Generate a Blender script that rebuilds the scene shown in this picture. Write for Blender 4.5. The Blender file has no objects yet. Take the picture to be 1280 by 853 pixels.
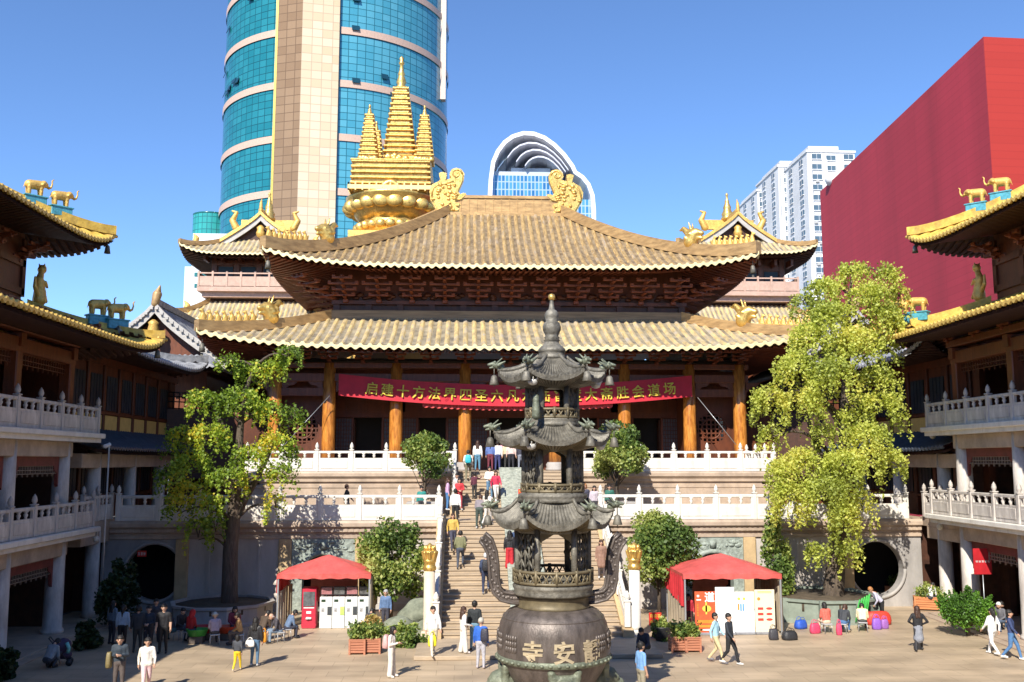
import bpy, math, random
import numpy as np
from math import sin, cos, pi, radians, sqrt, atan, atan2, tan, hypot, floor
from mathutils import Vector, Matrix, Euler

random.seed(7)
rng = np.random.default_rng(7)
S = bpy.context.scene
COL = S.collection

# ---------------------------------------------------------------- camera, sky, sun, exposure
CAM = Vector((-2.73, 0.0, 7.0))
PITCH, YAW = 7.14, 2.86
cd = bpy.data.cameras.new('camera')
co = bpy.data.objects.new('camera', cd)
COL.objects.link(co)
cd.sensor_width = 36.0
cd.lens = 36.0 * 1200 / 1280
cd.clip_end = 6000
co.location = CAM
co.rotation_euler = (radians(90 + PITCH), 0, radians(-YAW))
S.camera = co

SUN_EL, SUN_AZ = 40.0, 23.5          # light travels towards +Y and a little to +X
w = bpy.data.worlds.new('World')
S.world = w
w.use_nodes = True
nt = w.node_tree
bg = nt.nodes['Background']
sky = nt.nodes.new('ShaderNodeTexSky')
sky.sky_type = 'NISHITA'
sky.sun_disc = False
sky.sun_elevation = radians(SUN_EL)
sky.sun_rotation = radians(180 + SUN_AZ)
sky.altitude = 0
sky.air_density = 0.75
sky.dust_density = 0.0
sky.ozone_density = 7.5
nt.links.new(sky.outputs[0], bg.inputs[0])
bg.inputs[1].default_value = 0.14
sd = bpy.data.lights.new('sun', 'SUN')
sd.energy = 4.6
sd.angle = radians(0.5)
sd.color = (1.0, 0.93, 0.80)
so = bpy.data.objects.new('sun', sd)
COL.objects.link(so)
d = Vector((sin(radians(SUN_AZ)) * cos(radians(SUN_EL)), cos(radians(SUN_AZ)) * cos(radians(SUN_EL)), -sin(radians(SUN_EL))))
so.rotation_euler = d.to_track_quat('-Z', 'Y').to_euler()
so.location = (-40, -60, 90)
vs = S.view_settings
vs.view_transform = 'Standard'
vs.look = 'None'
vs.gamma = 1.0
vs.exposure = 0.75
S.render.engine = 'CYCLES'
S.cycles.max_bounces = 6
S.cycles.transparent_max_bounces = 6

# ---------------------------------------------------------------- pixel <-> world measuring helpers
_R = Euler(co.rotation_euler).to_matrix()


def ray(px, py):
    return _R @ Vector(((px - 640) / 1200, -(py - 426.5) / 1200, -1.0))


def P(px, py, Y):
    r = ray(px, py)
    return CAM + r * ((Y - CAM.y) / r.y)


def G(px, py, z=0.0):
    r = ray(px, py)
    return CAM + r * ((z - CAM.z) / r.z)


def zat(py, Y, px=640):
    return P(px, py, Y).z


def xat(px, Y, py=577):
    return P(px, py, Y).x


# ---------------------------------------------------------------- materials
_mats = {}


def lin(c):
    return tuple(c) + (1.0,) if len(c) == 3 else c


def mat(name, col, rough=0.6, metal=0.0, var=0.18, scale=3.0, stretch=(1, 1, 1), bump=0.0, bscale=25.0, col2=None,
        thr=(0.35, 0.7), spec=0.5, patch=None):
    if name in _mats:
        return _mats[name]
    m = bpy.data.materials.new(name)
    m.use_nodes = True
    n = m.node_tree.nodes
    L = m.node_tree.links
    b = n['Principled BSDF']
    b.inputs['Roughness'].default_value = rough
    b.inputs['Metallic'].default_value = metal
    b.inputs['Specular IOR Level'].default_value = spec
    tc = n.new('ShaderNodeTexCoord')
    mp = n.new('ShaderNodeMapping')
    mp.inputs['Scale'].default_value = stretch
    L.new(tc.outputs['Object'], mp.inputs[0])
    nz = n.new('ShaderNodeTexNoise')
    nz.inputs['Scale'].default_value = scale
    nz.inputs['Detail'].default_value = 6
    nz.inputs['Roughness'].default_value = 0.65
    L.new(mp.outputs[0], nz.inputs['Vector'])
    cr = n.new('ShaderNodeValToRGB')
    c1 = [max(0, x * (1 - var)) for x in col]
    c2 = [min(1, x * (1 + var)) for x in col] if col2 is None else col2
    cr.color_ramp.elements[0].position = thr[0]
    cr.color_ramp.elements[1].position = thr[1]
    cr.color_ramp.elements[0].color = lin(c1)
    cr.color_ramp.elements[1].color = lin(c2)
    L.new(nz.outputs[0], cr.inputs[0])
    outc = cr.outputs[0]
    if patch:       # weathered patches with a shape of their own: (colour, scale, amount, low, high, stretch)
        mp2 = n.new('ShaderNodeMapping')
        mp2.inputs['Scale'].default_value = patch[5]
        L.new(tc.outputs['Object'], mp2.inputs[0])
        n3 = n.new('ShaderNodeTexNoise')
        n3.inputs['Scale'].default_value = patch[1]
        n3.inputs['Detail'].default_value = 9
        n3.inputs['Roughness'].default_value = 0.72
        L.new(mp2.outputs[0], n3.inputs['Vector'])
        mr = n.new('ShaderNodeMapRange')
        mr.inputs['From Min'].default_value = patch[3]
        mr.inputs['From Max'].default_value = patch[4]
        mr.inputs['To Max'].default_value = patch[2]
        L.new(n3.outputs[0], mr.inputs[0])
        mx = n.new('ShaderNodeMix')
        mx.data_type = 'RGBA'
        mx.inputs[7].default_value = lin(patch[0])
        L.new(mr.outputs[0], mx.inputs[0])
        L.new(outc, mx.inputs[6])
        outc = mx.outputs[2]
    L.new(outc, b.inputs['Base Color'])
    if bump > 0:
        n2 = n.new('ShaderNodeTexNoise')
        n2.inputs['Scale'].default_value = bscale
        n2.inputs['Detail'].default_value = 4
        L.new(mp.outputs[0], n2.inputs['Vector'])
        bp = n.new('ShaderNodeBump')
        bp.inputs['Strength'].default_value = bump
        bp.inputs['Distance'].default_value = 0.05
        L.new(n2.outputs[0], bp.inputs['Height'])
        L.new(bp.outputs[0], b.inputs['Normal'])
    _mats[name] = m
    return m


def grid_mat(name, col, col2, mortar, bw, bh, ms=0.06, rough=0.15, metal=0.0, use='UV', offset=0.0, bias=0.0, bump=0.0, noise=None):
    """brick-pattern material (glazing grids, paving, panels) laid out in UV or object coordinates (metres)"""
    if name in _mats:
        return _mats[name]
    m = bpy.data.materials.new(name)
    m.use_nodes = True
    n = m.node_tree.nodes
    L = m.node_tree.links
    b = n['Principled BSDF']
    b.inputs['Roughness'].default_value = rough
    b.inputs['Metallic'].default_value = metal
    tc = n.new('ShaderNodeTexCoord')
    br = n.new('ShaderNodeTexBrick')
    br.offset = offset
    br.inputs['Scale'].default_value = 1.0
    br.inputs['Brick Width'].default_value = bw
    br.inputs['Row Height'].default_value = bh
    br.inputs['Mortar Size'].default_value = ms
    br.inputs['Mortar Smooth'].default_value = 0.2
    br.inputs['Bias'].default_value = bias
    br.inputs['Color1'].default_value = lin(col)
    br.inputs['Color2'].default_value = lin(col2)
    br.inputs['Mortar'].default_value = lin(mortar)
    L.new(tc.outputs['UV' if use == 'UV' else 'Object'], br.inputs['Vector'])
    out = br.outputs['Color']
    if noise:
        nz = n.new('ShaderNodeTexNoise')
        nz.inputs['Scale'].default_value = noise[0]
        nz.inputs['Detail'].default_value = 7
        nz.inputs['Roughness'].default_value = 0.6
        mp = n.new('ShaderNodeMapping')
        mp.inputs['Scale'].default_value = noise[4] if len(noise) > 4 else (1, 1, 1)
        L.new(tc.outputs['Object'], mp.inputs[0])
        L.new(mp.outputs[0], nz.inputs['Vector'])
        cr = n.new('ShaderNodeValToRGB')
        cr.color_ramp.elements[0].position = 0.35
        cr.color_ramp.elements[1].position = 0.68
        cr.color_ramp.elements[0].color = lin((noise[1],) * 3)
        cr.color_ramp.elements[1].color = lin((noise[2],) * 3)
        L.new(nz.outputs[0], cr.inputs[0])
        mx = n.new('ShaderNodeMix')
        mx.data_type = 'RGBA'
        mx.blend_type = 'MULTIPLY'
        mx.inputs[0].default_value = noise[3]
        L.new(out, mx.inputs[6])
        L.new(cr.outputs[0], mx.inputs[7])
        out = mx.outputs[2]
    L.new(out, b.inputs['Base Color'])
    if bump:
        bp = n.new('ShaderNodeBump')
        bp.inputs['Strength'].default_value = bump
        bp.inputs['Distance'].default_value = 0.05
        bp.invert = True
        L.new(br.outputs['Fac'], bp.inputs['Height'])
        L.new(bp.outputs[0], b.inputs['Normal'])
    _mats[name] = m
    return m


def leaf_mat(name, col, trans=0.35):
    if name in _mats:
        return _mats[name]
    m = bpy.data.materials.new(name)
    m.use_nodes = True
    n = m.node_tree.nodes
    L = m.node_tree.links
    b = n['Principled BSDF']
    b.inputs['Roughness'].default_value = 0.55
    b.inputs['Base Color'].default_value = lin(col)
    t = n.new('ShaderNodeBsdfTranslucent')
    t.inputs[0].default_value = lin((min(1, col[0] * 1.6), min(1, col[1] * 1.6), col[2] * 0.8))
    mx = n.new('ShaderNodeMixShader')
    mx.inputs[0].default_value = trans
    L.new(b.outputs[0], mx.inputs[1])
    L.new(t.outputs[0], mx.inputs[2])
    L.new(mx.outputs[0], n['Material Output'].inputs[0])
    _mats[name] = m
    return m


def plain(name, col, rough=0.6, metal=0.0):
    return mat(name, col, rough, metal, var=0.08, scale=8)


GOLD = mat('gilded_bronze', (0.78, 0.51, 0.15), 0.36, 0.72, var=0.25, scale=2.5, bump=0.4, bscale=9, patch=((.26, .14, .035), 3.5, .75, .52, .68, (1, 1, .7)))
GOLDP = mat('gold_paint', (0.74, 0.46, 0.12), 0.45, 0.35, var=0.22, scale=4, bump=0.4, bscale=12, patch=((.28, .15, .04), 5, .7, .52, .68, (1, 1, .7)))
TILE = mat('bronze_roof_tile', (0.28, 0.175, 0.08), 0.5, 0.2, var=0.35, scale=2.6, stretch=(3.0, 0.6, 0.6), col2=(0.62, 0.43, 0.185), thr=(0.3, 0.72), bump=0.2, bscale=14, patch=((.40, .36, .32), .9, .65, .5, .66, (2.2, .7, .7)))
TILE2 = mat('pale_bronze_tile', (0.44, 0.35, 0.22), 0.5, 0.15, var=0.4, scale=1.8, stretch=(2.5, 0.6, 0.6), col2=(0.74, 0.56, 0.26), thr=(0.28, 0.62), bump=0.2, bscale=14, patch=((.44, .42, .41), .9, .75, .48, .64, (2.2, .8, .8)))
DRIP = mat('gold_drip_tile', (0.80, 0.66, 0.36), 0.45, 0.2, var=0.2, scale=5)
RIDGE = mat('bronze_ridge_cladding', (0.40, 0.24, 0.10), 0.5, 0.25, var=0.3, scale=1.3, stretch=(1, 1, 4), col2=(0.55, 0.35, 0.15), bump=0.1)
YTILE = mat('yellow_roof_tile', (0.62, 0.38, 0.05), 0.5, 0.1, var=0.3, scale=3, col2=(0.80, 0.53, 0.10), bump=0.2, patch=((.28, .19, .07), 1.6, .6, .5, .68, (1, 1, 1)))
GTILE = mat('grey_roof_tile', (0.17, 0.18, 0.21), 0.6, 0.0, var=0.3, scale=3, col2=(0.33, 0.34, 0.37), bump=0.2)
BTILE = mat('slate_blue_tile', (0.05, 0.065, 0.09), 0.55, 0.0, var=0.3, scale=3)
WOOD = mat('red_brown_timber', (0.105, 0.027, 0.009), 0.5, 0, var=0.35, scale=2.5, stretch=(1, 1, 0.35), bump=0.15)
WOODL = mat('orange_brown_timber', (0.145, 0.040, 0.014), 0.45, 0, var=0.3, scale=3, stretch=(2, 2, 0.3), bump=0.15)
WOODD = mat('dark_timber', (0.06, 0.022, 0.012), 0.6, 0, var=0.35, scale=3)
SOFF = mat('red_soffit_timber', (0.175, 0.042, 0.015), 0.55, 0, var=0.3, scale=2)
TEAK = mat('varnished_log_column', (0.46, 0.14, 0.025), 0.28, 0, var=0.4, scale=3.0, stretch=(3, 3, 0.45), col2=(0.72, 0.31, 0.06), bump=0.15, bscale=6)
MARB = mat('white_marble', (0.70, 0.67, 0.62), 0.5, 0, var=0.10, scale=1.8, stretch=(1, 1, 0.6), bump=0.12, bscale=18, patch=((.42, .37, .31), 1.6, .55, .52, .72, (1, 1, .3)))
MARBA = mat('aged_marble', (0.52, 0.47, 0.43), 0.6, 0, var=0.25, scale=2.0, stretch=(1.5, 1.5, 0.5), col2=(0.66, 0.61, 0.56), bump=0.25, bscale=18)
GRAN = mat('pink_granite', (0.42, 0.325, 0.25), 0.6, 0, var=0.22, scale=1.3, bump=0.15, bscale=30, patch=((.25, .20, .17), 1.2, .6, .52, .7, (1, 1, .35)))
SAND = mat('beige_sandstone', (0.50, 0.36, 0.20), 0.65, 0, var=0.2, scale=1.5, bump=0.12)
STEP = mat('step_granite', (0.41, 0.32, 0.225), 0.65, 0, var=0.16, scale=1.2, stretch=(1, 3, 3), bump=0.1, bscale=40, patch=((.30, .23, .16), 1.1, .55, .5, .7, (.5, 2, 2)))
GREYW = mat('grey_stone_wall', (0.34, 0.32, 0.31), 0.7, 0, var=0.2, scale=1.2, stretch=(1, 1, 0.4), bump=0.15)
CARVE = mat('carved_green_stone', (0.27, 0.31, 0.28), 0.65, 0, var=0.35, scale=5, bump=0.9, bscale=7)
BRONZE = mat('weathered_bronze', (0.12, 0.11, 0.09), 0.55, 0.2, var=0.35, scale=3.5, col2=(0.245, 0.228, 0.19), bump=0.35, bscale=14)
BRONZB = mat('brown_bronze', (0.10, 0.082, 0.074), 0.42, 0.3, var=0.25, scale=2.2, stretch=(2, 2, 0.5), col2=(0.18, 0.15, 0.135), bump=0.25, bscale=20)
BRONZG = mat('green_bronze', (0.17, 0.19, 0.14), 0.55, 0.25, var=0.35, scale=4, bump=0.6, bscale=9)
BRASSY = mat('brassy_bronze', (0.17, 0.138, 0.082), 0.5, 0.25, var=0.3, scale=3)
DARK = mat('painted_dark_interior', (0.012, 0.010, 0.010), 0.8, 0, var=0.2)  # near-black colour stands in for the shade inside openings
GLASSD = mat('dark_window_glass', (0.025, 0.035, 0.045), 0.35, 0, var=0.3, scale=1, spec=.25)
BARK = mat('grey_brown_bark', (0.10, 0.075, 0.055), 0.85, 0, var=0.4, scale=4, stretch=(3, 3, 0.5), bump=0.9, bscale=9)
RED = mat('red_canvas', (0.55, 0.035, 0.045), 0.6, 0, var=0.12, scale=3)
CREAM = mat('cream_plaster', (0.55, 0.45, 0.30), 0.7, 0, var=0.1)
YELLOWW = mat('yellow_plaster', (0.62, 0.42, 0.12), 0.7, 0, var=0.1)
WHITE = mat('white_paint', (0.78, 0.78, 0.78), 0.5, 0, var=0.06)
STEELM = mat('galvanised_steel', (0.45, 0.47, 0.5), 0.4, 0.6, var=0.1)
BLACKM = mat('black_plastic', (0.02, 0.02, 0.022), 0.5, 0, var=0.2)
BLUEP = mat('turquoise_glaze', (0.08, 0.33, 0.42), 0.4, 0, var=0.3, scale=6)

PANS = {'bronze_roof_tile': mat('brown_pan_tile', (0.17, 0.115, 0.065), .6, .1, var=.35, scale=2, col2=(.36, .27, .16)),  # pan tiles, darkened further to paint shade between the ribs
        'pale_bronze_tile': mat('grey_pan_tile', (0.22, 0.19, 0.15), .6, .05, var=.35, scale=1.5, col2=(.42, .36, .25)),
        'yellow_roof_tile': mat('ochre_pan_tile', (0.30, 0.18, 0.03), .6, .05, var=.3),
        'grey_roof_tile': mat('dark_grey_pan_tile', (0.10, 0.105, 0.12), .6, 0, var=.3)}


# ---------------------------------------------------------------- mesh builder
class MB:
    def __init__(self):
        self.v, self.f, self.m, self.uv = [], [], [], None
        self.sm = []

    def add(self, vs, fs, mi=0, smooth=False):
        o = len(self.v)
        self.v.extend([tuple(q) for q in vs])
        for f in fs:
            self.f.append([i + o for i in f])
            self.m.append(mi)
            self.sm.append(smooth)
        return self

    def box(self, c, s, mi=0, rz=0.0, bev=0.0, rx=0.0, ry=0.0):
        x, y, z = s[0] / 2, s[1] / 2, s[2] / 2
        if bev > 0:
            b = min(bev, x * .45, y * .45, z * .45)
            vs = []
            for zz, q in ((-z, b), (-z + b, 0), (z - b, 0), (z, b)):
                X, Y = x - q, y - q
                vs += [(-X + b, -Y, zz), (X - b, -Y, zz), (X, -Y + b, zz), (X, Y - b, zz), (X - b, Y, zz), (-X + b, Y, zz), (-X, Y - b, zz), (-X, -Y + b, zz)]
            fs = [list(range(7, -1, -1)), list(range(24, 32))]
            for k in range(3):
                for i in range(8):
                    j = (i + 1) % 8
                    fs.append([k * 8 + i, k * 8 + j, k * 8 + 8 + j, k * 8 + 8 + i])
        else:
            vs = [(-x, -y, -z), (x, -y, -z), (x, y, -z), (-x, y, -z), (-x, -y, z), (x, -y, z), (x, y, z), (-x, y, z)]
            fs = [[3, 2, 1, 0], [4, 5, 6, 7], [0, 1, 5, 4], [1, 2, 6, 5], [2, 3, 7, 6], [3, 0, 4, 7]]
        if rx or ry or rz:
            R = Euler((rx, ry, rz)).to_matrix()
            vs = [R @ Vector(q) for q in vs]
        return self.add([(q[0] + c[0], q[1] + c[1], q[2] + c[2]) for q in vs], fs, mi)

    def b2(self, x0, x1, y0, y1, z0, z1, mi=0, bev=0.0):
        return self.box(((x0 + x1) / 2, (y0 + y1) / 2, (z0 + z1) / 2), (abs(x1 - x0), abs(y1 - y0), abs(z1 - z0)), mi, bev=bev)

    def lathe(self, prof, c=(0, 0, 0), n=16, mi=0, smooth=True, rot=0.0, sx=1.0, sy=1.0):
        vs, fs = [], []
        for r, z in prof:
            for k in range(n):
                a = 2 * pi * k / n + rot
                vs.append((c[0] + r * cos(a) * sx, c[1] + r * sin(a) * sy, c[2] + z))
        for i in range(len(prof) - 1):
            for k in range(n):
                j = (k + 1) % n
                fs.append([i * n + k, i * n + j, (i + 1) * n + j, (i + 1) * n + k])
        fs.append(list(range(n - 1, -1, -1)))
        fs.append([(len(prof) - 1) * n + k for k in range(n)])
        return self.add(vs, fs, mi, smooth)

    def tube(self, path, r, n=8, mi=0, smooth=True, flat=1.0):
        path = [Vector(p) for p in path]
        rs = r if isinstance(r, (list, tuple)) else [r] * len(path)
        vs, fs = [], []
        up = None
        for i, p in enumerate(path):
            t = (path[min(i + 1, len(path) - 1)] - path[max(i - 1, 0)])
            t = t.normalized() if t.length > 1e-9 else Vector((0, 0, 1))
            if up is None:
                up = t.orthogonal().normalized()
            up = (up - t * up.dot(t))
            up = up.normalized() if up.length > 1e-6 else t.orthogonal().normalized()
            sd_ = t.cross(up)
            for k in range(n):
                a = 2 * pi * k / n
                vs.append(p + (up * cos(a) + sd_ * sin(a) * flat) * rs[i])
        for i in range(len(path) - 1):
            for k in range(n):
                j = (k + 1) % n
                fs.append([i * n + k, i * n + j, (i + 1) * n + j, (i + 1) * n + k])
        fs.append(list(range(n - 1, -1, -1)))
        fs.append([(len(path) - 1) * n + k for k in range(n)])
        return self.add(vs, fs, mi, smooth)

    def rail(self, path, wid, hgt, mi=0, up0=0.0):
        """rectangular section swept along a path; hgt straight up from the path, wid sideways"""
        path = [Vector(p) for p in path]
        vs, fs = [], []
        for i, p in enumerate(path):
            t = path[min(i + 1, len(path) - 1)] - path[max(i - 1, 0)]
            s = Vector((t.y, -t.x, 0)).normalized() * (wid / 2)
            for sx, h in ((-1, up0), (1, up0), (1, up0 + hgt), (-1, up0 + hgt)):
                vs.append(p + s * sx + Vector((0, 0, h)))
        for i in range(len(path) - 1):
            for k in range(4):
                j = (k + 1) % 4
                fs.append([i * 4 + k, i * 4 + j, i * 4 + 4 + j, i * 4 + 4 + k])
        fs.append([3, 2, 1, 0])
        q = (len(path) - 1) * 4
        fs.append([q, q + 1, q + 2, q + 3])
        return self.add(vs, fs, mi)

    def prism(self, poly, fn, t0, t1, mi=0):
        """closed 2-D outline extruded between t0 and t1; fn(u, v, t) -> xyz"""
        n = len(poly)
        vs = [fn(u, v, t0) for u, v in poly] + [fn(u, v, t1) for u, v in poly]
        fs = [list(range(n - 1, -1, -1)), list(range(n, 2 * n))]
        for i in range(n):
            j = (i + 1) % n
            fs.append([i, j, n + j, n + i])
        return self.add(vs, fs, mi)

    def ell(self, c, r, n=12, m=8, mi=0):
        prof = [(max(1e-3, sin(pi * i / m)), -cos(pi * i / m)) for i in range(m + 1)]
        vs, fs = [], []
        for q, z in prof:
            for k in range(n):
                a = 2 * pi * k / n
                vs.append((c[0] + q * cos(a) * r[0], c[1] + q * sin(a) * r[1], c[2] + z * r[2]))
        for i in range(m):
            for k in range(n):
                j = (k + 1) % n
                fs.append([i * n + k, i * n + j, (i + 1) * n + j, (i + 1) * n + k])
        fs.append(list(range(n - 1, -1, -1)))
        fs.append([m * n + k for k in range(n)])
        return self.add(vs, fs, mi, True)

    def cap(self, p0, p1, r0, r1, n=10, mi=0):
        p0, p1 = Vector(p0), Vector(p1)
        t = (p1 - p0)
        t = t.normalized() if t.length > 1e-6 else Vector((0, 0, 1))
        path, rs = [], []
        for a in (80, 50, 20):
            path.append(p0 - t * r0 * sin(radians(a)))
            rs.append(r0 * cos(radians(a)))
        path.append(p0)
        rs.append(r0)
        path.append(p1)
        rs.append(r1)
        for a in (20, 50, 80):
            path.append(p1 + t * r1 * sin(radians(a)))
            rs.append(r1 * cos(radians(a)))
        return self.tube(path, rs, n, mi)

    def mesh(self, name, mats, off=(0, 0, 0), mirror=1):
        me = bpy.data.meshes.new(name)
        vs = [((x * mirror) - off[0], y - off[1], z - off[2]) for x, y, z in self.v]
        me.from_pydata(vs, [], self.f)
        for m in (mats if isinstance(mats, (list, tuple)) else [mats]):
            me.materials.append(m)
        if any(self.m):
            me.polygons.foreach_set('material_index', self.m)
        if any(self.sm):
            me.polygons.foreach_set('use_smooth', self.sm)
        if self.uv is not None:
            ul = me.uv_layers.new(name='UVMap')
            flat = []
            for f in self.f:
                for i in f:
                    flat.extend(self.uv[i])
            ul.data.foreach_set('uv', flat)
        me.update()
        return me

    def build(self, name, mats, parent=None, mirror=1, world=True, label=None):
        """world=True: vertices are in world (or the thing's group) coordinates and are shifted to the parent's origin"""
        off = (0, 0, 0)
        if parent is not None and world and not is_local(parent):
            off = wpos(parent)
        o = bpy.data.objects.new(name, self.mesh(name, mats, off, mirror))
        COL.objects.link(o)
        if parent is not None:
            o.parent = parent
        if label:
            o['label'] = label
        return o


LOCAL = set()       # things whose parts are modelled in the thing's own frame


def is_local(o):
    while o is not None:
        if o.name in LOCAL:
            return True
        o = o.parent
    return False


def wpos(o):
    p = Vector((0, 0, 0))
    while o is not None:
        p = p + Vector(o.location)
        o = o.parent
    return tuple(p)


def thing(name, label, cat, loc=(0, 0, 0), rz=0.0, group=None):
    o = bpy.data.objects.new(name, None)
    o.empty_display_size = 0.3
    COL.objects.link(o)
    o.location = loc
    o.rotation_euler = (0, 0, rz)
    o['label'] = label
    o['category'] = cat
    if group:
        o['group'] = group
    return o


def tag(o, label, cat, group=None):
    o['label'] = label
    o['category'] = cat
    if group:
        o['group'] = group
    return o


def kind(o, k='structure'):
    o['kind'] = k
    return o


def copy_part(o, parent, loc=None, rz=None, scale=None):
    c = o.copy()
    COL.objects.link(c)
    c.parent = parent
    if loc is not None:
        c.location = loc
    if rz is not None:
        c.rotation_euler = (0, 0, rz)
    if scale is not None:
        c.scale = scale
    return c


def copy_tree(o, parent=None):
    c = o.copy()
    COL.objects.link(c)
    c.parent = parent
    for ch in list(o.children):
        copy_tree(ch, c)
    return c


def remesh(mb, voxel, name='m', smooth_it=2):
    """fuse overlapping rounded pieces into one continuous surface"""
    me = mb.mesh(name, [])
    o = bpy.data.objects.new(name, me)
    COL.objects.link(o)
    md = o.modifiers.new('r', 'REMESH')
    md.mode = 'VOXEL'
    md.voxel_size = voxel
    if smooth_it:
        sm = o.modifiers.new('s', 'SMOOTH')
        sm.factor = 0.5
        sm.iterations = smooth_it
    dg = bpy.context.evaluated_depsgraph_get()
    out = bpy.data.meshes.new_from_object(o.evaluated_get(dg))
    bpy.data.objects.remove(o)
    bpy.data.meshes.remove(me)
    out.name = name
    out.polygons.foreach_set('use_smooth', [True] * len(out.polygons))
    return out


def obj_from(me, name, mats, parent=None, loc=(0, 0, 0), rz=0.0, scale=1.0):
    me.materials.clear()
    for m in (mats if isinstance(mats, (list, tuple)) else [mats]):
        me.materials.append(m)
    o = bpy.data.objects.new(name, me)
    COL.objects.link(o)
    o.parent = parent
    o.location = loc
    o.rotation_euler = (0, 0, rz)
    o.scale = (scale,) * 3 if not isinstance(scale, tuple) else scale
    return o


def text_mesh(body, size, depth=0.012, bold=0.0, sx=1.0):
    c = bpy.data.curves.new('lettering', 'FONT')
    c.body = body
    c.size = size
    c.extrude = depth
    c.offset = bold
    c.resolution_u = 2
    c.align_x = 'CENTER'
    c.align_y = 'CENTER'
    o = bpy.data.objects.new('lettering', c)
    COL.objects.link(o)
    dg = bpy.context.evaluated_depsgraph_get()
    me = bpy.data.meshes.new_from_object(o.evaluated_get(dg))
    bpy.data.objects.remove(o)
    bpy.data.curves.remove(c)
    # centre it
    co_ = np.zeros(len(me.vertices) * 3)
    me.vertices.foreach_get('co', co_)
    co_ = co_.reshape(-1, 3)
    co_[:, :2] -= (co_[:, :2].max(0) + co_[:, :2].min(0)) / 2
    # lay upright facing -Y : x->x, y->z, z->-y
    out = np.stack([co_[:, 0] * sx, -co_[:, 2], co_[:, 1]], 1)
    me.vertices.foreach_set('co', out.ravel())
    return me


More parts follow.
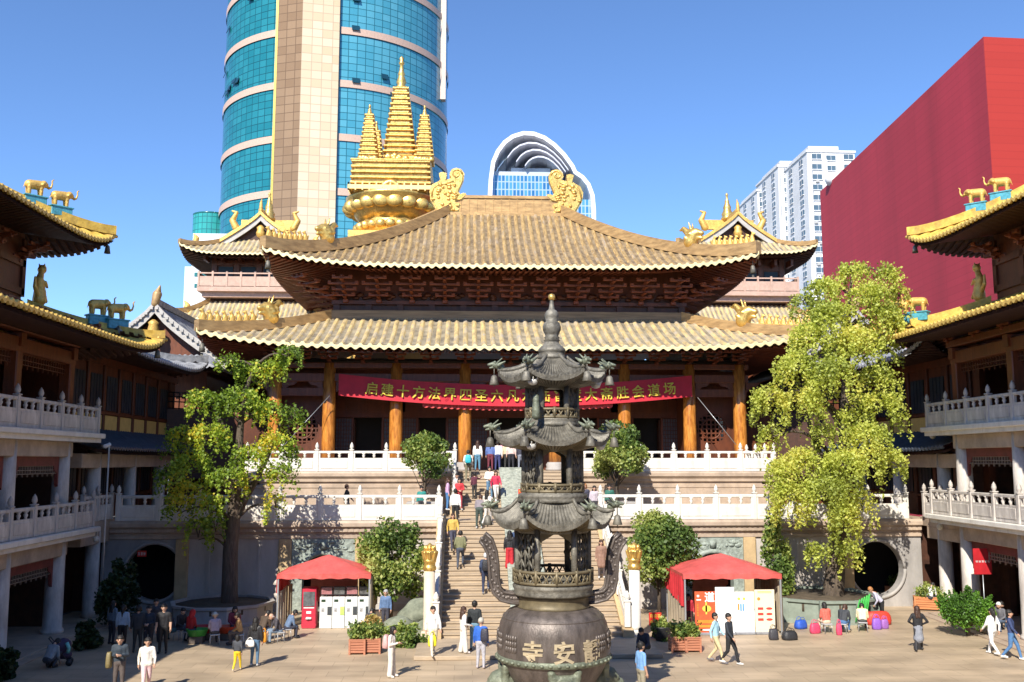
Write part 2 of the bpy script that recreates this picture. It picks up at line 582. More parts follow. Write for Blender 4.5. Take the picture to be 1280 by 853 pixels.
# ---------------------------------------------------------------- Chinese roofs
def hip_roof(th, cx, cy, wx0, wy0, wx1, wy1, z0, z1, mats, lift=0.6, p=1.5, pitch=0.5, amp=0.10, ns=7, nr=14, sides='FLRB',
             rz=0.0, wall=None, soff_rise=0.5, ridge=0.45, rafter=0.36, drip=0.26, mirror=1, hips=True, rw=0.4, nm='roof', up=5.0):
    """hipped skirt/roof around (cx,cy): eave half sizes wx0,wy0 at z0, top half sizes wx1,wy1 at z1"""
    tile, dripm, soff, ridm = mats
    pan = PANS.get(tile.name, tile)
    T, D, F, R = MB(), MB(), MB(), MB()
    wl = wall if wall is not None else (wx1, wy1)
    hp = {}
    for sidei in sides:
        if sidei in 'FB':
            w0, w1, d0, d1, wi = wx0, wx1, wy0, wy1, wl[1]
        else:
            w0, w1, d0, d1, wi = wy0, wy1, wx0, wx1, wl[0]
        a = {'F': 0, 'R': pi / 2, 'B': pi, 'L': -pi / 2}[sidei]

        def pt(x, dd, z):
            X, Y = x, -dd
            return (cx + X * cos(a) - Y * sin(a), cy + X * sin(a) + Y * cos(a), z)

        def lf(x, t):
            ww = w0 + (w1 - w0) * t
            return lift * (abs(x) / max(ww, 1e-6)) ** up * (1 - t) ** 1.5

        nrib = max(2, int(round(2 * w0 / pitch)))
        ncol = nrib * ns
        xs = [-w0 + 2 * w0 * i / ncol for i in range(ncol + 1)]
        vs, fs = [], []
        for i, x in enumerate(xs):
            ph = cos(2 * pi * i / ns)
            h = amp * (max(0.0, ph + 0.25) / 1.25) ** 0.6
            tm = 1.0 if abs(x) <= w1 else max(0.0, (w0 - abs(x)) / max(1e-6, (w0 - w1)))
            for k in range(nr + 1):
                t = tm * k / nr
                vs.append(pt(x, d0 + (d1 - d0) * t, z0 + (z1 - z0) * t ** p + lf(x, t) + h))
        m_ = nr + 1
        fs2 = []
        for i in range(ncol):
            low = cos(2 * pi * (i + .5) / ns) < -0.6
            for k in range(nr):
                (fs2 if low else fs).append([i * m_ + k, i * m_ + m_ + k, i * m_ + m_ + k + 1, i * m_ + k + 1])
        o_ = len(T.v)
        T.add(vs, fs, 0, False)
        for f in fs2:
            T.f.append([q + o_ for q in f])
            T.m.append(1)
            T.sm.append(False)
        # scalloped drip edge
        vs, fs = [], []
        for i, x in enumerate(xs):
            ph = cos(2 * pi * i / ns)
            h = amp * (max(0.0, ph + 0.25) / 1.25) ** 0.6
            zt = z0 + lf(x, 0)
            sc = drip * (0.60 - 0.28 * ph)
            vs += [pt(x, d0 + 0.012, zt + h + 0.02), pt(x, d0 + 0.05, zt + h - 0.02), pt(x, d0 + 0.05, zt - sc), pt(x, d0 - 0.05, zt - sc)]
        for i in range(ncol):
            for k in range(3):
                fs.append([i * 4 + k, i * 4 + 4 + k, i * 4 + 5 + k, i * 4 + 1 + k])
        D.add(vs, fs, 0, False)
        # soffit with rafters
        nraf = max(2, int(round(2 * w0 / rafter)))
        vs, fs = [], []
        xs2 = []
        for q in range(nraf):
            for u, hh in ((0.0, 0), (0.5, 0), (0.5, 1), (1.0, 1)):
                xs2.append((-w0 + 2 * w0 * (q + u) / nraf, hh))
        for x, hh in xs2:
            xx = max(-w0, min(w0, x))
            dlim = max(wi, abs(xx) - w0 + d0) if abs(xx) > (w0 - (d0 - wi)) else wi
            for k in range(4):
                dd = (d0 - 0.04) + (dlim - d0) * k / 3
                t = (d0 - dd) / max(1e-6, (d0 - wi))
                tl = max(0.0, min(1.0, (d0 - dd) / max(1e-6, d0 - d1)))
                vs.append(pt(xx, dd, z0 - 0.12 - drip * 0.45 + lf(xx, min(tl, 1)) + soff_rise * t - (0.0 if hh else 0.12)))
        for i in range(len(xs2) - 1):
            for k in range(3):
                fs.append([i * 4 + k, i * 4 + k + 1, i * 4 + 5 + k, i * 4 + 4 + k])
        F.add(vs, fs, 0, False)
        hp[sidei] = pt
        if hips:
            for sgn in (-1, 1):
                if sidei in 'FB' or (sgn == 1 and not ('F' in sides or 'B' in sides)):
                    path = []
                    for k in range(17):
                        t = 1 - k / 16
                        ww = w0 + (w1 - w0) * t
                        path.append(pt(sgn * ww, d0 + (d1 - d0) * t, z0 + (z1 - z0) * t ** p + lift * (1 - t) ** 1.5))
                    R = MB()
                    R.rail(path, rw, ridge, 0, -0.02)
                    R.build('hip_ridge', ridm, th, mirror)
    T.build(nm, [tile, pan], th, mirror)
    D.build('drip_tiles', dripm, th, mirror)
    F.build('soffit', soff, th, mirror)


def hip_point(cx, cy, wx0, wy0, wx1, wy1, z0, z1, lift, p, t, sx=-1, sy=-1):
    return Vector((cx + sx * (wx0 + (wx1 - wx0) * t), cy + sy * (wy0 + (wy1 - wy0) * t), z0 + (z1 - z0) * t ** p + lift * (1 - t) ** 1.5))

# ================================================================ SETTING
PAVE = grid_mat('courtyard_paving', (0.50, 0.385, 0.265), (0.445, 0.345, 0.24), (0.30, 0.23, 0.155), 1.2, 0.8, 0.010, rough=0.55, use='OBJ', offset=0.5, bump=0.05,
                noise=(0.55, 0.62, 1.08, 0.9, (0.6, 1.5, 1)))
g = MB()
g.b2(-900, 900, -300, 1500, -0.6, -0.004)
kind(g.build('ground', mat('city_ground', (0.12, 0.12, 0.12), 0.9, 0, scale=0.05)))
g = MB()
g.b2(-21, 21.5, -12, 47.2, -0.3, 0.0)
kind(g.build('courtyard_paving', PAVE))


def hole_wall(mb, x0, x1, z0, z1, hole, y0, y1, mi=0):
    """wall panel with an opening: hole is a closed outline (x,z)"""
    cx = sum(q[0] for q in hole) / len(hole)
    cz = sum(q[1] for q in hole) / len(hole)
    inn = list(hole)
    out = []
    for x, z in inn:
        dx, dz = x - cx, z - cz
        ts = []
        if dx > 1e-6: ts.append((x1 - cx) / dx)
        if dx < -1e-6: ts.append((x0 - cx) / dx)
        if dz > 1e-6: ts.append((z1 - cz) / dz)
        if dz < -1e-6: ts.append((z0 - cz) / dz)
        t = min(ts)
        out.append((cx + dx * t, cz + dz * t))
    # snap the outer points nearest the four corners onto them
    for X, Z in ((x0, z0), (x1, z0), (x1, z1), (x0, z1)):
        i = min(range(len(out)), key=lambda q: (out[q][0] - X) ** 2 + (out[q][1] - Z) ** 2)
        out[i] = (X, Z)
    n = len(inn)
    vs = [(x, y0, z) for x, z in inn] + [(x, y0, z) for x, z in out] + [(x, y1, z) for x, z in inn] + [(x, y1, z) for x, z in out]
    fs = []
    for i in range(n):
        j = (i + 1) % n
        fs += [[i, j, n + j, n + i], [2 * n + j, 2 * n + i, 3 * n + i, 3 * n + j], [j, i, 2 * n + i, 2 * n + j], [n + i, n + j, 3 * n + j, 3 * n + i]]
    mb.add(vs, fs, mi)


def circle(cx, cz, r, n=40):
    return [(cx + r * cos(2 * pi * i / n), cz + r * sin(2 * pi * i / n)) for i in range(n)]


def arch(cx, z0, w_, h, n=16):
    pts = [(cx - w_, z0), (cx, z0 + 0.001), (cx + w_, z0), (cx + w_, z0 + (h - w_) * .5)]
    pts += [(cx + w_ * cos(pi * i / n), z0 + h - w_ + w_ * sin(pi * i / n)) for i in range(n + 1)]
    pts += [(cx - w_, z0 + (h - w_) * .5)]
    return pts


# unseen hall behind the viewer, added to block sky and deepen the courtyard shade
t = thing('unseen_gate_hall', 'unseen gate hall added behind the viewer to block part of the sky', 'temple building', (0, -9, 0))
q = MB()
q.b2(-19, 19, -15, -4, 0, 13)
q.build('wall', WOOD, t)
hip_roof(t, 0, -9.5, 21, 7.6, 17, .5, 13.0, 18.0, (YTILE, DRIP, WOODD, YTILE), lift=.6, pitch=1.2, ns=5, nr=5, ridge=.5, drip=.2)

# ---------------------------------------------------------------- stone terrace
ZT, ZD = 4.2, 6.45          # lower terrace floor, upper deck
YT, YU = 46.9, 52.4         # front faces
tr = thing('stone_terrace', 'two-tier pale stone terrace carrying the great temple hall', 'terrace', (0, 60, 0))
for s in (-1, 1):
    m = MB()
    a, b = sorted((s * 19.7, s * 15.9))
    gx_ = -17.25 if s < 0 else 17.45
    hole_wall(m, a, b, 0, 3.35, circle(gx_, 1.8, 1.3), YT, YT + 0.5)
    m.tube([(gx_ + 1.38 * cos(pi * i / 20), YT - .02, 1.8 + 1.38 * sin(pi * i / 20)) for i in range(41)], .09, 8)
    m.build('gate_wall', GREYW, tr)
PANW = mat('pale_panel_stone', (0.47, 0.43, 0.40), 0.65, 0, var=0.16, scale=1.2, stretch=(1, 1, 0.3), bump=0.15)
for s in (-1, 1):
    for a, b in ((15.9, 11.2), (7.6, 3.9)):
        m = MB()
        a, b = sorted((s * a, s * b))
        m.b2(a, b, YT, YT + 0.5, 0, 3.35)
        k = int((b - a) / 0.95)
        for i in range(k + 1):
            x = a + (b - a) * i / k
            m.b2(x - 0.06, x + 0.06, YT - 0.05, YT + 0.01, 0.35, 3.2)
        m.b2(a, b, YT - 0.14, YT, 0, 0.34)
        m.build('panelled_wall', PANW, tr)
for s in (-1, 1):
    for x in (15.95, 11.15, 7.55):
        m = MB()
        m.b2(s * x - 0.3, s * x + 0.3, YT - 0.16, YT + 0.3, 0, 3.34, bev=0.03)
        m.build('pilaster', SAND, tr)
for s in (-1, 1):
    m = MB()
    a, b = sorted((s * 10.84, s * 7.86))
    hole_wall(m, a, b, 0, 3.34, arch(s * 9.35, 0.02, 0.98, 2.55), YT - 0.06, YT + 0.5)
    pts = [(s * 9.35 + 1.12 * cos(pi * i / 20), YT - 0.08, 1.57 + 1.12 * sin(pi * i / 20)) for i in range(21)]
    m.tube(pts, 0.13, 8)
    for q in range(26):
        m.ell((s * 9.35 + random.uniform(-1.35, 1.35), YT - 0.06, random.uniform(2.75, 3.2)), (random.uniform(.07, .2), .07, random.uniform(.05, .1)), 8, 5)
    m.tube([(s * 9.35, YT - 0.08, 2.86), (s * 9.35, YT - 0.08, 3.2)], 0.16, 10)
    m.build('carved_arch_panel', CARVE, tr)
m = MB()
prof = [(0.0, 3.34), (0.10, 3.36), (0.10, 3.50), (0.02, 3.52), (0.02, 3.62), (0.16, 3.66), (0.16, 3.82), (0.22, 3.86), (0.30, 3.92), (0.30, 4.08), (0.24, 4.2), (-0.9, 4.2), (-0.9, 3.34)]
for a, b in ((-19.7, -3.9), (3.9, 19.7)):
    m = MB()
    m.prism(prof, lambda u, v, t: (t, YT - u, v), a, b)
    for i in range(150):
        x = -19.6 + i * 0.263
        if a + .1 < x < b - .1:
            m.b2(x - 0.08, x + 0.08, YT - 0.185, YT - 0.1, 3.67, 3.81)
    m.build('cornice', GRAN, tr)
m = MB()
m.b2(-20.5, 20.5, YT + 0.5, YU + 1, 3.9, ZT - 0.004)
m.b2(-20.5, 20.5, YU + 0.9, 88, ZT - 0.3, ZT - 0.008)
m.b2(-14.6, 14.6, YU + 0.5, 88, ZD - 0.25, ZD)
m.build('deck', STEP, tr)
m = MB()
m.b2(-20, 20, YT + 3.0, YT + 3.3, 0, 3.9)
m.build('inner_wall', DARK, tr)  # black backing sheet painted as unlit space behind the gates
m = MB()
prof = [(0.0, ZT), (0.18, ZT + 0.02), (0.18, ZT + 0.25), (0.02, ZT + 0.34), (0.02, 5.55), (0.06, 5.6), (0.06, 5.74), (0.0, 5.76), (0.0, 5.88), (0.12, 5.92), (0.12, 6.06), (0.17, 6.12), (0.25, 6.2), (0.25, 6.36), (0.2, ZD), (-0.8, ZD), (-0.8, ZT)]
for a, b in ((-14.4, -3.1), (3.1, 14.4)):
    m = MB()
    s = -1 if a < 0 else 1
    m.prism(prof, lambda u, v, t: (t, YU - u, v), a, b)
    m.prism(prof, lambda u, v, t: (s * (14.4 + u), t, v), YU, 88)
    m.build('upper_wall', GRAN, tr)

# ---------------------------------------------------------------- central staircase
st = thing('grand_staircase', 'broad tan stone stairway climbing to the hall with a carved slab down its middle', 'staircase', (0, 38.7, 0))
Y0S, Y1S, NS1 = 38.7, 46.6, 24
Y2S, Y3S, NS2 = 48.9, 52.9, 13
m = MB()
m.b2(-4.45, 4.45, 35.2, Y0S + .3, 0, 0.15, bev=0.02)
for k in range(NS1):
    z0 = 0.15 + (ZT - 0.15) * k / NS1
    z1 = 0.15 + (ZT - 0.15) * (k + 1) / NS1
    y0 = Y0S + (Y1S - Y0S) * k / NS1
    m.b2(-3.55, 3.55, y0, Y1S + 0.6, z0, z1 - 0.05)
    m.b2(-3.56, 3.56, y0 - 0.045, y0 + 0.5, z1 - 0.05, z1)
m.b2(-3.9, 3.9, Y1S - 0.02, YU + .9, 3.9, ZT + 0.003)
for k in range(NS2):
    z0 = ZT + (ZD - ZT) * k / NS2
    z1 = ZT + (ZD - ZT) * (k + 1) / NS2
    y0 = Y2S + (Y3S - Y2S) * k / NS2
    m.b2(-3.0, 3.0, y0, Y3S + 0.6, z0, z1 - 0.05)
    m.b2(-3.01, 3.01, y0 - 0.045, y0 + 0.5, z1 - 0.05, z1)
m.build('steps', STEP, st)


def wedge(mb, x0, x1, pts):
    mb.prism(pts, lambda u, v, t: (t, u, v), x0, x1)


for nm_, mm, dx, hh in (('stringer', SAND, 0.0, 0.0),):
    for s in (-1, 1):
        m = MB()
        a, b = sorted((s * 3.56, s * 3.98))
        wedge(m, a, b, [(Y0S - 0.25, 0.152), (Y0S - 0.25, 0.42), (Y0S + 0.1, 0.48), (Y1S + 0.3, ZT + 0.28), (YT + .45, ZT + 0.28), (YT + .45, 0.152)])
        m.build(nm_, mm, st)
        m = MB()
        a, b = sorted((s * 3.02, s * 3.4))
        wedge(m, a, b, [(Y2S - 0.25, ZT + .005), (Y2S - 0.25, ZT + 0.25), (Y3S + 0.2, ZD + 0.25), (Y3S + .4, ZD + 0.25), (Y3S + .4, ZT + .005)])
        m.build(nm_, mm, st)
m = MB()
sl = (ZT - 0.15) / (Y1S - Y0S)
for (ya, yb, za, zb) in ((Y0S, Y1S, 0.2, ZT), (Y2S, Y3S, ZT, ZD)):
    n = 14
    wedge(m, -0.8, 0.78, [(ya - 0.2, za), (ya - 0.2, za + 0.25), (yb - .05, zb + 0.22), (yb + .1, zb + .1), (yb + .1, za)])
m.build('carved_slab', mat('dragon_relief_stone', (0.33, 0.36, 0.30), 0.65, 0, var=0.4, scale=6, col2=(0.46, 0.48, 0.40), bump=1.0, bscale=5), st)


# ---------------------------------------------------------------- balustrades
def baluster_run(label, p0, p1, n, h=1.15, mats=(MARB,), group='marble balustrades', rise=0.0, post_end=True, post_start=True, name='stone_balustrade', low=0.62, pw=0.2):
    """n bays from p0 to p1 (foot points); rise is the change of height over the run"""
    p0, p1 = Vector(p0), Vector(p1)
    d_ = Vector((p1.x - p0.x, p1.y - p0.y, 0))
    Ltot = d_.length
    bay = Ltot / n
    ang = atan2(d_.y, d_.x)
    th = thing(name, label, 'balustrade', p0, ang, group)
    LOCAL.add(th.name)
    slope = rise / Ltot

    def shear(mb):
        mb.v = [(x, y, z + x * slope) for x, y, z in mb.v]
        return mb
    post = MB()
    post.box((0, 0, h * .52), (pw, pw, h * 1.04), bev=0.02)
    post.box((0, 0, h * 1.06), (pw * 1.25, pw * 1.25, 0.05), bev=0.015)
    hz = h * 1.08
    post.lathe([(pw * .42, hz), (pw * .30, hz + 0.04), (pw * .50, hz + 0.09), (pw * .52, hz + 0.17), (pw * .40, hz + 0.24), (pw * .42, hz + 0.26), (pw * .15, hz + 0.34), (0.012, hz + 0.38)], n=10)
    po = None
    for k in range(n + 1):
        if (k == 0 and not post_start) or (k == n and not post_end):
            continue
        if po is None:
            po = post.build('post', mats[0], th)
            o = po
        else:
            o = copy_part(po, th)
        o.location = (bay * k, 0, slope * bay * k)
    pan = MB()
    g0 = pw / 2 - 0.01
    pan.b2(g0, bay - g0, -0.06, 0.06, 0.02, h * low)
    pan.b2(g0 + .12, bay - g0 - .12, -0.085, 0.085, 0.16, h * low - .1, bev=0.015)
    ns_ = 2 if bay > 1.2 else 1
    for q in range(ns_ + 2):
        x = g0 + (bay - 2 * g0) * q / (ns_ + 1)
        zt, zb_ = h * 0.88, h * low
        hh = zt - zb_
        if 0 < q < ns_ + 1:
            pan.lathe([(0.07, zb_ - .01), (0.05, zb_ + hh * .2), (0.09, zb_ + hh * .5), (0.05, zb_ + hh * .75), (0.13, zb_ + hh + .01)], (x, 0, 0), 8)
        else:
            pan.b2(max(g0, x - .09), min(bay - g0, x + .09), -0.05, 0.05, zb_, zt)
    shear(pan)
    rl = MB()
    rl.b2(g0, bay - g0, -0.075, 0.075, h * 0.88, h * 1.0, bev=0.025)
    shear(rl)
    pa = ra = None
    for k in range(n):
        if pa is None:
            pa, ra = pan.build('panel', mats[-1], th), rl.build('rail', mats[0], th)
            a_, b_ = pa, ra
        else:
            a_, b_ = copy_part(pa, th), copy_part(ra, th)
        a_.location = b_.location = (bay * k, 0, slope * bay * k)
    return th


for s, side in ((-1, 'left'), (1, 'right')):
    baluster_run('long white marble balustrade on the lower terrace %s of the stairs' % side, (s * 3.9, YT - 0.1, ZT), (s * 19.0, YT - 0.1, ZT), 8, 1.2)
    baluster_run('sunlit white balustrade along the upper deck %s of the stairs' % side, (s * 3.2, YU - 0.02, ZD), (s * 14.3, YU - 0.02, ZD), 6, 1.1, low=0.66)
    baluster_run('upper deck balustrade running back along the %s flank of the hall' % side, (s * 14.35, YU + 1.7, ZD), (s * 14.35, 70, ZD), 9, 1.1, low=0.66)
    baluster_run('white balustrade sloping down the %s edge of the lower stair flight' % side, (s * 3.78, Y0S + 0.1, 0.5), (s * 3.78, YT - 0.35, ZT + .25), 4, 0.95, rise=ZT - 0.25, post_end=False, pw=0.24)
    baluster_run('short white balustrade sloping beside the %s of the upper stair flight' % side, (s * 3.2, Y2S, ZT + .2), (s * 3.2, YU - .3, ZD + .05), 2, 0.95, rise=ZD - ZT - .2, post_end=False)

# gilded ceremonial pillars flanking the stair foot
for s, side in ((-1, 'left'), (1, 'right')):
    x = -4.05 if s < 0 else 4.12
    t = thing('stone_pillar', 'beige round pillar with gilt lotus capital at the %s foot of the stairs' % side, 'pillar', (x, 39.0, 0), 0, 'gilt-topped pillars by the stairs')
    m = MB()
    m.box((x, 39, 0.2), (0.62, 0.62, 0.4), bev=0.05)
    m.lathe([(0.28, 0.4), (0.23, 0.5), (0.22, 2.75)], (x, 39, 0), 20)
    m.build('shaft', MARB if s > 0 else mat('warm_marble', (0.62, 0.52, 0.40), 0.55, 0, var=0.12), t)
    m = MB()
    m.lathe([(0.23, 2.7), (0.26, 2.74), (0.26, 2.86), (0.22, 2.9), (0.22, 3.02), (0.27, 3.06), (0.25, 3.12), (0.22, 3.18), (0.24, 3.3), (0.30, 3.40), (0.31, 3.46), (0.26, 3.5)], (x, 39, 0), 20)
    for k in range(8):
        a = k * pi / 4
        m.cap((x + .2 * cos(a), 39 + .2 * sin(a), 3.15), (x + .29 * cos(a), 39 + .29 * sin(a), 3.42), .07, .055, 8)
        m.ell((x + .19 * cos(a), 39 + .19 * sin(a), 3.56), (.07, .07, .13), 8, 6)
    m.lathe([(0.2, 3.46), (0.18, 3.58), (0.11, 3.7), (0.02, 3.78)], (x, 39, 0), 12)
    m.build('capital', GOLD, t)

# ================================================================ GREAT HALL
HX = 0.05
hall = thing('temple_hall', 'great Buddhist temple hall with double bronze-tiled roofs and log columns', 'temple', (HX, 58, ZD))
colx = [-14.05, -10.85, -6.85, -2.72, 2.72, 6.95, 10.95, 14.05]
colm = MB()
colm.lathe([(0.385, 0.5), (0.39, 1.6), (0.385, 3.5), (0.37, 6.4)], n=20)
colb = MB()
colb.lathe([(0.58, 0), (0.58, 0.12), (0.52, 0.2), (0.56, 0.36), (0.46, 0.5)], n=20)
c0 = None
for i, x in enumerate(colx):
    if c0 is None:
        c0 = colm.build('column', TEAK, hall, world=False)
        b0 = colb.build('column_base', GREYW, c0, world=False)
        c0.location = (x, 0, 0)
    else:
        c = copy_part(c0, hall, (x, 0, 0), rz=i * 1.3)
        copy_part(b0, c)
m = MB()       # architraves
for z, hgt, dp in ((11.75, 0.5, 0.34), (12.55, 0.34, 0.5)):
    m.b2(HX - 14.6, HX + 14.6, 58 - dp / 2, 58 + dp / 2, z, z + hgt, bev=0.03)
m.b2(HX - 14.5, HX - 10.9, 57.9, 58.15, 10.9, 11.35)
m.b2(HX + 10.9, HX + 14.5, 57.9, 58.15, 10.9, 11.35)
for x in colx:
    for s in (-1, 1):
        m.prism([(0.4, 11.75), (1.3, 11.75), (1.1, 11.55), (0.8, 11.5), (0.4, 11.1)], lambda u, v, t: (HX + x + s * u, t, v), 57.92, 58.08)
m.build('architrave', WOODL, hall)

# wall with doors
WY = 61.2
m = MB()
bays = list(zip(colx[1:-2], colx[2:-1]))
for a, b in bays:
    c = (a + b) / 2
    hw = 0.95 if (b - a) < 5 else 1.25
    m.b2(HX + a, HX + c - hw - 1.05, WY, WY + .25, ZD, 13.04)
    m.b2(HX + c + hw + 1.05, HX + b, WY, WY + .25, ZD, 13.04)
    m.b2(HX + c - hw - 1.05, HX + c + hw + 1.05, WY, WY + .25, 9.75, 13.04)
    for s in (-1, 1):
        m.b2(HX + c + s * hw - .06, HX + c + s * hw + .06, WY - .05, WY + .25, ZD, 9.75)
        x0, x1 = sorted((HX + c + s * (hw + .06), HX + c + s * (hw + 1.05)))
        m.b2(x0, x1, WY + .06, WY + .2, ZD, 7.6)
        m.b2(x0, x1, WY + .02, WY + .25, 7.6, 7.7)
        for q in range(7):
            xx = x0 + (x1 - x0) * q / 6
            m.b2(xx - .018, xx + .018, WY + .05, WY + .1, 7.7, 9.7)
        for q in range(9):
            zz = 7.7 + 2.0 * q / 8
            m.b2(x0, x1, WY + .052, WY + .098, zz - .018, zz + .018)
    for q in range(4):
        xx = HX + c - hw - .9 + (2 * hw + 1.8) * q / 3
        m.b2(xx - .5, xx + .5, WY - .04, WY, 10.1, 10.9)
for s in (-1, 1):
    a, b = sorted((HX + s * 10.95, HX + s * 14.6))
    hole_wall(m, a, b, ZD, 12.6, circle(HX + s * 12.6, 9.0, 0.95), 59.2, 59.45)
    x0, x1 = sorted((HX + s * 14.6, HX + s * 14.35))
    m.b2(x0, x1, 59.45, 84, ZD, 13)
    x0, x1 = sorted((HX + s * 10.9, HX + s * 11.2))
    m.b2(x0, x1, 59.45, WY + .2, ZD, 13.04)
for s in (-1, 1):
    for q in range(7):
        u = -.81 + .27 * q
        v = sqrt(.95 ** 2 - u * u)
        m.b2(HX + s * 12.6 + u - .045, HX + s * 12.6 + u + .045, 59.28, 59.34, 9.0 - v, 9.0 + v)
        m.b2(HX + s * 12.6 - v, HX + s * 12.6 + v, 59.285, 59.335, 9.0 + u - .045, 9.0 + u + .045)
    m.tube([(HX + s * 12.6 + .62 * cos(pi * i / 16), 59.3, 9 + .62 * sin(pi * i / 16)) for i in range(33)], .05, 6)
m.build('timber_wall', WOOD, hall)
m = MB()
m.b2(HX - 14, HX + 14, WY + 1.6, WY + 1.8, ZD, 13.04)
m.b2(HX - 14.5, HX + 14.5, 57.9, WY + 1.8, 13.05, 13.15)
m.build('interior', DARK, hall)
for a, b in bays:
    c = (a + b) / 2
    hw = 0.95 if (b - a) < 5 else 1.25
    for s in (-1, 1):
        x0, x1 = sorted((HX + c + s * (hw + .06), HX + c + s * (hw + 1.05)))
        m = MB()
        m.b2(x0, x1, WY + .13, WY + .16, 7.7, 9.7)
        m.build('window_pane', mat('grey_window_paper', (0.10, 0.10, 0.11), 0.4, 0, var=0.3), hall)
# open door leaves, swung inward
dl = None
for a, b in bays:
    c = (a + b) / 2
    hw = 0.95 if (b - a) < 5 else 1.25
    for s in (-1, 1):
        if dl is None:
            q = MB()
            q.b2(-.03, .03, 0, .85, 0, 3.2)
            q.b2(-.05, .05, .1, .75, .3, 1.2, bev=.02)
            q.b2(-.05, .05, .1, .75, 1.4, 3.0, bev=.02)
            dl = q.build('door_leaf', WOODD, hall, world=False)
            o = dl
        else:
            o = copy_part(dl, hall)
        o.location = (c + s * (hw - .08), WY + .26 - 58, 0)

# bracket sets
br = MB()
for k in range(4):
    y = -0.42 * k
    z = 0.32 * k
    L_ = 0.55 + 0.14 * (k % 3)
    br.box((0, y - .1, z + .1), (0.16, 0.75, 0.17), bev=.02)
    br.box((0, y - .3, z + .27), (2 * L_, 0.14, 0.15), bev=.02)
    for s in (-1, 0, 1):
        br.box((s * (L_ - .1), y - .3, z + .4), (0.2, 0.22, 0.12), bev=.02)
    br.prism([(-.42, .18), (-.8, .1), (-.95, .0), (-.7, -.02), (-.42, .06)], lambda u, v, t: (t, y + u, z + v), -.06, .06)
br.box((0, 0, -.12), (.3, .3, .26), bev=.03)
b0 = None
BRK = mat('painted_bracket_timber', (0.20, 0.050, 0.017), 0.5, 0, var=0.45, scale=3)
for xx in [colx[0]] + [x for a, b in zip(colx[:-1], colx[1:]) for x in ((a + (b - a) / 2), b)]:
    if b0 is None:
        b0 = br.build('bracket_set', BRK, hall, world=False)
        o = b0
    else:
        o = copy_part(b0, hall)
    o.location = (xx, -.15, 12.95 - ZD)
    o.scale = (0.9, 1.0, 0.62)
for i in range(11):
    o = copy_part(b0, hall)
    o.location = (0.2 - 10.6 + 2.12 * i, 3.3, 17.3 - ZD)
    o.scale = (1.15, 1.35, 0.85)
for s in (-1, 1):
    o = copy_part(b0, hall)
    o.location = (0.2 + s * 11.2, 3.6, 17.3 - ZD)
    o.rotation_euler = (0, 0, s * pi / 4)
    o.scale = (1.1, 1.9, .9)
    for i in range(4):
        o = copy_part(b0, hall)
        o.location = (0.2 + s * 11.4, 5.4 + 2.1 * i, 17.3 - ZD)
        o.rotation_euler = (0, 0, s * pi / 2)
        o.scale = (1.15, 1.35, 0.85)

UX = 0.25       # the upper roof
m = MB()
m.b2(UX - 11.3, UX + 11.3, 61.6, 78, 15, 19.4)
m.b2(UX - 11.5, UX + 11.5, 61.3, 61.7, 17.02, 17.25)
for i in range(12):
    x = UX - 11.2 + 22.4 * i / 11
    m.b2(x - .2, x + .2, 61.4, 61.7, 16.2, 17.3)
for i in range(10):
    x = UX - 9.6 + 2.12 * i
    for q in range(5):
        m.ell((x + random.uniform(-.5, .5), 61.5, 17.55 + random.uniform(-.15, .15)), (.22, .1, .12), 8, 5)
m.build('upper_timber_wall', WOOD, hall)
m = MB()
m.b2(UX - 11.62, UX + 11.62, 60.85, 61.25, 15.7, 16.55)
m.b2(UX - 11.62, UX - 11.22, 61.25, 78, 15.7, 16.55)
m.b2(UX + 11.22, UX + 11.62, 61.25, 78, 15.7, 16.55)
m.build('ridge_band', mat('weathered_band_timber', (0.24, 0.17, 0.10), 0.7, 0, var=0.3, scale=2, stretch=(.3, 1, 4)), hall)
lowm = (TILE2, DRIP, SOFF, RIDGE)
upm = (TILE, DRIP, SOFF, RIDGE)
hip_roof(hall, HX, 70, 17.9, 15.5, 11.4, 9.0, 13.5, 16.0, lowm, lift=0.85, p=1.25, pitch=0.54, amp=0.13, wall=(14.6, 12.0), soff_rise=0.35, ridge=0.62, rw=.5, nm='lower_roof', sides='FLR')
hip_roof(hall, UX, 70, 15.2, 12.5, 4.35, 0.35, 18.85, 25.2, upm, lift=0.95, p=1.5, pitch=0.50, amp=0.12, wall=(11.3, 8.6), soff_rise=0.5, ridge=0.75, rw=.6, nm='upper_roof', sides='FLRB')
# main ridge
m = MB()
m.b2(UX - 4.2, UX + 4.3, 69.55, 70.45, 25.0, 25.35)
m.b2(UX - 4.2, UX + 4.2, 69.72, 70.28, 25.35, 26.5)
for i in range(12):
    x = UX - 3.3 + 6.6 * i / 11
    m.b2(x - .03, x + .03, 69.68, 70.32, 25.35, 26.5)
m.b2(UX - 4.2, UX + 4.2, 69.62, 70.38, 26.45, 26.66)
m.build('main_ridge', RIDGE, hall)
# ridge-end dragons
dp = [(110, 425), (50, 320), (42, 250), (65, 195), (110, 172), (130, 155), (118, 100), (150, 90), (180, 100), (168, 152), (200, 150), (228, 128), (206, 98), (222, 66), (260, 53), (300, 64), (326, 100), (322, 150), (300, 205),
      (278, 255), (300, 280), (335, 262), (348, 288), (312, 322), (262, 330), (252, 346), (302, 362), (292, 386), (258, 382), (292, 412), (284, 428)]
SC = 70.0 / 1200 / 6.4


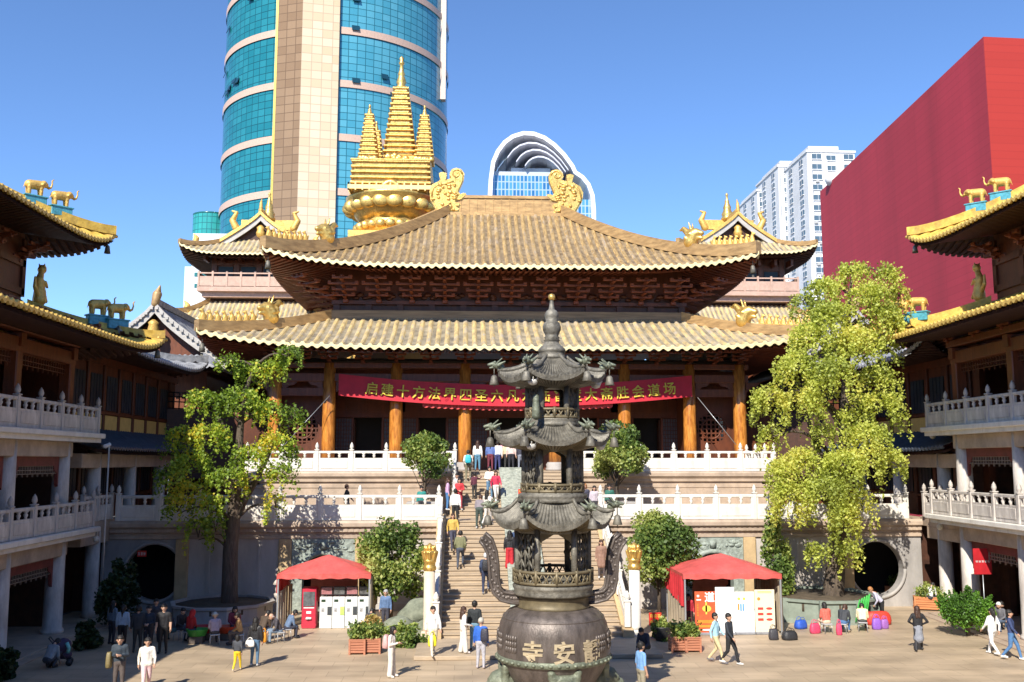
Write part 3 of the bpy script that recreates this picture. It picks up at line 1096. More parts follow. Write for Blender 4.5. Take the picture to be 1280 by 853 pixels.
def chiwen(parent, cx, cy, zb, s, sc=SC, name='ridge_dragon', th_=.42):
    m = MB()
    pts = [((x - 190) * sc, (428 - y) * sc) for x, y in dp]
    k = sc / SC
    for (ins, t) in ((1.0, th_ * .7), (0.90, th_)):
        q = [(u * ins, 1.2 * k + (v - 1.2 * k) * ins) for u, v in pts]
        m.prism(q, lambda u, v, t_: (cx + s * u, cy + t_, zb + v), -t * k, t * k)
    # relief: spiral tail, eye, brow curls, mane
    for sd_ in (-1, 1):
        yy = cy + sd_ * th_ * k
        sp = [(cx + s * ((262 - 190) * sc + (0.42 - .05 * i / 2) * k * cos(.6 * i)), yy, zb + (428 - 108) * sc + (0.42 - .05 * i / 2) * k * sin(.6 * i)) for i in range(14)]
        m.tube(sp, .07 * k, 6)
        r_ = random.Random(3)
        for q in range(34):
            u, v = r_.uniform(70, 270), r_.uniform(190, 410)
            if v > 330 + (u - 70) * .5 or v < 150 + (270 - u) * .25:
                continue
            m.ell((cx + s * (u - 190) * sc, yy, zb + (428 - v) * sc), (.16 * k * r_.uniform(.6, 1.3), .12 * k, .10 * k * r_.uniform(.6, 1.4)), 8, 5)
        m.ell((cx + s * (250 - 190) * sc, yy, zb + (428 - 300) * sc), (.14 * k, .16 * k, .14 * k), 10, 6)
        m.tube([(cx + s * (u - 190) * sc, yy, zb + (428 - v) * sc) for u, v in ((60, 300), (75, 230), (120, 195), (180, 190), (240, 170))], .06 * k, 6)
    return m.build(name, GOLD, parent)


chiwen(hall, UX - 4.3, 70, 25.35, 1)
chiwen(hall, UX + 4.5, 70, 25.35, -1)

# seated ridge beasts and hip-end dragons
fb = MB()
fb.cap((0, 0, .1), (.03, 0, .3), .13, .1)
fb.cap((.05, 0, .36), (.10, 0, .46), .085, .075)
fb.cap((.13, 0, .46), (.2, 0, .44), .05, .035)
fb.cap((.1, .05, .26), (.14, .05, .04), .04, .035)
fb.cap((.1, -.05, .26), (.14, -.05, .04), .04, .035)
fb.cap((-.1, 0, .08), (-.16, 0, .32), .05, .04)
fb.cap((.06, .04, .5), (.03, .05, .58), .03, .015)
fb.cap((.06, -.04, .5), (.03, -.05, .58), .03, .015)
fb.box((0, 0, .02), (.44, .24, .06))
FIG = remesh(fb, 0.03, 'seated_beast')
hd = MB()      # hip-end dragon head, facing +x (down the ridge) and mane curling back
hd.cap((-.1, 0, .2), (.1, 0, .62), .42, .36, 12)
hd.cap((.25, 0, .72), (.62, 0, .62), .26, .15)
hd.cap((.3, 0, .42), (.6, 0, .34), .16, .09)
hd.cap((-.2, 0, .7), (-.55, 0, 1.05), .24, .16)
hd.cap((-.55, 0, 1.05), (-.8, 0, 1.0), .15, .06)
hd.cap((0, .12, .9), (-.1, .2, 1.35), .1, .03)
hd.cap((0, -.12, .9), (-.1, -.2, 1.35), .1, .03)
for q in range(18):
    a = random.uniform(0, 2 * pi)
    hd.ell((-.15 + random.uniform(-.25, .2), .34 * cos(a), .45 + .35 * sin(a)), (.14, .12, .11), 8, 5)
HEAD = remesh(hd, 0.05, 'hip_dragon', 1)
LOWH = (HX, 70, 17.9, 15.5, 11.4, 9.0, 13.5, 16.0, 0.85, 1.25)
UPH = (UX, 70, 15.2, 12.5, 4.35, 0.35, 18.85, 25.2, 0.95, 1.5)
f0 = h0 = None
for HPp, t0, t1, td, rh in ((LOWH, .045, .40, .52, .6), (UPH, .03, .20, .30, .72)):
    for s in (-1, 1):
        ang = atan2(-1, s)
        for k in range(8):
            p = hip_point(*HPp, t0 + (t1 - t0) * k / 7, s, -1) + Vector((0, 0, rh - .03)) - Vector(hall.location)
            if f0 is None:
                f0 = obj_from(FIG, 'roof_figure', GOLDP, hall)
                o = f0
            else:
                o = copy_part(f0, hall)
            o.location = p
            o.rotation_euler = (0, 0, ang)
            o.scale = (1.2 if k else 1.35,) * 3
        p = hip_point(*HPp, td, s, -1) + Vector((0, 0, rh - .1)) - Vector(hall.location)
        if h0 is None:
            h0 = obj_from(HEAD, 'hip_dragon', GOLD, hall)
            o = h0
        else:
            o = copy_part(h0, hall)
        o.location = p
        o.rotation_euler = (0, 0, ang)
        o.scale = (1.15,) * 3

# wind bells under the roof corners
wb = MB()
wb.tube([(0, 0, 0), (0, 0, -.35)], .02, 6)
wb.lathe([(.05, -.35), (.12, -.42), (.15, -.6), (.19, -.86), (.17, -.86), (.05, -.5)], n=12)
wb.box((0, 0, -1.0), (.14, .02, .18))
w0 = None
for HPp in (LOWH, UPH):
    for s in (-1, 1):
        p = hip_point(*HPp, 0.005, s, -1) + Vector((-s * .25, .25, -.35)) - Vector(hall.location)
        if w0 is None:
            w0 = wb.build('wind_bell', BRONZE, hall, world=False)
            o = w0
        else:
            o = copy_part(w0, hall)
        o.location = p

# ---------------------------------------------------------------- banner
ban = thing('red_banner', 'long red cloth banner with yellow Chinese characters hung across the hall columns', 'banner', (HX, 57.25, 11.6))
BX0, BX1, BY = -10.15, 11.0, 57.3


def ban_z(x):
    u = (x - BX0) / (BX1 - BX0)
    return 12.15 - 0.62 * 4 * u * (1 - u)


def ban_y(x):
    u = (x - BX0) / (BX1 - BX0)
    return BY - .12 - 0.05 * sin(9 * u) - .015 * sin(23 * u)


m = MB()
N = 90
vs, fs = [], []
for i in range(N + 1):
    x = BX0 + (BX1 - BX0) * i / N
    zt, y = ban_z(x), ban_y(x)
    for q in range(7):
        z = zt - 1.28 * q / 6
        vs.append((x, y + .015 * sin(3 * z + x), z))
for i in range(N):
    for q in range(6):
        fs.append([i * 7 + q, i * 7 + q + 1, i * 7 + 8 + q, i * 7 + 7 + q])
m.add(vs, fs, 0, True)
vs2 = [(x, y + .015, z) for x, y, z in vs]
m.add(vs2, [f[::-1] for f in fs], 0, True)
BANR = mat('banner_red_cloth', (0.52, 0.016, 0.035), 0.65, 0, var=0.12, scale=1.5)
m.build('cloth', BANR, ban)
txt = '启建十方法界四圣六凡水陆普度大斋胜会道场'
ccx = [460 + 0] + [0] * 19
pitchc = (838.5 - 463) / 19
for i, ch in enumerate(txt):
    px = 463 + pitchc * i
    x = xat(px, BY - .2)
    me = text_mesh(ch, 0.78, 0.012, 0.009)
    o = obj_from(me, 'character', mat('banner_yellow', (0.62, 0.50, 0.05), 0.6, 0, var=0.08), ban)
    sl_ = (ban_z(x + .1) - ban_z(x - .1)) / .2
    o.location = Vector((x, ban_y(x) - .1, ban_z(x) - .66)) - Vector(ban.location)
    o.rotation_euler = (0, -atan(sl_), 0)
m = MB()
vs, fs = [], []
for i in range(241):
    x = -5.2 + 11.4 * i / 240
    y = ban_y(x) + .25 + .04 * sin(i * .8)
    zt = ban_z(x) - 1.2
    vs += [(x, y, zt), (x, y - .02, zt - .26 - .07 * abs(sin(i * pi / 8)))]
for i in range(240):
    fs.append([i * 2, i * 2 + 1, i * 2 + 3, i * 2 + 2])
m.add(vs, fs, 0, True)
m.build('scalloped_trim', mat('faded_red_cloth', (0.62, 0.07, 0.06), 0.6, 0, var=0.1), ban)
for nm_, pts in (('left', ((412, 495), (352, 560))), ('right', ((872, 497), (920, 556)))):
    p0, p1 = P(*pts[0], 57.1), P(*pts[1], 56.0)
    m = MB()
    m.tube([p0, p1], .02, 6)
    tag(m.build('guy_rope', STEELM), 'thin grey guy rope stretched from the %s end of the red banner to the deck' % nm_, 'rope')

# ================================================================ SIDE BUILDINGS
# elephant, modelled once: facing +x, feet at z=0, about 1.15 m long
eb = MB()
eb.cap((-.3, 0, .56), (.22, 0, .60), .25, .26, 14)
eb.cap((.42, 0, .72), (.5, 0, .68), .19, .16, 12)
for x in (-.34, .26):
    for y in (-.13, .13):
        eb.cap((x, y, .45), (x + .01, y, .06), .115, .085, 10)
for a, b, r0, r1 in (((.56, 0, .64), (.68, 0, .54), .09, .07), ((.68, 0, .54), (.80, 0, .60), .07, .055), ((.80, 0, .60), (.86, 0, .80), .055, .045), ((.86, 0, .80), (.84, 0, .98), .045, .04), ((.84, 0, .98), (.92, 0, 1.06), .04, .035)):
    eb.cap(a, b, r0, r1, 8)
for s in (-1, 1):
    eb.cap((.40, s * .17, .72), (.30, s * .26, .62), .13, .10, 8)
    eb.cap((.56, s * .09, .58), (.74, s * .12, .55), .035, .015, 6)
eb.cap((-.52, 0, .62), (-.6, 0, .3), .03, .02, 6)
ELE = remesh(eb, 0.028, 'elephant', 2)

# stylised gilded bird/fish at the wall foot
fbm = MB()
for a, b, r0, r1 in (((0, 0, .1), (0, 0, .45), .28, .25), ((0, 0, .45), (-.12, 0, .95), .24, .18), ((-.12, 0, .95), (.06, 0, 1.35), .17, .11), ((.06, 0, 1.35), (.26, 0, 1.45), .12, .07), ((.15, .12, .3), (.4, .1, .1), .1, .08), ((.15, -.12, .3), (.4, -.1, .1), .1, .08), ((0, .2, .85), (.3, .16, .7), .09, .06), ((0, -.2, .85), (.3, -.16, .7), .09, .06), ((.08, 0, 1.42), (.14, 0, 1.5), .19, .16), ((-.2, 0, .3), (-.5, 0, .6), .12, .09), ((-.5, 0, .6), (-.52, 0, 1.0), .09, .05), ((.06, .1, 1.58), (.02, .14, 1.72), .05, .02), ((.06, -.1, 1.58), (.02, -.14, 1.72), .05, .02)):
    fbm.cap(a, b, r0, r1, 10)
GUARD = remesh(fbm, 0.04, 'guardian', 1)


def lattice_strip(mb, y0, y1, z0, z1, x, t=0.03, step=0.22):
    n = max(2, int((y1 - y0) / step))
    h = z1 - z0
    for i in range(n + 1):
        y = y0 + (y1 - y0) * i / n
        mb.b2(x - .03, x + .03, y - t / 2, y + t / 2, z0 + (h * .25 if i % 2 else 0), z1)
    for q in (0.3, 0.62, 1.0):
        mb.b2(x - .028, x + .028, y0, y1, z0 + h * q - t, z0 + h * q)


def side_building(side, origin, rz, mir, zo):
    """gallery pavilion; local frame: x=0 rail line, +x into the courtyard, y=0 north end, z=0 ground (mirrored for the right)"""
    lab = {'left': 'shaded', 'right': 'half-sunlit'}[side]
    th = thing('gallery_pavilion', '%s two-storey timber and stone gallery along the %s of the courtyard' % (lab, side), 'temple building', origin, rz, 'gallery pavilions flanking the courtyard')
    LOCAL.add(th.name)
    GC = MARBA
    zq = zo - (.38 if mir > 0 else 0)
    Yn = -18.0      # south end
    s = MB()
    s.b2(-8, .30, Yn - 2, 0.25, 3.98 + zo, 4.2 + zo, bev=.03)
    s.b2(-8, .12, Yn - 2, 0.10, 3.80 + zo, 3.98 + zo)
    s.build('gallery_floor', MARB, th, mir)
    s = MB()
    s.b2(-8, .30, Yn - 2, 0.25, 7.98 + zo, 8.2 + zo, bev=.03)
    s.b2(-8, .15, Yn - 2, 0.12, 7.80 + zo, 7.98 + zo)
    s.build('upper_gallery_floor', MARB, th, mir)
    ys = [-2.2, -7.0, -11.8, -16.6]
    for z0, z1, r in ((0.12, 3.8, .36), (4.2, 7.8, .33)):
        z0 += zo if z0 > 1 else 0
        z1 += zo
        for xx in (-.55, -3.6):
            for y in ys:
                c = MB()
                c.lathe([(r * 1.25, z0), (r * 1.25, z0 + .12), (r * 1.05, z0 + .2), (r * 1.02, z0 + 1.2), (r * .95, z1 - .02)], (xx, y, 0), 20)
                c.build('stone_column', GC, th, mir)
        bm_ = MB()
        bm_.b2(-.85, -.25, Yn, -1.85, z1 - .62, z1 + .01, bev=.03)
        bm_.b2(-3.9, -3.3, Yn, -1.85, z1 - .62, z1 + .01, bev=.03)
        for y in ys:
            bm_.b2(-3.7, -.4, y - .25, y + .25, z1 - .6, z1 + .005)
        bm_.build('stone_beam', GRAN, th, mir)
        fr = MB()
        lat = MB()
        for a, b in zip(ys[1:], ys[:-1]):
            a2, b2_ = a + .36, b - .36
            fr.b2(-.62, -.5, a2, b2_, z1 - .98, z1 - .61)
            lattice_strip(lat, a2 + .05, b2_ - .05, z1 - 1.4, z1 - .97, -.56)
            for e in (a2, b2_):
                q = 1 if e == a2 else -1
                fr.prism([(0, 0), (.5, 0), (.42, -.18), (.14, -.3), (.1, -.75), (0, -.85)], lambda u, v, t: (t, e + q * u, z1 - .97 + v), -.62, -.5)
        fr.build('red_frieze', mat('dull_red_timber', (0.16, 0.03, 0.025), 0.6, 0, var=.3), th, mir)
        lat.build('lattice', mat('grey_lattice_timber', (0.22, 0.16, 0.12), 0.6, 0, var=.3), th, mir)
    s = MB()
    s.b2(-4.6, .5, Yn - 2, 0, 0.0, .12, bev=.02)
    s.b2(-4.6, .9, Yn - 2, 0.3, -.05, .06)
    s.build('plinth', GRAN, th, mir)
    s = MB()
    for z0, z1 in ((0, 3.8 + zo), (4.2 + zo, 7.8 + zo)):
        s.b2(-4.9, -4.6, Yn, -.3, z0, z1)
        for y in ys:
            for q in (-1.6, 0, 1.6):
                s.b2(-4.62, -4.52, y - 2.4 + q - .7, y - 2.4 + q - .6, z0 + .1, z0 + 3.2)
            s.b2(-4.6, -4.5, y - 4.6, y - .2, z0 + 2.5, z0 + 2.6)
        s.b2(-4.9, -1.0, -.6, -.3, z0, z1)
    s.build('rear_wall', WOODD, th, mir)
    # upper timber storey
    for xx in (-.55, -3.9):
        for y in ys:
            c = MB()
            c.b2(xx - .24, xx + .24, y - .24, y + .24, 8.2 + zo, 11.6 + zo, bev=.04)
            c.build('timber_column', WOODL, th, mir)
    s = MB()
    s.b2(-.85, -.3, Yn, -1.9, 11.0 + zo, 11.55 + zo, bev=.03)
    s.b2(-4.1, -.4, -2.45, -1.95, 11.0 + zo, 11.5 + zo)
    s.b2(-.9, -.2, Yn, -1.8, 11.75 + zo, 12.05 + zo, bev=.03)
    for y in ys:
        s.b2(-4, -.2, y - .2, y + .2, 11.2 + zo, 11.7 + zo)
    s.build('timber_beam', WOODL, th, mir)
    lat = MB()
    for a, b in zip(ys[1:], ys[:-1]):
        lattice_strip(lat, a + .26, b - .26, 10.45 + zo, 11.0 + zo, -.56)
    lat.build('lattice', WOOD, th, mir)
    s = MB()
    s.b2(-4.5, -4.2, Yn, -1.4, 8.2 + zo, 12.0 + zo)
    s.b2(-8, -4.2, -1.6, -1.3, 8.2 + zo, 12.0 + zo)
    s.b2(-4.2, -1.6, -.2, .1, 8.2 + zo, 12.0 + zo)
    s.b2(-4.5, -4.2, -1.4, .1, 8.2 + zo, 12.0 + zo)
    for y in [i * -1.6 - 1.9 for i in range(10)]:
        s.b2(-4.22, -4.1, y - .07, y + .07, 8.3 + zo, 11 + zo)
    s.b2(-4.2, -4.08, Yn, -1.4, 9.1 + zo, 9.25 + zo)
    s.build('timber_wall', WOOD, th, mir)
    for y in [i * -1.6 - 2.7 for i in range(9)]:
        q = MB()
        q.b2(-4.19, -4.15, y - .55, y + .55, 9.3 + zo, 10.8 + zo)
        for k in range(4):
            q.b2(-4.15, -4.12, y - .5 + k * .333 - .02, y - .5 + k * .333 + .02, 9.3 + zo, 10.8 + zo)
        q.build('window', GLASSD, th, mir)
    # brackets below the lower eave
    def brk(x, y, z, a, sc):
        b = MB()
        for k in range(3):
            b.box((.34 * k + .1, 0, .28 * k), (.7, .16, .16), bev=.02)
            b.box((.34 * k + .3, 0, .28 * k + .15), (.14, 1.0, .13), bev=.02)
        b.prism([(.5, .5), (1.1, .75), (1.35, .6), (1.0, .5), (.6, .32)], lambda u, v, t: (u, t, v), -.06, .06)
        R = Matrix.Rotation(a, 3, 'Z')
        b.v = [tuple(R @ (Vector(q) * sc) + Vector((x, y, z))) for q in b.v]
        b.build('bracket_set', BRK, th, mir)
    for i in range(7):
        brk(-.55, -2.0 - 2.4 * i, 12.0 + zo, 0, .9)
        brk(-3.6, -1.2 - 2.4 * i, 16.0 + zq, 0, 1.0)
    brk(-.7, -1.9, 12.0 + zo, pi / 4, 1.1)
    for i in range(3):
        brk(-2.6 - 2.2 * i, -1.9, 12.0 + zo, pi / 2, .9)
        brk(-4.6 - 2.2 * i, -1.0, 16.0 + zq, pi / 2, 1.0)
    brk(-3.7, -1.0, 16.0 + zq, pi / 4, 1.3)
    ym = (YTILE, DRIPY, WOODD, YTILE)
    # lower eave roof: court side x=2.1, north end y=+2
    cxr, cyr = -8.0, -8.6
    hip_roof(th, cxr, cyr, 10.1, 10.6, 4.8, 8.3, 12.3 + zq, 14.1 + zq, ym, lift=.75, p=1.3, pitch=.36, amp=.08, wall=(7.3, 7.6), soff_rise=.25, ridge=.36, rw=.42, nm='lower_roof', sides='BRL' if True else '', drip=.2, mirror=mir, rafter=.3, up=7)
    hip_roof(th, cxr, cyr, 7.4, 11.1, 1.2, 6.0, 17.2 + zq, 20.5 + zq, ym, lift=.85, p=1.4, pitch=.36, amp=.08, wall=(4.4, 8.0), soff_rise=.3, ridge=.42, rw=.42, nm='upper_roof', sides='BRLF', drip=.2, mirror=mir, rafter=.3, up=7)
    s = MB()
    s.b2(-12, -3.3, -16.5, -.7, 13.6 + zq, 17.5 + zq)
    s.b2(-12.1, -3.2, -16.6, -.6, 14.55 + zq, 14.85 + zq)
    s.b2(-12.1, -3.2, -16.6, -.6, 15.8 + zq, 16.1 + zq)
    for i in range(7):
        s.b2(-3.35, -3.2, -.9 - 2.4 * i, -.6 - 2.4 * i, 14.5 + zq, 17 + zq)
    s.build('upper_wall', WOOD, th, mir)
    # ridge beast, wind bells
    for (px, py, pz) in ((2.0, 1.9, 12.9 + zq), (-.7, 2.4, 17.9 + zq)):
        q = MB()
        q.cap((px - .1, py - .1, pz + .12), (px + .16, py + .16, pz + .08), .14, .08)
        q.build('corner_beast', GOLDP, th, mir)
        q = MB()
        q.tube([(px - .12, py - .12, pz), (px - .12, py - .12, pz - .4)], .015, 5)
        q.lathe([(.04, -.4), (.1, -.46), (.12, -.62), (.15, -.8), (.05, -.7)], (px - .12, py - .12, pz), 10)
        q.build('wind_bell', BRONZE, th, mir)
    return th


DRIPY = mat('yellow_drip_tile', (0.70, 0.47, 0.12), 0.5, 0.1, var=0.2, scale=5)
LB = side_building('left', (-18.75, 43.0, 0), 0.0, 1, 0.0)
RB = side_building('right', (19.15, 44.4, 0), radians(-2.4), -1, 0.38)

# their balustrades (things of their own, standing on the gallery floors)
for side, B, mir, zo in (('left', LB, 1, 0.0), ('right', RB, -1, 0.38)):
    R = Matrix.Rotation(B.rotation_euler[2], 3, 'Z')
    zq = zo - (.38 if mir > 0 else 0)

    def W(x, y, z):
        return Vector(B.location) + R @ Vector((x * mir, y, z))
    for nm_, z, h in (('lower', 4.2 + zo, 1.12), ('upper', 8.2 + zo, 1.12)):
        baluster_run('weathered marble balustrade on the %s gallery of the %s pavilion' % (nm_, side), W(0, -.02, z), W(0, -17.3, z), 9, h, (MARBA,), 'gallery balustrades')
    # elephants on blue glazed plinths on the hip ridges
    for lvl, (cx, cy, w0, w0y, w1, w1y, z0, z1, lf, p), ds, rh in (('lower', (-8.0, -8.6, 10.1, 10.6, 4.8, 8.3, 12.3 + zq, 14.1 + zq, .75, 1.3), (.36, .50) if mir > 0 else (.30, .44), .42), ('upper', (-8.0, -8.6, 7.4, 11.1, 1.2, 6.0, 17.2 + zq, 20.5 + zq, .85, 1.4), (.31, .45) if mir > 0 else (.41, .55), .42)):
        for k, t in enumerate(ds):
            lp = hip_point(cx, cy, w0, w0y, w1, w1y, z0, z1, lf, p, t, 1, 1)
            wp = W(lp.x, lp.y, lp.z + rh - .05)
            ang = atan2(1, mir) * 1.0
            which = {0: 'front', 1: 'rear'}[k]
            pl = MB()
            pl.box((0, 0, .0), (.95, .42, .42), bev=.03)
            pl.box((0, 0, .22), (1.05, .5, .07), bev=.02)
            o = pl.build('plinth', BLUEP)
            o.location = wp + Vector((0, 0, .02))
            o.rotation_euler = (0, 0, ang if lvl == 'lower' else ang)
            tag(o, 'small turquoise glazed plinth under the %s elephant on the %s roof of the %s gallery' % (which, lvl, side), 'plinth', 'elephant plinths')
            e = obj_from(ELE if (side, lvl, k) == ('left', 'lower', 0) else ELE.copy(), 'elephant_statue', GOLDP, None, wp + Vector((0, 0, .275)), ang - (0 if mir > 0 else 0), .86)
            tag(e, 'gilded trunk-raised elephant, %s of the pair on the %s roof of the %s gallery' % (which, lvl, side), 'statue', 'gilded roof elephants')
    lp = W(-2.9, .2, 14.4 + zq)
    gme = GUARD.copy()
    o = obj_from(gme, 'guardian_statue', GOLDP, None, lp, pi / 2 if mir > 0 else pi / 2, 1.05)
    tag(o, 'gilded guardian figure crouching where the %s gallery roof meets its upper wall' % side, 'statue', 'roof guardian figures')
    # unseen south range, added to block sky and cast the near shade
    t = thing('unseen_south_range', 'unseen gallery range added south of view to block sky on the %s' % side, 'temple building', W(-6, -24, 0))
    m = MB()
    a = W(-3.4, -17.6, 0)
    b = W(-12, -46, 0)
    m.b2(a.x, b.x, b.y, a.y, 0, 10.6)
    m.build('wall', WOOD, t)
    c = W(-7.6, -31.5, 0)
    hip_roof(t, c.x, c.y, 7.6, 13.6, .4, 8, 10.9, 14.2, (YTILE, DRIPY, WOODD, YTILE), lift=.4, pitch=.5, ns=5, nr=5, ridge=.4, drip=.2)

# ================================================================ CONNECTING WINGS with grey roofs
gm = (GTILE, mat('grey_drip_tile', (0.36, 0.37, 0.40), .6), WOODD, GTILE)
for s, side in ((-1, 'left'), (1, 'right')):
    X = lambda x: s * x
    t = thing('connecting_wing', 'brown timber wing with grey tiled roofs linking the %s gallery to the hall' % side, 'temple building', (s * 22, 52, 0), 0, 'grey-roofed connecting wings')
    ex = 0.0 if s < 0 else 0.6
    m = MB()
    for z0, z1, xx in ((ZT, 8.0, 20.7), (8.3, 12.4, 20.5)):
        a, b = sorted((X(xx + ex), X(xx + .3 + ex)))
        m.b2(a, b, 43.2, 60, z0, z1)
        for i in range(8):
            y = 44 + 2.1 * i
            a, b = sorted((X(xx - .12 + ex), X(xx + .02 + ex)))
            m.b2(a, b, y - .16, y + .16, z0, z1 - .3, bev=.03)
        a, b = sorted((X(14.7), X(20.7 + ex)))
        if z0 < 5:
            m.b2(a, b, 60.2, 60.5, ZT, 10.0)
        a, b = sorted((X(xx - .16 + ex), X(xx + .02 + ex)))
        m.b2(a, b, 43.2, 60, z1 - .7, z1 - .35)
        m.b2(a, b, 43.2, 60, z0 + 1.0, z0 + 1.12)
    m.build('timber_wall', WOOD, t)
    m = MB()
    a, b = sorted((X(20.44 + ex), X(20.5 + ex)))
    m.b2(a, b, 43.3, 60, 8.35, 9.25)
    m.build('yellow_dado', YELLOWW, t)
    for z0 in (ZT + 1.2, 9.5):
        for i in range(7):
            y = 45.05 + 2.1 * i
            q = MB()
            a, b = sorted((X(20.42 + ex), X(20.49 + ex))) if z0 > 8 else sorted((X(20.62 + ex), X(20.69 + ex)))
            q.b2(a, b, y - .7, y + .7, z0, z0 + 1.7)
            for k in range(3):
                q.b2(a - .02, b + .02, y - .35 + .35 * k - .03, y - .35 + .35 * k + .03, z0, z0 + 1.7)
            q.build('window', GLASSD, t)
    # stone ground storey
    for y in (45.5,):
        q = MB()
        q.lathe([(.36, .0), (.33, .3), (.31, 3.9)], (X(19.6 + ex), y, 0), 18)
        q.build('stone_column', MARBA, t)
    m = MB()
    a, b = sorted((X(19.3 + ex), X(21 + ex)))
    m.b2(a, b, 43.26, 47.3, 3.85, ZT + .1, bev=.02)
    m.b2(a, b, 43.26, 46.6, 3.3, 3.85)
    m.build('gallery_floor', GRAN, t)
    m = MB()
    a, b = sorted((X(21.2 + ex), X(21.5 + ex)))
    m.b2(a, b, 43, 53, 0, 4)
    a, b = sorted((X(19.72), X(21.2 + ex)))
    m.b2(a, b, 47.5, 47.8, 0, 4)
    m.build('rear_wall', WOODD, t)
    for y in (45.4, 50.2, 55):
        q = MB()
        q.lathe([(.36, ZT), (.33, ZT + .3), (.31, 7.6)], (X(19.7 + ex), y, 0), 18)
        q.build('stone_column', MARBA, t)
    m = MB()
    a, b = sorted((X(19.4 + ex), X(20.0 + ex)))
    m.b2(a, b, 43.2, 58, 6.7, 7.35, bev=.03)
    m.build('stone_beam', GRAN, t)
    # mid skirt roof (slate blue)
    hip_roof(t, X(23 + ex), 51.5, 4.4, 8.4, 2.2, 8.0, 7.6, 8.7, (BTILE, BTILE, WOODD, BTILE), lift=.1, p=1.1, pitch=.35, amp=.07, ns=5, nr=4, ridge=.2, drip=.16, sides='R' if s < 0 else 'L', hips=False, wall=(2.4, 8))
    # upper grey eave roof
    hip_roof(t, X(24 + ex), 51.3, 5.7, 7.6, 2.0, 5.5, 12.2, 13.35, gm, lift=.8, p=1.3, pitch=.36, amp=.08, nr=8, ridge=.4, rw=.35, drip=.2, sides='BRL', wall=(3.4, 7), soff_rise=.2)
    # gable building behind, its gable facing the court
    m = MB()
    gx, gz, gy = 22.5 + ex, 16.9, 62.0
    m.prism([(X(gx - 3.2), 8), (X(gx + 3.2), 8), (X(gx + 3.2), 13.8), (X(gx), gz - .6), (X(gx - 3.2), 13.8)], lambda u, v, q: (u, q, v), gy + .6, gy + 12)
    m.build('gable_wall', WOODL, t)
    T = MB()
    vs, fs = [], []
    for sd_ in (-1, 1):
        o = len(vs)
        n = 80
        for i in range(n + 1):
            y = gy - .3 + 13 * i / n
            h = .07 * max(0, cos(2 * pi * i / 5))
            for k in range(7):
                u = k / 6
                vs.append((X(gx) + sd_ * 4.6 * u, y, gz - (gz - 13.3) * (u ** .82) + h + .1))
        for i in range(n):
            for k in range(6):
                fs.append([o + i * 7 + k, o + i * 7 + k + 1, o + i * 7 + 8 + k, o + i * 7 + 7 + k])
    T.add(vs, fs)
    T.build('gable_roof', GTILE, t)
    for sd_ in (-1, 1):
        q = MB()
        path = [(X(gx) + sd_ * 4.6 * k / 8, gy - .3, gz - (gz - 13.3) * ((k / 8) ** .82)) for k in range(9)]
        q.rail(path, .35, .3, 0, -.05)
        q.rail([(x, y, z - .5) for x, y, z in path], .12, .45, 0)
        for i in range(14):
            u = (i + .5) / 14
            q.box((X(gx) + sd_ * 4.6 * u, gy - .5, gz - (gz - 13.3) * u ** .82 + .02), (.2, .1, .16))
        q.build('barge_board', mat('pale_grey_timber', (0.42, 0.40, 0.38), .6, 0, var=.15), t)
    q = MB()
    q.rail([(X(gx), gy - .3, gz + .02), (X(gx), gy + 12, gz + .02)], .4, .4)
    q.build('roof_ridge', GTILE, t)
    q = MB()
    q.cap((X(gx), gy - .35, gz + .1), (X(gx) + .1, gy - .3, gz + .7), .24, .3)
    q.cap((X(gx) + .1, gy - .3, gz + .7), (X(gx) + .25, gy - .3, gz + 1.25), .28, .06)
    q.build('finial', mat('dull_gold_tile', (0.42, 0.27, 0.12), .5, .2), t)
    q = MB()
    q.lathe([(.05, 0), (.3, .2), (.36, .5), (.28, .8), (.34, .95), (.1, 1.15)], (X(gx), gy - .45, gz - 2.1), 12)
    q.build('gable_pendant', GOLDP, t)
    hip_roof(t, X(gx), gy + 5, 4.2, 6.2, 3.2, 5.2, 12.9, 13.7, gm, lift=.1, p=1.1, pitch=.36, amp=.08, ns=5, nr=4, ridge=.25, rw=.3, drip=.18, sides='FRL', wall=(3.2, 5.2), soff_rise=.1)
    baluster_run('short white balustrade closing the corner between %s gallery and terrace' % side, (X(19.45 + ex), 43.7, ZT + .1), (X(19.3 + ex), 46.7, ZT + .02), 2, 1.15, (MARBA,), 'gallery balustrades')
    # dark railed balcony
    b = thing('balcony_railing', 'black iron railing on the balcony beside the %s corner of the hall' % side, 'railing', (X(18.2), 59, 10.5))
    m = MB()
    p0, p1 = Vector((X(20.4), 58.2, 10.1)), Vector((X(16.2), 60.6, 10.0))
    for i in range(15):
        p = p0.lerp(p1, i / 14)
        m.b2(p.x - .03, p.x + .03, p.y - .03, p.y + .03, p.z, p.z + 1.05)
    for z in (0.05, .45, .75, 1.0):
        m.tube([p0 + Vector((0, 0, z)), p1 + Vector((0, 0, z))], .035, 6)
    m.build('railing', BLACKM, b)
    q = MB()
    q.prism([(p0.x, p0.y), (p1.x, p1.y), (p1.x, 63), (p0.x, 63)], lambda u, v, z: (u, v, z), ZD - .5, 10.1)
    q.build('balcony_base', WOODD, b)

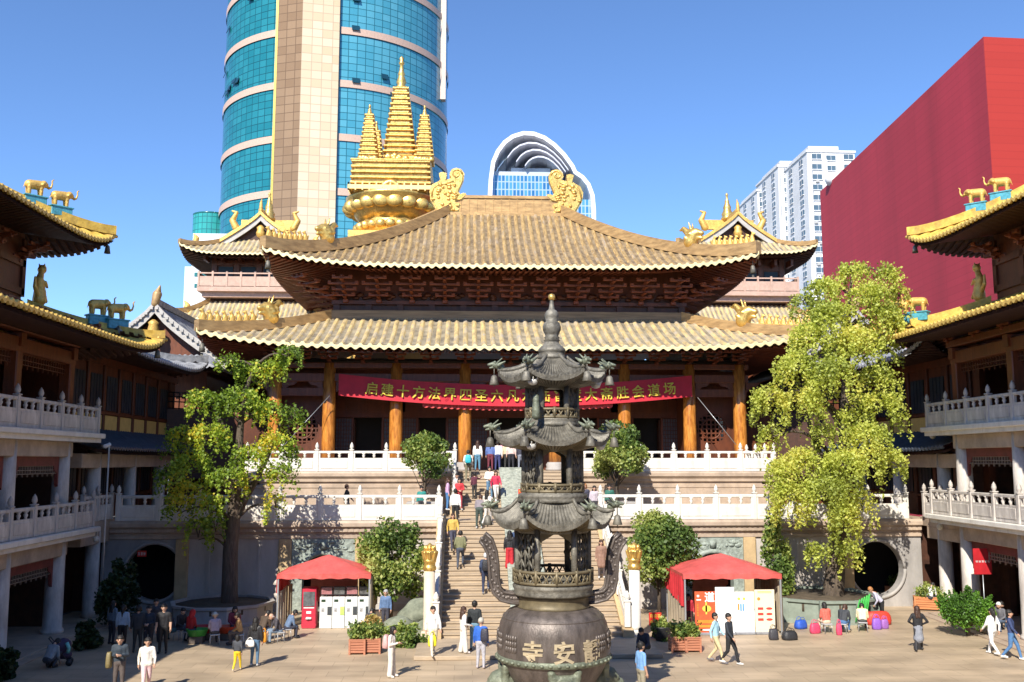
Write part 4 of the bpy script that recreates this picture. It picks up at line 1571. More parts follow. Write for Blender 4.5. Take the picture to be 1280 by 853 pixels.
# ================================================================ REAR PAVILIONS
for s, side, px in ((-1, 'left', -18.9), (1, 'right', 19.4)):
    cy = 78.0
    dz = .5 if s > 0 else 0.0
    t = thing('corner_pavilion', 'gold-roofed corner pavilion with pink railed balcony rising behind the hall on the %s' % side, 'pavilion', (px, cy, 0), 0, 'corner pavilions behind the hall')
    pm = (TILE2, DRIP, WOODD, RIDGE)
    m = MB()
    m.b2(px - 3.6, px + 3.6, cy - 2.6, cy + 4, 6, 23.3 + dz)
    for i in range(5):
        x = px - 3.5 + 7 * i / 4
        m.b2(x - .2, x + .2, cy - 2.8, cy - 2.5, 17, 23.2)
    m.b2(px - 3.7, px + 3.7, cy - 2.75, cy - 2.55, 22.3, 22.7)
    for i in range(7):
        m.b2(px - 4 + i * 1.33 - .1, px - 4 + i * 1.33 + .1, cy - 3.9, cy - 2.6, 22.5, 23.0)
    m.build('timber_wall', WOODL, t)
    for i in range(4):
        x = px - 2.62 + 1.75 * i
        q = MB()
        q.b2(x - .55, x + .55, cy - 2.70, cy - 2.62, 20.6, 22.2)
        q.build('window', GLASSD, t)
    # balcony
    m = MB()
    m.b2(px - 4.4, px + 4.4, cy - 4.2, cy + 5, 20.0, 20.35)
    m.b2(px - 4.1, px + 4.1, cy - 3.8, cy + 5, 19.6, 20.0)
    m.build('balcony_floor', mat('pale_pink_timber', (0.50, 0.33, 0.26), .6, 0, var=.15), t)
    m = MB()
    for i in range(9):
        x = px - 4.3 + 8.6 * i / 8
        m.b2(x - .07, x + .07, cy - 4.22, cy - 4.08, 20.35, 21.55)
    m.b2(px - 4.35, px + 4.35, cy - 4.2, cy - 4.1, 21.35, 21.45)
    m.b2(px - 4.35, px + 4.35, cy - 4.18, cy - 4.12, 20.4, 21.15)
    for sd_ in (-1, 1):
        m.b2(px + sd_ * 4.3 - .05, px + sd_ * 4.3 + .05, cy - 4.15, cy + 4.6, 20.4, 21.45)
    m.build('balcony_railing', _mats['pale_pink_timber'], t)
    hip_roof(t, px, cy, 5.8, 5.4, 3.7, 3.2, 17.6, 19.3, pm, lift=.55, p=1.3, pitch=.38, amp=.08, nr=8, ridge=.35, rw=.35, drip=.18, sides='FRL', wall=(3.7, 2.7), soff_rise=.2)
    hip_roof(t, px, cy, 5.55, 5.3, 2.7, 2.4, 22.75 + dz, 24.4 + dz, pm, lift=.75, p=1.35, pitch=.38, amp=.08, nr=8, ridge=.35, rw=.35, drip=.18, sides='FRL', wall=(3.7, 2.7), soff_rise=.3)
    m = MB()
    m.b2(px - 3.62, px + 3.62, cy - 2.7, cy + 4, 15, 17.9)
    m.build('lower_timber_wall', WOODD, t)
    # gabled top
    gz, gb, hw = 26.4 + dz, 24.0 + dz, 3.3
    T = MB()
    vs, fs = [], []
    for sd_ in (-1, 1):
        o = len(vs)
        for i in range(61):
            y = cy - 2.9 + 6 * i / 60
            h = .06 * max(0, cos(2 * pi * i / 5))
            for k in range(6):
                u = k / 5
                vs.append((px + sd_ * hw * u, y, gz - (gz - gb) * u ** .85 + h))
        for i in range(60):
            for k in range(5):
                fs.append([o + i * 6 + k, o + i * 6 + k + 1, o + i * 6 + 7 + k, o + i * 6 + 6 + k])
    T.add(vs, fs)
    T.build('gable_roof', TILE2, t)
    for sd_ in (-1, 1):
        q = MB()
        path = [(px + sd_ * hw * k / 8, cy - 2.9, gz - (gz - gb) * (k / 8) ** .85) for k in range(9)]
        q.rail(path, .3, .3, 0, -.02)
        q.build('gable_ridge', GOLDP, t)
        q = MB()
        q.rail([(x, y + .05, z - .5) for x, y, z in path], .12, .45)
        q.build('barge_board', _mats['pale_grey_timber'], t)
    q = MB()
    q.prism([(px - hw + .5, gb), (px + hw - .5, gb), (px, gz - .5)], lambda u, v, k: (u, k, v), cy - 2.4, cy + 2.8)
    q.build('gable_wall', WOODD, t)
    q = MB()
    q.lathe([(.05, 0), (.3, .15), (.36, .45), (.26, .65), (.32, .85), (.1, 1.05)], (px, cy - 2.75, gz - 1.9), 12)
    q.build('gable_pendant', GOLDP, t)
    q = MB()
    q.rail([(px, cy - 2.9, gz), (px, cy + 3.1, gz)], .35, .45)
    q.b2(px - 2.2, px + 2.2, cy + .1, cy + .45, gz - .5, gz + .3)
    q.build('roof_ridge', GOLDP, t)
    q = MB()
    q.lathe([(.5, 0), (.55, .15), (.42, .35), (.5, .5), (.4, .7), (.3, .95), (.34, 1.1), (.26, 1.3), (.18, 1.5), (.2, 1.6), (.12, 1.8), (.08, 2.1), (.14, 2.2), (.02, 2.4)], (px, cy + .2, gz + .3), 16)
    q.build('spire', GOLD, t)
    q = MB()
    q.cap((px, cy - 2.9, gz + .3), (px, cy - 2.9, gz + .9), .16, .12)
    q.cap((px, cy - 2.9, gz + .9), (px, cy - 2.7, gz + 1.3), .11, .03)
    q.build('finial', GOLDP, t)
    for sd_ in (-1, 1):
        q = MB()
        q.cap((px + sd_ * 2.3, cy - 1.2, gz - .7), (px + sd_ * 2.6, cy - 1.2, gz - .1), .3, .25)
        q.cap((px + sd_ * 2.6, cy - 1.2, gz - .1), (px + sd_ * 2.3, cy - 1.2, gz + .55), .24, .14)
        q.cap((px + sd_ * 2.3, cy - 1.2, gz + .55), (px + sd_ * 2.65, cy - 1.2, gz + .7), .15, .06)
        q.build('ridge_dragon', GOLDP, t)
        q = MB()
        q.cap((px + sd_ * 4.6, cy - 4.2, 23.6), (px + sd_ * 4.6, cy - 4.2, 24.1), .25, .2)
        q.cap((px + sd_ * 4.5, cy - 4.2, 24.1), (px + sd_ * 4.75, cy - 4.2, 24.4), .16, .08)
        q.build('corner_beast', GOLDP, t)
        q = MB()
        q.cap((px + sd_ * 5.0, cy - 4.5, 18.2), (px + sd_ * 5.0, cy - 4.5, 18.75), .25, .2)
        q.cap((px + sd_ * 4.9, cy - 4.5, 18.8), (px + sd_ * 5.15, cy - 4.5, 19.1), .16, .08)
        q.build('corner_beast', GOLDP, t)

# ================================================================ GOLDEN PAGODA
YP = 95.0
pxc = xat(492, YP, 230)
zp = lambda py: zat(py, YP, 490)
kx = YP / 1200 * 1.0
t = thing('golden_pagoda', 'gleaming golden pagoda with lotus base, stepped body and four small spires round a tall one', 'pagoda', (pxc, YP, 0))
q = MB()
q.b2(pxc - 4, pxc + 4, YP - 4, YP + 4, 0, zp(300))
q.build('tower_base', GOLDP, t)


def sq_stack(m, cx, cy, spec):
    for w_, z0, z1 in spec:
        m.b2(cx - w_, cx + w_, cy - w_, cy + w_, z0, z1, bev=min(.12, (z1 - z0) * .3))


m = MB()
R0 = 59 * kx
m.lathe([(R0 * .72, zp(300)), (R0 * .76, zp(290)), (R0 * .78, zp(284)), (R0 * .74, zp(280))], (pxc, YP, 0), 8, rot=pi / 8)
for k in range(24):
    a = 2 * pi * k / 24
    m.ell((pxc + R0 * .76 * cos(a), YP + R0 * .76 * sin(a), zp(289)), (.5, .24, .42), 10, 6)
m.build('lower_lotus', GOLD, t)
m = MB()
m.lathe([(R0 * .7, zp(281)), (R0 * .8, zp(275)), (R0 * .93, zp(262)), (R0, zp(255)), (R0 * 1.02, zp(252.5)), (R0 * .9, zp(252))], (pxc, YP, 0), 24)
for k in range(20):
    a = 2 * pi * k / 20 + .1
    m.ell((pxc + R0 * .91 * cos(a), YP + R0 * .91 * sin(a), zp(264)), (.85, .34, .66), 12, 8)
m.build('upper_lotus', GOLD, t)
m = MB()
hw = 52 * kx
for k in range(13):
    u = -1 + 2 * k / 12
    for (x, y) in ((u, -1), (u, 1), (-1, u), (1, u)):
        m.b2(pxc + x * hw * .98 - .07, pxc + x * hw * .98 + .07, YP + y * hw * .98 - .07, YP + y * hw * .98 + .07, zp(252), zp(243))
for y in (-1, 1):
    m.b2(pxc - hw, pxc + hw, YP + y * hw * .98 - .05, YP + y * hw * .98 + .05, zp(250.5), zp(245.5))
    m.b2(pxc + y * hw * .98 - .05, pxc + y * hw * .98 + .05, YP - hw, YP + hw, zp(250.5), zp(245.5))
m.build('railing', mat('pale_gilding', (0.85, 0.62, 0.25), .4, .5, var=.1), t)
q = MB()
q.tube([(pxc + 9 * kx * cos(a * pi / 14), YP - hw * .92, zp(250) + 9 * kx * sin(a * pi / 14)) for a in range(15)], .32, 8)
q.tube([(pxc + 5 * kx * cos(a * pi / 7), YP - hw * .92, zp(246) + 4 * kx * sin(a * pi / 7)) for a in range(15)], .15, 8)
q.ell((pxc, YP - hw * .9, zp(246)), (.3, .15, .3))
q.build('relief_wheel', GOLD, t)
q = MB()
q.ell((pxc, YP - hw * .86, zp(247)), (6.5 * kx, .2, 5 * kx), 16, 8)
q.build('niche', DARK, t)  # raised oval, its recess shade painted near-black
m = MB()
spec = [(46 * kx, zp(252), zp(214))]
for i, y in enumerate((250, 243.5, 237, 230.5, 224, 217.5)):
    w_ = (50.0 - .25 * i) * kx
    spec.append((w_, zp(y), zp(y - 3.4)))
spec.append((49.5 * kx, zp(215.5), zp(213)))
sq_stack(m, pxc, YP, spec)
m.build('stepped_body', GOLD, t)


def spire(name, cx, cy, w0, w1, y0, yb, y1, nst, yf, fin):
    m = MB()
    sp = [(w0 * 1.03 * kx, zp(y0), zp(yb))]
    for i in range(nst):
        f = i / (nst - 1)
        w_ = (w0 + (w1 - w0) * f) * kx
        za, zb_ = zp(yb + (y1 - yb) * i / nst), zp(yb + (y1 - yb) * (i + 1) / nst)
        sp.append((w_ * .84, za, zb_))
        sp.append((w_ * 1.0, za + (zb_ - za) * .62, zb_))
    sq_stack(m, cx, cy, sp)
    if yb != y0:
        for k in range(16):
            m.ell((cx + random.uniform(-.8, .8) * w0 * kx, cy - w0 * 1.03 * kx, zp(random.uniform(yb + 1, y0 - 1))), (.35, .2, .3), 8, 5)
    r = fin * kx
    h0, h1 = zp(y1), zp(yf)
    H = h1 - h0
    m.lathe([(r * 1.3, 0), (r * 1.35, H * .05), (r * .8, H * .12), (r * 1.1, H * .2), (r * .9, H * .3), (r * .62, H * .4), (r * .8, H * .45), (r * .5, H * .55), (r * .34, H * .72), (r * .6, H * .76), (r * .62, H * .8), (r * .3, H * .84), (r * .55, H * .92), (.02, H)], (cx, cy, h0), 14)
    m.build(name, GOLD, t)


spire('main_spire', pxc + 8 * kx, YP, 21, 10.5, 214, 200, 112, 13, 70, 6)
for dx, dy in ((-29, -30), (40, -30), (-26, 30), (36, 30)):
    spire('small_spire', pxc + dx * kx, YP + dy * kx, 12.5, 6, 214, 210, 155, 10, 142, 3)

# ================================================================ CITY TOWERS
YS = 230.0
ks = YS / 1200
xs_, RS = -34.3, 26.9
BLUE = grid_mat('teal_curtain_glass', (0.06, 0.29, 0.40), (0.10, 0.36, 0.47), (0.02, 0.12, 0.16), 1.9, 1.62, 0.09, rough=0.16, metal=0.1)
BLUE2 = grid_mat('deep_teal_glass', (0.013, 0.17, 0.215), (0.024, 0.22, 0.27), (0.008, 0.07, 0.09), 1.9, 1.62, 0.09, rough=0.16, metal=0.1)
PINK = grid_mat('pink_mirror_shaded_face', (0.34, 0.20, 0.10), (0.44, 0.27, 0.14), (0.23, 0.135, 0.07), 2.2, 1.9, 0.09, rough=0.22, metal=0.45)  # darker copy for the side face; its shade is in the colour
PINKL = grid_mat('pink_mirror_lit_face', (0.80, 0.58, 0.33), (0.92, 0.72, 0.46), (0.64, 0.46, 0.28), 2.2, 1.9, 0.09, rough=0.2, metal=0.35)  # paler copy for the front face; bright reflections painted into the colour
BAND = mat('pink_band_stone', (0.55, 0.38, 0.30), .5, 0, var=.12)
t = thing('skyscraper', 'round teal glass skyscraper with pink mirrored centre bay and pale bands', 'skyscraper', (xs_, YS, 0))


def cyl(m, cx, cy, R, a0, a1, z0, z1, n, uoff=0):
    if m.uv is None:
        m.uv = []
    o = len(m.v)
    vs = []
    for i in range(n + 1):
        a = a0 + (a1 - a0) * i / n
        for z in (z0, z1):
            vs.append((cx + R * sin(a), cy - R * cos(a), z))
            m.uv.append((R * a + uoff, z))
    m.add(vs, [[2 * i, 2 * i + 2, 2 * i + 3, 2 * i + 1] for i in range(n)], 0, False)


HT = 178.0
aL, aR = radians(-21.6), radians(8.0)
m = MB()
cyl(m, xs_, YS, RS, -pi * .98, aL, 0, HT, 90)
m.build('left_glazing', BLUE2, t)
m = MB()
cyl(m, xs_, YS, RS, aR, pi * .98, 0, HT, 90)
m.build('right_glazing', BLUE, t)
m = MB()
a_ = Vector((xs_ + RS * sin(aL), YS - RS * cos(aL)))
b_ = Vector((xs_ + RS * sin(aR), YS - RS * cos(aR)))
mid = Vector((xat(373, YS - RS - 2.2, 200), YS - RS - 2.2))


def panel(m, p, q, z0, z1, u0=0):
    if m.uv is None:
        m.uv = []
    L_ = (q - p).length
    m.add([(p.x, p.y, z0), (q.x, q.y, z0), (q.x, q.y, z1), (p.x, p.y, z1)], [[0, 1, 2, 3]])
    m.uv += [(u0, z0), (u0 + L_, z0), (u0 + L_, z1), (u0, z1)]


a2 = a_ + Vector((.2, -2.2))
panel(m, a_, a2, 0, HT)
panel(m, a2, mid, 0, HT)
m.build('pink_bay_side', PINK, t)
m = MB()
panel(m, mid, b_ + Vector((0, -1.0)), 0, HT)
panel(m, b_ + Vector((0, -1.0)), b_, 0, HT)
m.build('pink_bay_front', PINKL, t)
zb0 = zat(41, YS - RS * .96, 470)
for k in range(-5, 4):
    z = zb0 + 12.2 * k
    m = MB()
    cyl(m, xs_, YS, RS + .25, aR + .005, pi * .9, z - .85, z + .75, 80)
    m.uv = None
    m.build('band', BAND, t)
    m = MB()
    cyl(m, xs_, YS, RS + .25, -pi * .9, aL - .005, z - 1.0, z + 0.6, 80)
    m.uv = None
    m.build('band', BAND, t)
m = MB()
for a in (aL - .002,):
    m.box((xs_ + (RS + .3) * sin(a), YS - (RS + .3) * cos(a), HT / 2), (.9, .9, HT))
m.build('gold_fin', mat('gold_fin_panel', (.5, .36, .08), .4, .3), t)
m = MB()
xa = xat(553, YS - 8, 100)
m.b2(xa - .6, xa + .8, YS - 9, YS - 7, zat(126, YS - 8, 553), HT)
m.build('white_fin', mat('pale_fin_panel', (.62, .5, .42), .4, 0), t)
m = MB()
m.lathe([(RS - .3, HT - 1), (RS - .3, HT), (.1, HT)], (xs_, YS, 0), 64)
m.build('roof', BAND, t)
# scattered open vents
wv = None
for i in range(26):
    r_ = random.Random(i * 7 + 1)
    a = r_.uniform(aR + .1, 1.1) if i % 3 else r_.uniform(-1.2, aL - .1)
    z = r_.uniform(50, 118)
    if wv is None:
        q = MB()
        q.box((0, 0, 0), (1.7, .12, 1.3))
        wv = q.build('open_vent', mat('vent_glass', (.01, .05, .08), .2), t, world=False)
        o = wv
    else:
        o = copy_part(wv, t)
    o.location = ((RS + .35) * sin(a), -(RS + .35) * cos(a), z)
    o.rotation_euler = (radians(-18), 0, a)

# arched tower
YA = 420.0
ka = YA / 1200
za = lambda py: zat(py, YA, 680)
xa_ = lambda px: xat(px, YA, 230)
t = thing('arched_tower', 'office tower crowned by a sweeping white arch with curved louvres', 'skyscraper', (xa_(678), YA, 0))
outer = [(610, 640), (610, 262), (611, 225), (614, 203), (620, 189), (629, 177), (640, 169), (654, 164.5), (668, 165), (682, 170), (695, 179), (707, 191), (718, 206), (721, 213), (730, 219), (738, 229), (743, 243), (744.5, 262), (745, 640)]
cin = (672, 300)


def inset(pts, dd):
    out = []
    n = len(pts)
    for i, (x, y) in enumerate(pts):
        x0, y0 = pts[max(0, i - 1)]
        x1, y1 = pts[min(n - 1, i + 1)]
        tx, ty = x1 - x0, y1 - y0
        l = hypot(tx, ty)
        out.append((x - ty / l * dd, y + tx / l * dd))
    return out


inn = inset(outer, 5.0)
m = MB()
DEP = 26.0
n = len(outer)
vs = []
for yy in (YA, YA + DEP):
    vs += [(xa_(x), yy, za(y)) for x, y in outer] + [(xa_(x), yy, za(y)) for x, y in inn]
fs = []
for i in range(n - 1):
    fs += [[i, i + 1, n + i + 1, n + i], [2 * n + i, 2 * n + n + i, 2 * n + n + i + 1, 2 * n + i + 1], [i, 2 * n + i, 2 * n + i + 1, i + 1], [n + i, n + i + 1, 3 * n + i + 1, 3 * n + i]]
m.add(vs, fs)
m.build('arch_frame', mat('white_cladding', (.80, .80, .84), .35, 0, var=.05), t)
BG = grid_mat('blue_office_glass', (0.03, 0.16, 0.36), (0.10, 0.34, 0.52), (0.42, 0.52, 0.66), 1.7, 3.6, .28, rough=.15, metal=.2, use='UV')
m = MB()
m.uv = []
for (xl, xr, yt) in ((614, 692, 217), (692, 722, 231), (722, 741, 246)):
    a, b = Vector((xa_(xl), YA + 4)), Vector((xa_(xr), YA + 4))
    panel(m, a, b, 0, za(yt), xl)
    panel(m, b, b + Vector((0, DEP - 6)), 0, za(yt), 0)
m.build('office_glazing', BG, t)
m = MB()
m.b2(xa_(614), xa_(692), YA + 4.1, YA + DEP - 2, za(219), za(212))
m.b2(xa_(640), xa_(690), YA + 8, YA + DEP - 2, za(212), za(204))
m.build('roof_plant', mat('pale_blue_cladding', (.45, .52, .62), .5, 0, var=.1), t)
LV = mat('louvre_metal', (.66, .67, .74), .35, .2, var=.08)
for k, (dd, yo) in enumerate(((.84, 0), (.68, 1), (.52, 2))):
    pts = [(692 + dd * (x - 692), 222 + dd * (y - 222)) for x, y in inset(outer, 4)[4:13]]
    q = MB()
    vs, fs = [], []
    for (x, y) in pts:
        vs += [(xa_(x), YA + 1, za(y)), (xa_(x), YA + 1, za(y + 2.0)), (xa_(x), YA + DEP - 1, za(y + 2.0)), (xa_(x), YA + DEP - 1, za(y))]
    for i in range(len(pts) - 1):
        for j in range(4):
            fs.append([i * 4 + j, i * 4 + (j + 1) % 4, i * 4 + 4 + (j + 1) % 4, i * 4 + 4 + j])
    q.add(vs, fs)
    q.build('louvre', LV, t)
pts = inset(outer, 6)[3:14]
p2 = [(692 + .4 * (x - 692), 222 + .4 * (y - 222)) for x, y in pts]
q = MB()
vs = [(xa_(x), YA + DEP - 2, za(y)) for x, y in pts] + [(xa_(x), YA + DEP - 2, za(y)) for x, y in p2]
nn = len(pts)
vs += [(x, y + .6, z) for x, y, z in vs]
fs = [[i, i + 1, nn + i + 1, nn + i] for i in range(nn - 1)] + [[2 * nn + i, 3 * nn + i, 3 * nn + i + 1, 2 * nn + i + 1] for i in range(nn - 1)]
q.add(vs, fs)
q.build('rear_screen', LV, t)

# white apartment blocks
YB = 260.0
zb = lambda py, Y=YB: zat(py, Y, 1010)
APT = mat('white_render', (.72, .72, .73), .7, 0, var=.1, scale=.15)
wing_ = None
for nm_, x0, x1, Y, yt, dep, lab in (('a', 948, 972, 300, 238, 25, 'farthest and lowest white apartment block beyond the right pavilion'), ('b', 975, 1018, 282, 207, 22, 'middle stepped white apartment block with many small windows'), ('c', 1012, 1072, 262, 188, 24, 'tallest white apartment block beside the crimson wall')):
    xa0, xa1 = xat(x0, Y, 280), xat(x1, Y, 280)
    zt = zat(yt, Y, 1010)
    t = thing('apartment_block', lab, 'apartment building', ((xa0 + xa1) / 2, Y, 0), 0, 'white apartment blocks')
    m = MB()
    m.b2(xa0, xa1, Y, Y + dep, 0, zt)
    m.b2(xa0 - .3, xa1 + .3, Y - .3, Y + dep, zt - .6, zt)
    m.b2(xa0 + 2, xa1 - 3, Y + 4, Y + dep, zt, zt + 2.6)
    nb = 2 if nm_ != 'a' else 1
    for i in range(nb):
        xx = xa0 + (xa1 - xa0) * (i + .5) / nb
        m.b2(xx - 2.3, xx + 1.9, Y - 1.2, Y + .5, 0, zt - 3)
    m.build('wall', APT, t)
    w0 = wl0 = ac0 = None
    rac = random.Random(5)
    nfl = 16
    cols = (2 if nm_ != 'c' else 3)
    for f in range(nfl):
        z = zt - 3.0 - 3.0 * f
        for c in range(cols):
            xx = xa0 + (xa1 - xa0) * (c + .5) / cols
            if w0 is None:
                q = MB()
                q.b2(-1.35, 1.35, -.12, .1, 0, 1.5)
                w0 = q.build('window', mat('apartment_glass', (.10, .16, .22), .15, 0, var=.5, scale=.1), t, world=False)
                q = MB()
                q.b2(-1.5, 1.5, -.3, 0, -.18, 0)
                q.b2(-.04, .04, -.16, .0, 0, 1.5)
                q.b2(-1.35, 1.35, -.16, 0, 1.5, 1.6)
                wl0 = q.build('frame', APT, w0, world=False)
                o = w0
            else:
                o = copy_part(w0, t)
                copy_part(wl0, o)
            inb = any(abs(xx - (xa0 + (xa1 - xa0) * (i + .5) / nb)) < 2.2 for i in range(nb))
            o.location = (xx - (xa0 + xa1) / 2, -1.22 if inb else 0, z)
            if rac.random() < .55:
                if ac0 is None:
                    q = MB()
                    q.b2(-.5, .5, -.55, -.05, -.95, -.3, bev=.05)
                    ac0 = q.build('air_conditioner', mat('grey_ac_casing', (.42, .42, .42), .6), t, world=False)
                    ao = ac0
                else:
                    ao = copy_part(ac0, t)
                ao.location = (o.location.x + rac.uniform(-.9, .9), o.location.y, z)
        # windows in the flank that faces left
        for c in range(2 if f % 1 == 0 else 0):
            o = copy_part(w0, t)
            copy_part(wl0, o)
            o.location = (xa0 - (xa0 + xa1) / 2, 5 + 9 * c, z)
            o.rotation_euler = (0, 0, -pi / 2)

# crimson building
YR = 85.0
xr, zr = xat(1230, YR, 60), zat(46, YR, 1230)
yfar = 138.0
xfar = xat(1025, yfar, 240)
t = thing('crimson_building', 'huge windowless crimson clad building above the right roofs', 'building', (xr, YR, 0))
CRIM = grid_mat('crimson_panel', (.43, .028, .045), (.46, .031, .049), (.395, .024, .040), 6.0, .75, .05, rough=.7, metal=0.0, noise=(.16, .80, 1.16, .85, (1, 1, .06)))
m = MB()
m.uv = []
A, B_ = Vector((xr, YR)), Vector((xfar, yfar))
C_ = Vector((xr + 60, YR + 3.0))
panel(m, B_, A, 0, zr)
m.build('flank_wall', CRIM, t)
m = MB()
m.uv = []
panel(m, A, C_, 0, zr, 60)
m.build('front_wall', grid_mat('crimson_panel_sunlit', (.345, .020, .013), (.37, .023, .015), (.32, .018, .012), 6.0, .75, .05, rough=.7), t)  # same cladding as the flank, sunlit orange tint put into its colour
m = MB()
m.uv = []
panel(m, C_, Vector((xr + 60, yfar)), 0, zr)
panel(m, Vector((xr + 60, yfar)), B_, 0, zr)
m.v += [(A.x, A.y, zr - .05), (C_.x, C_.y, zr - .05), (xr + 60, yfar, zr - .05), (B_.x, B_.y, zr - .05)]
m.uv += [(0, 0)] * 4
m.f.append([8, 9, 10, 11]); m.m.append(0); m.sm.append(False)
m.build('rear_walls', CRIM, t)
q = MB()
cpos = P(1066, 188, 120)
q.lathe([(.05, -.8), (1.0, -.5), (1.3, .2), (1.0, .9), (.1, 1.2)], (cpos.x + 2.5, 133, zr + .2), 16)
q.build('roof_dome', WHITE, t)

# far left: white slab and teal cylinder
YL = 200.0
t = thing('white_office_block', 'white office block with green strip windows behind the left pavilion', 'building', (xat(255, YL, 320), YL, 0))
m = MB()
x0, x1 = xat(240, YL, 320), xat(300, YL, 320)
m.b2(x0, x1, YL, YL + 20, 0, zat(292, YL, 250))
m.b2(xat(226, YL, 330), x0, YL + 3, YL + 20, 0, zat(330, YL, 240))
m.build('wall', mat('pale_blue_white_panel', (.66, .70, .76), .5, 0, var=.06), t)
for k, py in enumerate((318, 330, 343, 357)):
    for c in range(3):
        q = MB()
        xx = xat(243 + 9 * c, YL, py)
        q.b2(xx, xx + 1.3, YL - .08, YL + .1, zat(py + 3, YL, 250), zat(py - 2, YL, 250))
        q.build('window', mat('green_window', (.03, .16, .16), .2), t)
q = MB()
for i in range(0):
    q.tube([(x0 - 3 + .9 * cos(a * pi / 8), YL - .4, zat(314 + 12 * i, YL, 235) + .9 * sin(a * pi / 8)) for a in range(17)], .12, 5)
t = thing('teal_cylinder_tower', 'short teal glass cylinder tower peeking beside the skyscraper', 'building', (xat(262, 240, 300), 240, 0))
m = MB()
cyl(m, xat(264, 240, 300), 240, 4.6, -pi, pi, 0, zat(272, 240, 262), 40)
m.build('glazing', grid_mat('green_teal_glass', (.03, .28, .28), (.04, .34, .33), (.02, .14, .15), 1.2, 1.6, .1, rough=.2), t)
m = MB()
m.lathe([(4.6, 0), (4.7, .4), (.1, .5)], (xat(264, 240, 300), 240, zat(272, 240, 262)), 30)
m.build('roof', _mats['green_teal_glass'], t)

# ================================================================ BRONZE INCENSE BURNER
YBN = 27.4
kb = YBN / 1200 * .95
zB = lambda py: zat(py, YBN, 690)
burner = t = thing('incense_burner', 'tall bronze incense burner tower with three curled roofs over a round inscribed cauldron', 'incense burner', (-.21, YBN, 0))
BX, BYY = -.21, YBN


def L(prof, n=40, **k):
    m = MB()
    m.lathe([(r * kb, zB(y)) for r, y in prof], (BX, BYY, 0), n, **k)
    return m


# stone base and lion-headed feet
m = MB()
m.lathe([(2.5, 0.0), (2.5, .2), (2.35, .25), (2.3, .45), (2.0, .5)], (BX, BYY, 0), 8, smooth=False, rot=pi / 8)
m.build('stone_base', GRAN, t)
for k in range(4):
    a = -pi / 2 + k * pi / 2 + .12
    q = MB()
    cx, cy = BX + 1.62 * cos(a), BYY + 1.62 * sin(a)
    o_ = Vector((cos(a), sin(a), 0))
    c = Vector((BX, BYY, 0))
    sd_ = Vector((-sin(a), cos(a), 0))

    def at_(r, s_, z):
        return c + o_ * r * .93 + sd_ * s_ * .93 + Vector((0, 0, z * .93 + .1))
    q.cap(at_(1.45, 0, .95), at_(1.62, 0, .98), .40, .34, 14)
    q.cap(at_(1.86, 0, .82), at_(2.02, 0, .80), .20, .15, 12)
    q.cap(at_(1.55, 0, .7), at_(1.4, 0, .5), .30, .28, 12)
    q.cap(at_(1.4, 0, .55), at_(1.6, 0, .5), .24, .2, 10)
    for s_ in (-1, 1):
        q.cap(at_(1.88, s_ * .15, 1.02), at_(1.92, s_ * .15, 1.02), .08, .06, 8)
        q.cap(at_(1.5, s_ * .34, 1.22), at_(1.55, s_ * .42, 1.32), .10, .05, 8)
        for j in range(7):
            b = -1.2 + .45 * j
            q.ell(tuple(at_(1.5, s_ * (.36 + .03 * cos(j)), .75 + .12 * j)), (.12, .12, .1), 8, 5)
    for j in range(7):
        q.ell(tuple(at_(1.52, -.3 + .1 * j, 1.34)), (.1, .1, .09), 8, 5)
    q.cap(at_(1.95, 0, .95), at_(2.08, 0, .9), .07, .06, 8)
    me = remesh(q, .035, 'lion_foot', 1)
    o = obj_from(me, 'lion_foot', BRONZG, None)
    o.parent = t
    o.location = -Vector(t.location)

# cauldron
m = L([(30, 872), (44, 862), (54, 850), (62, 838), (68, 826), (71, 818), (72.2, 812), (71.4, 800), (70.5, 788), (68.5, 777), (64, 768), (58, 762), (50, 758.5), (47, 758)])
m.build('cauldron', BRONZB, t)
m = L([(71, 823), (72.6, 822), (72.8, 816), (71.4, 815)])
for k in range(44):
    a = 2 * pi * k / 44
    m.ell((BX + 72.2 * kb * cos(a), BYY + 72.2 * kb * sin(a), zB(819)), (.07, .07, .045), 6, 4)
m.build('relief_band', BRONZG, t)
m = L([(62, 769.5), (65.2, 768.5), (65.4, 771), (62, 772)])
m.build('rim_moulding', BRONZB, t)
for k in range(14):        # seal-like relief panels
    a = 2 * pi * k / 14 + .2
    m = MB()
    if abs(((a + pi / 2 + pi) % (2 * pi)) - pi) < .75:
        continue
    for i in range(5):
        for z in (790, 797, 804):
            r = (71.6 - abs(z - 800) * .05) * kb
            aa = a - .12 + .06 * i
            m.ell((BX + r * cos(aa), BYY + r * sin(aa), zB(z)), (.05, .05, .09), 5, 4)
    m.build('relief_script', BRONZB, t)
CH = mat('pale_bronze_lettering', (.48, .40, .27), .5, .3, var=.15)
for ch, px in (('寺', 666), ('安', 704), ('靜', 740)):
    r = 71.6 * kb
    s_ = (px - 697.5) / 72.2
    a = math.asin(max(-1, min(1, s_)))
    me = text_mesh(ch, .60, .03, .014)
    # wrap the flat character round the drum
    co_ = np.zeros(len(me.vertices) * 3)
    me.vertices.foreach_get('co', co_)
    co_ = co_.reshape(-1, 3)
    th_ = a + co_[:, 0] / r
    rr = r - co_[:, 1] + .0 - np.abs(co_[:, 2] + .05) * .02
    out = np.stack([rr * np.sin(th_), -rr * np.cos(th_), co_[:, 2]], 1)
    me.vertices.foreach_set('co', out.ravel())
    o = obj_from(me, 'character', CH, t)
    o.location = (0, 0, zB(803))

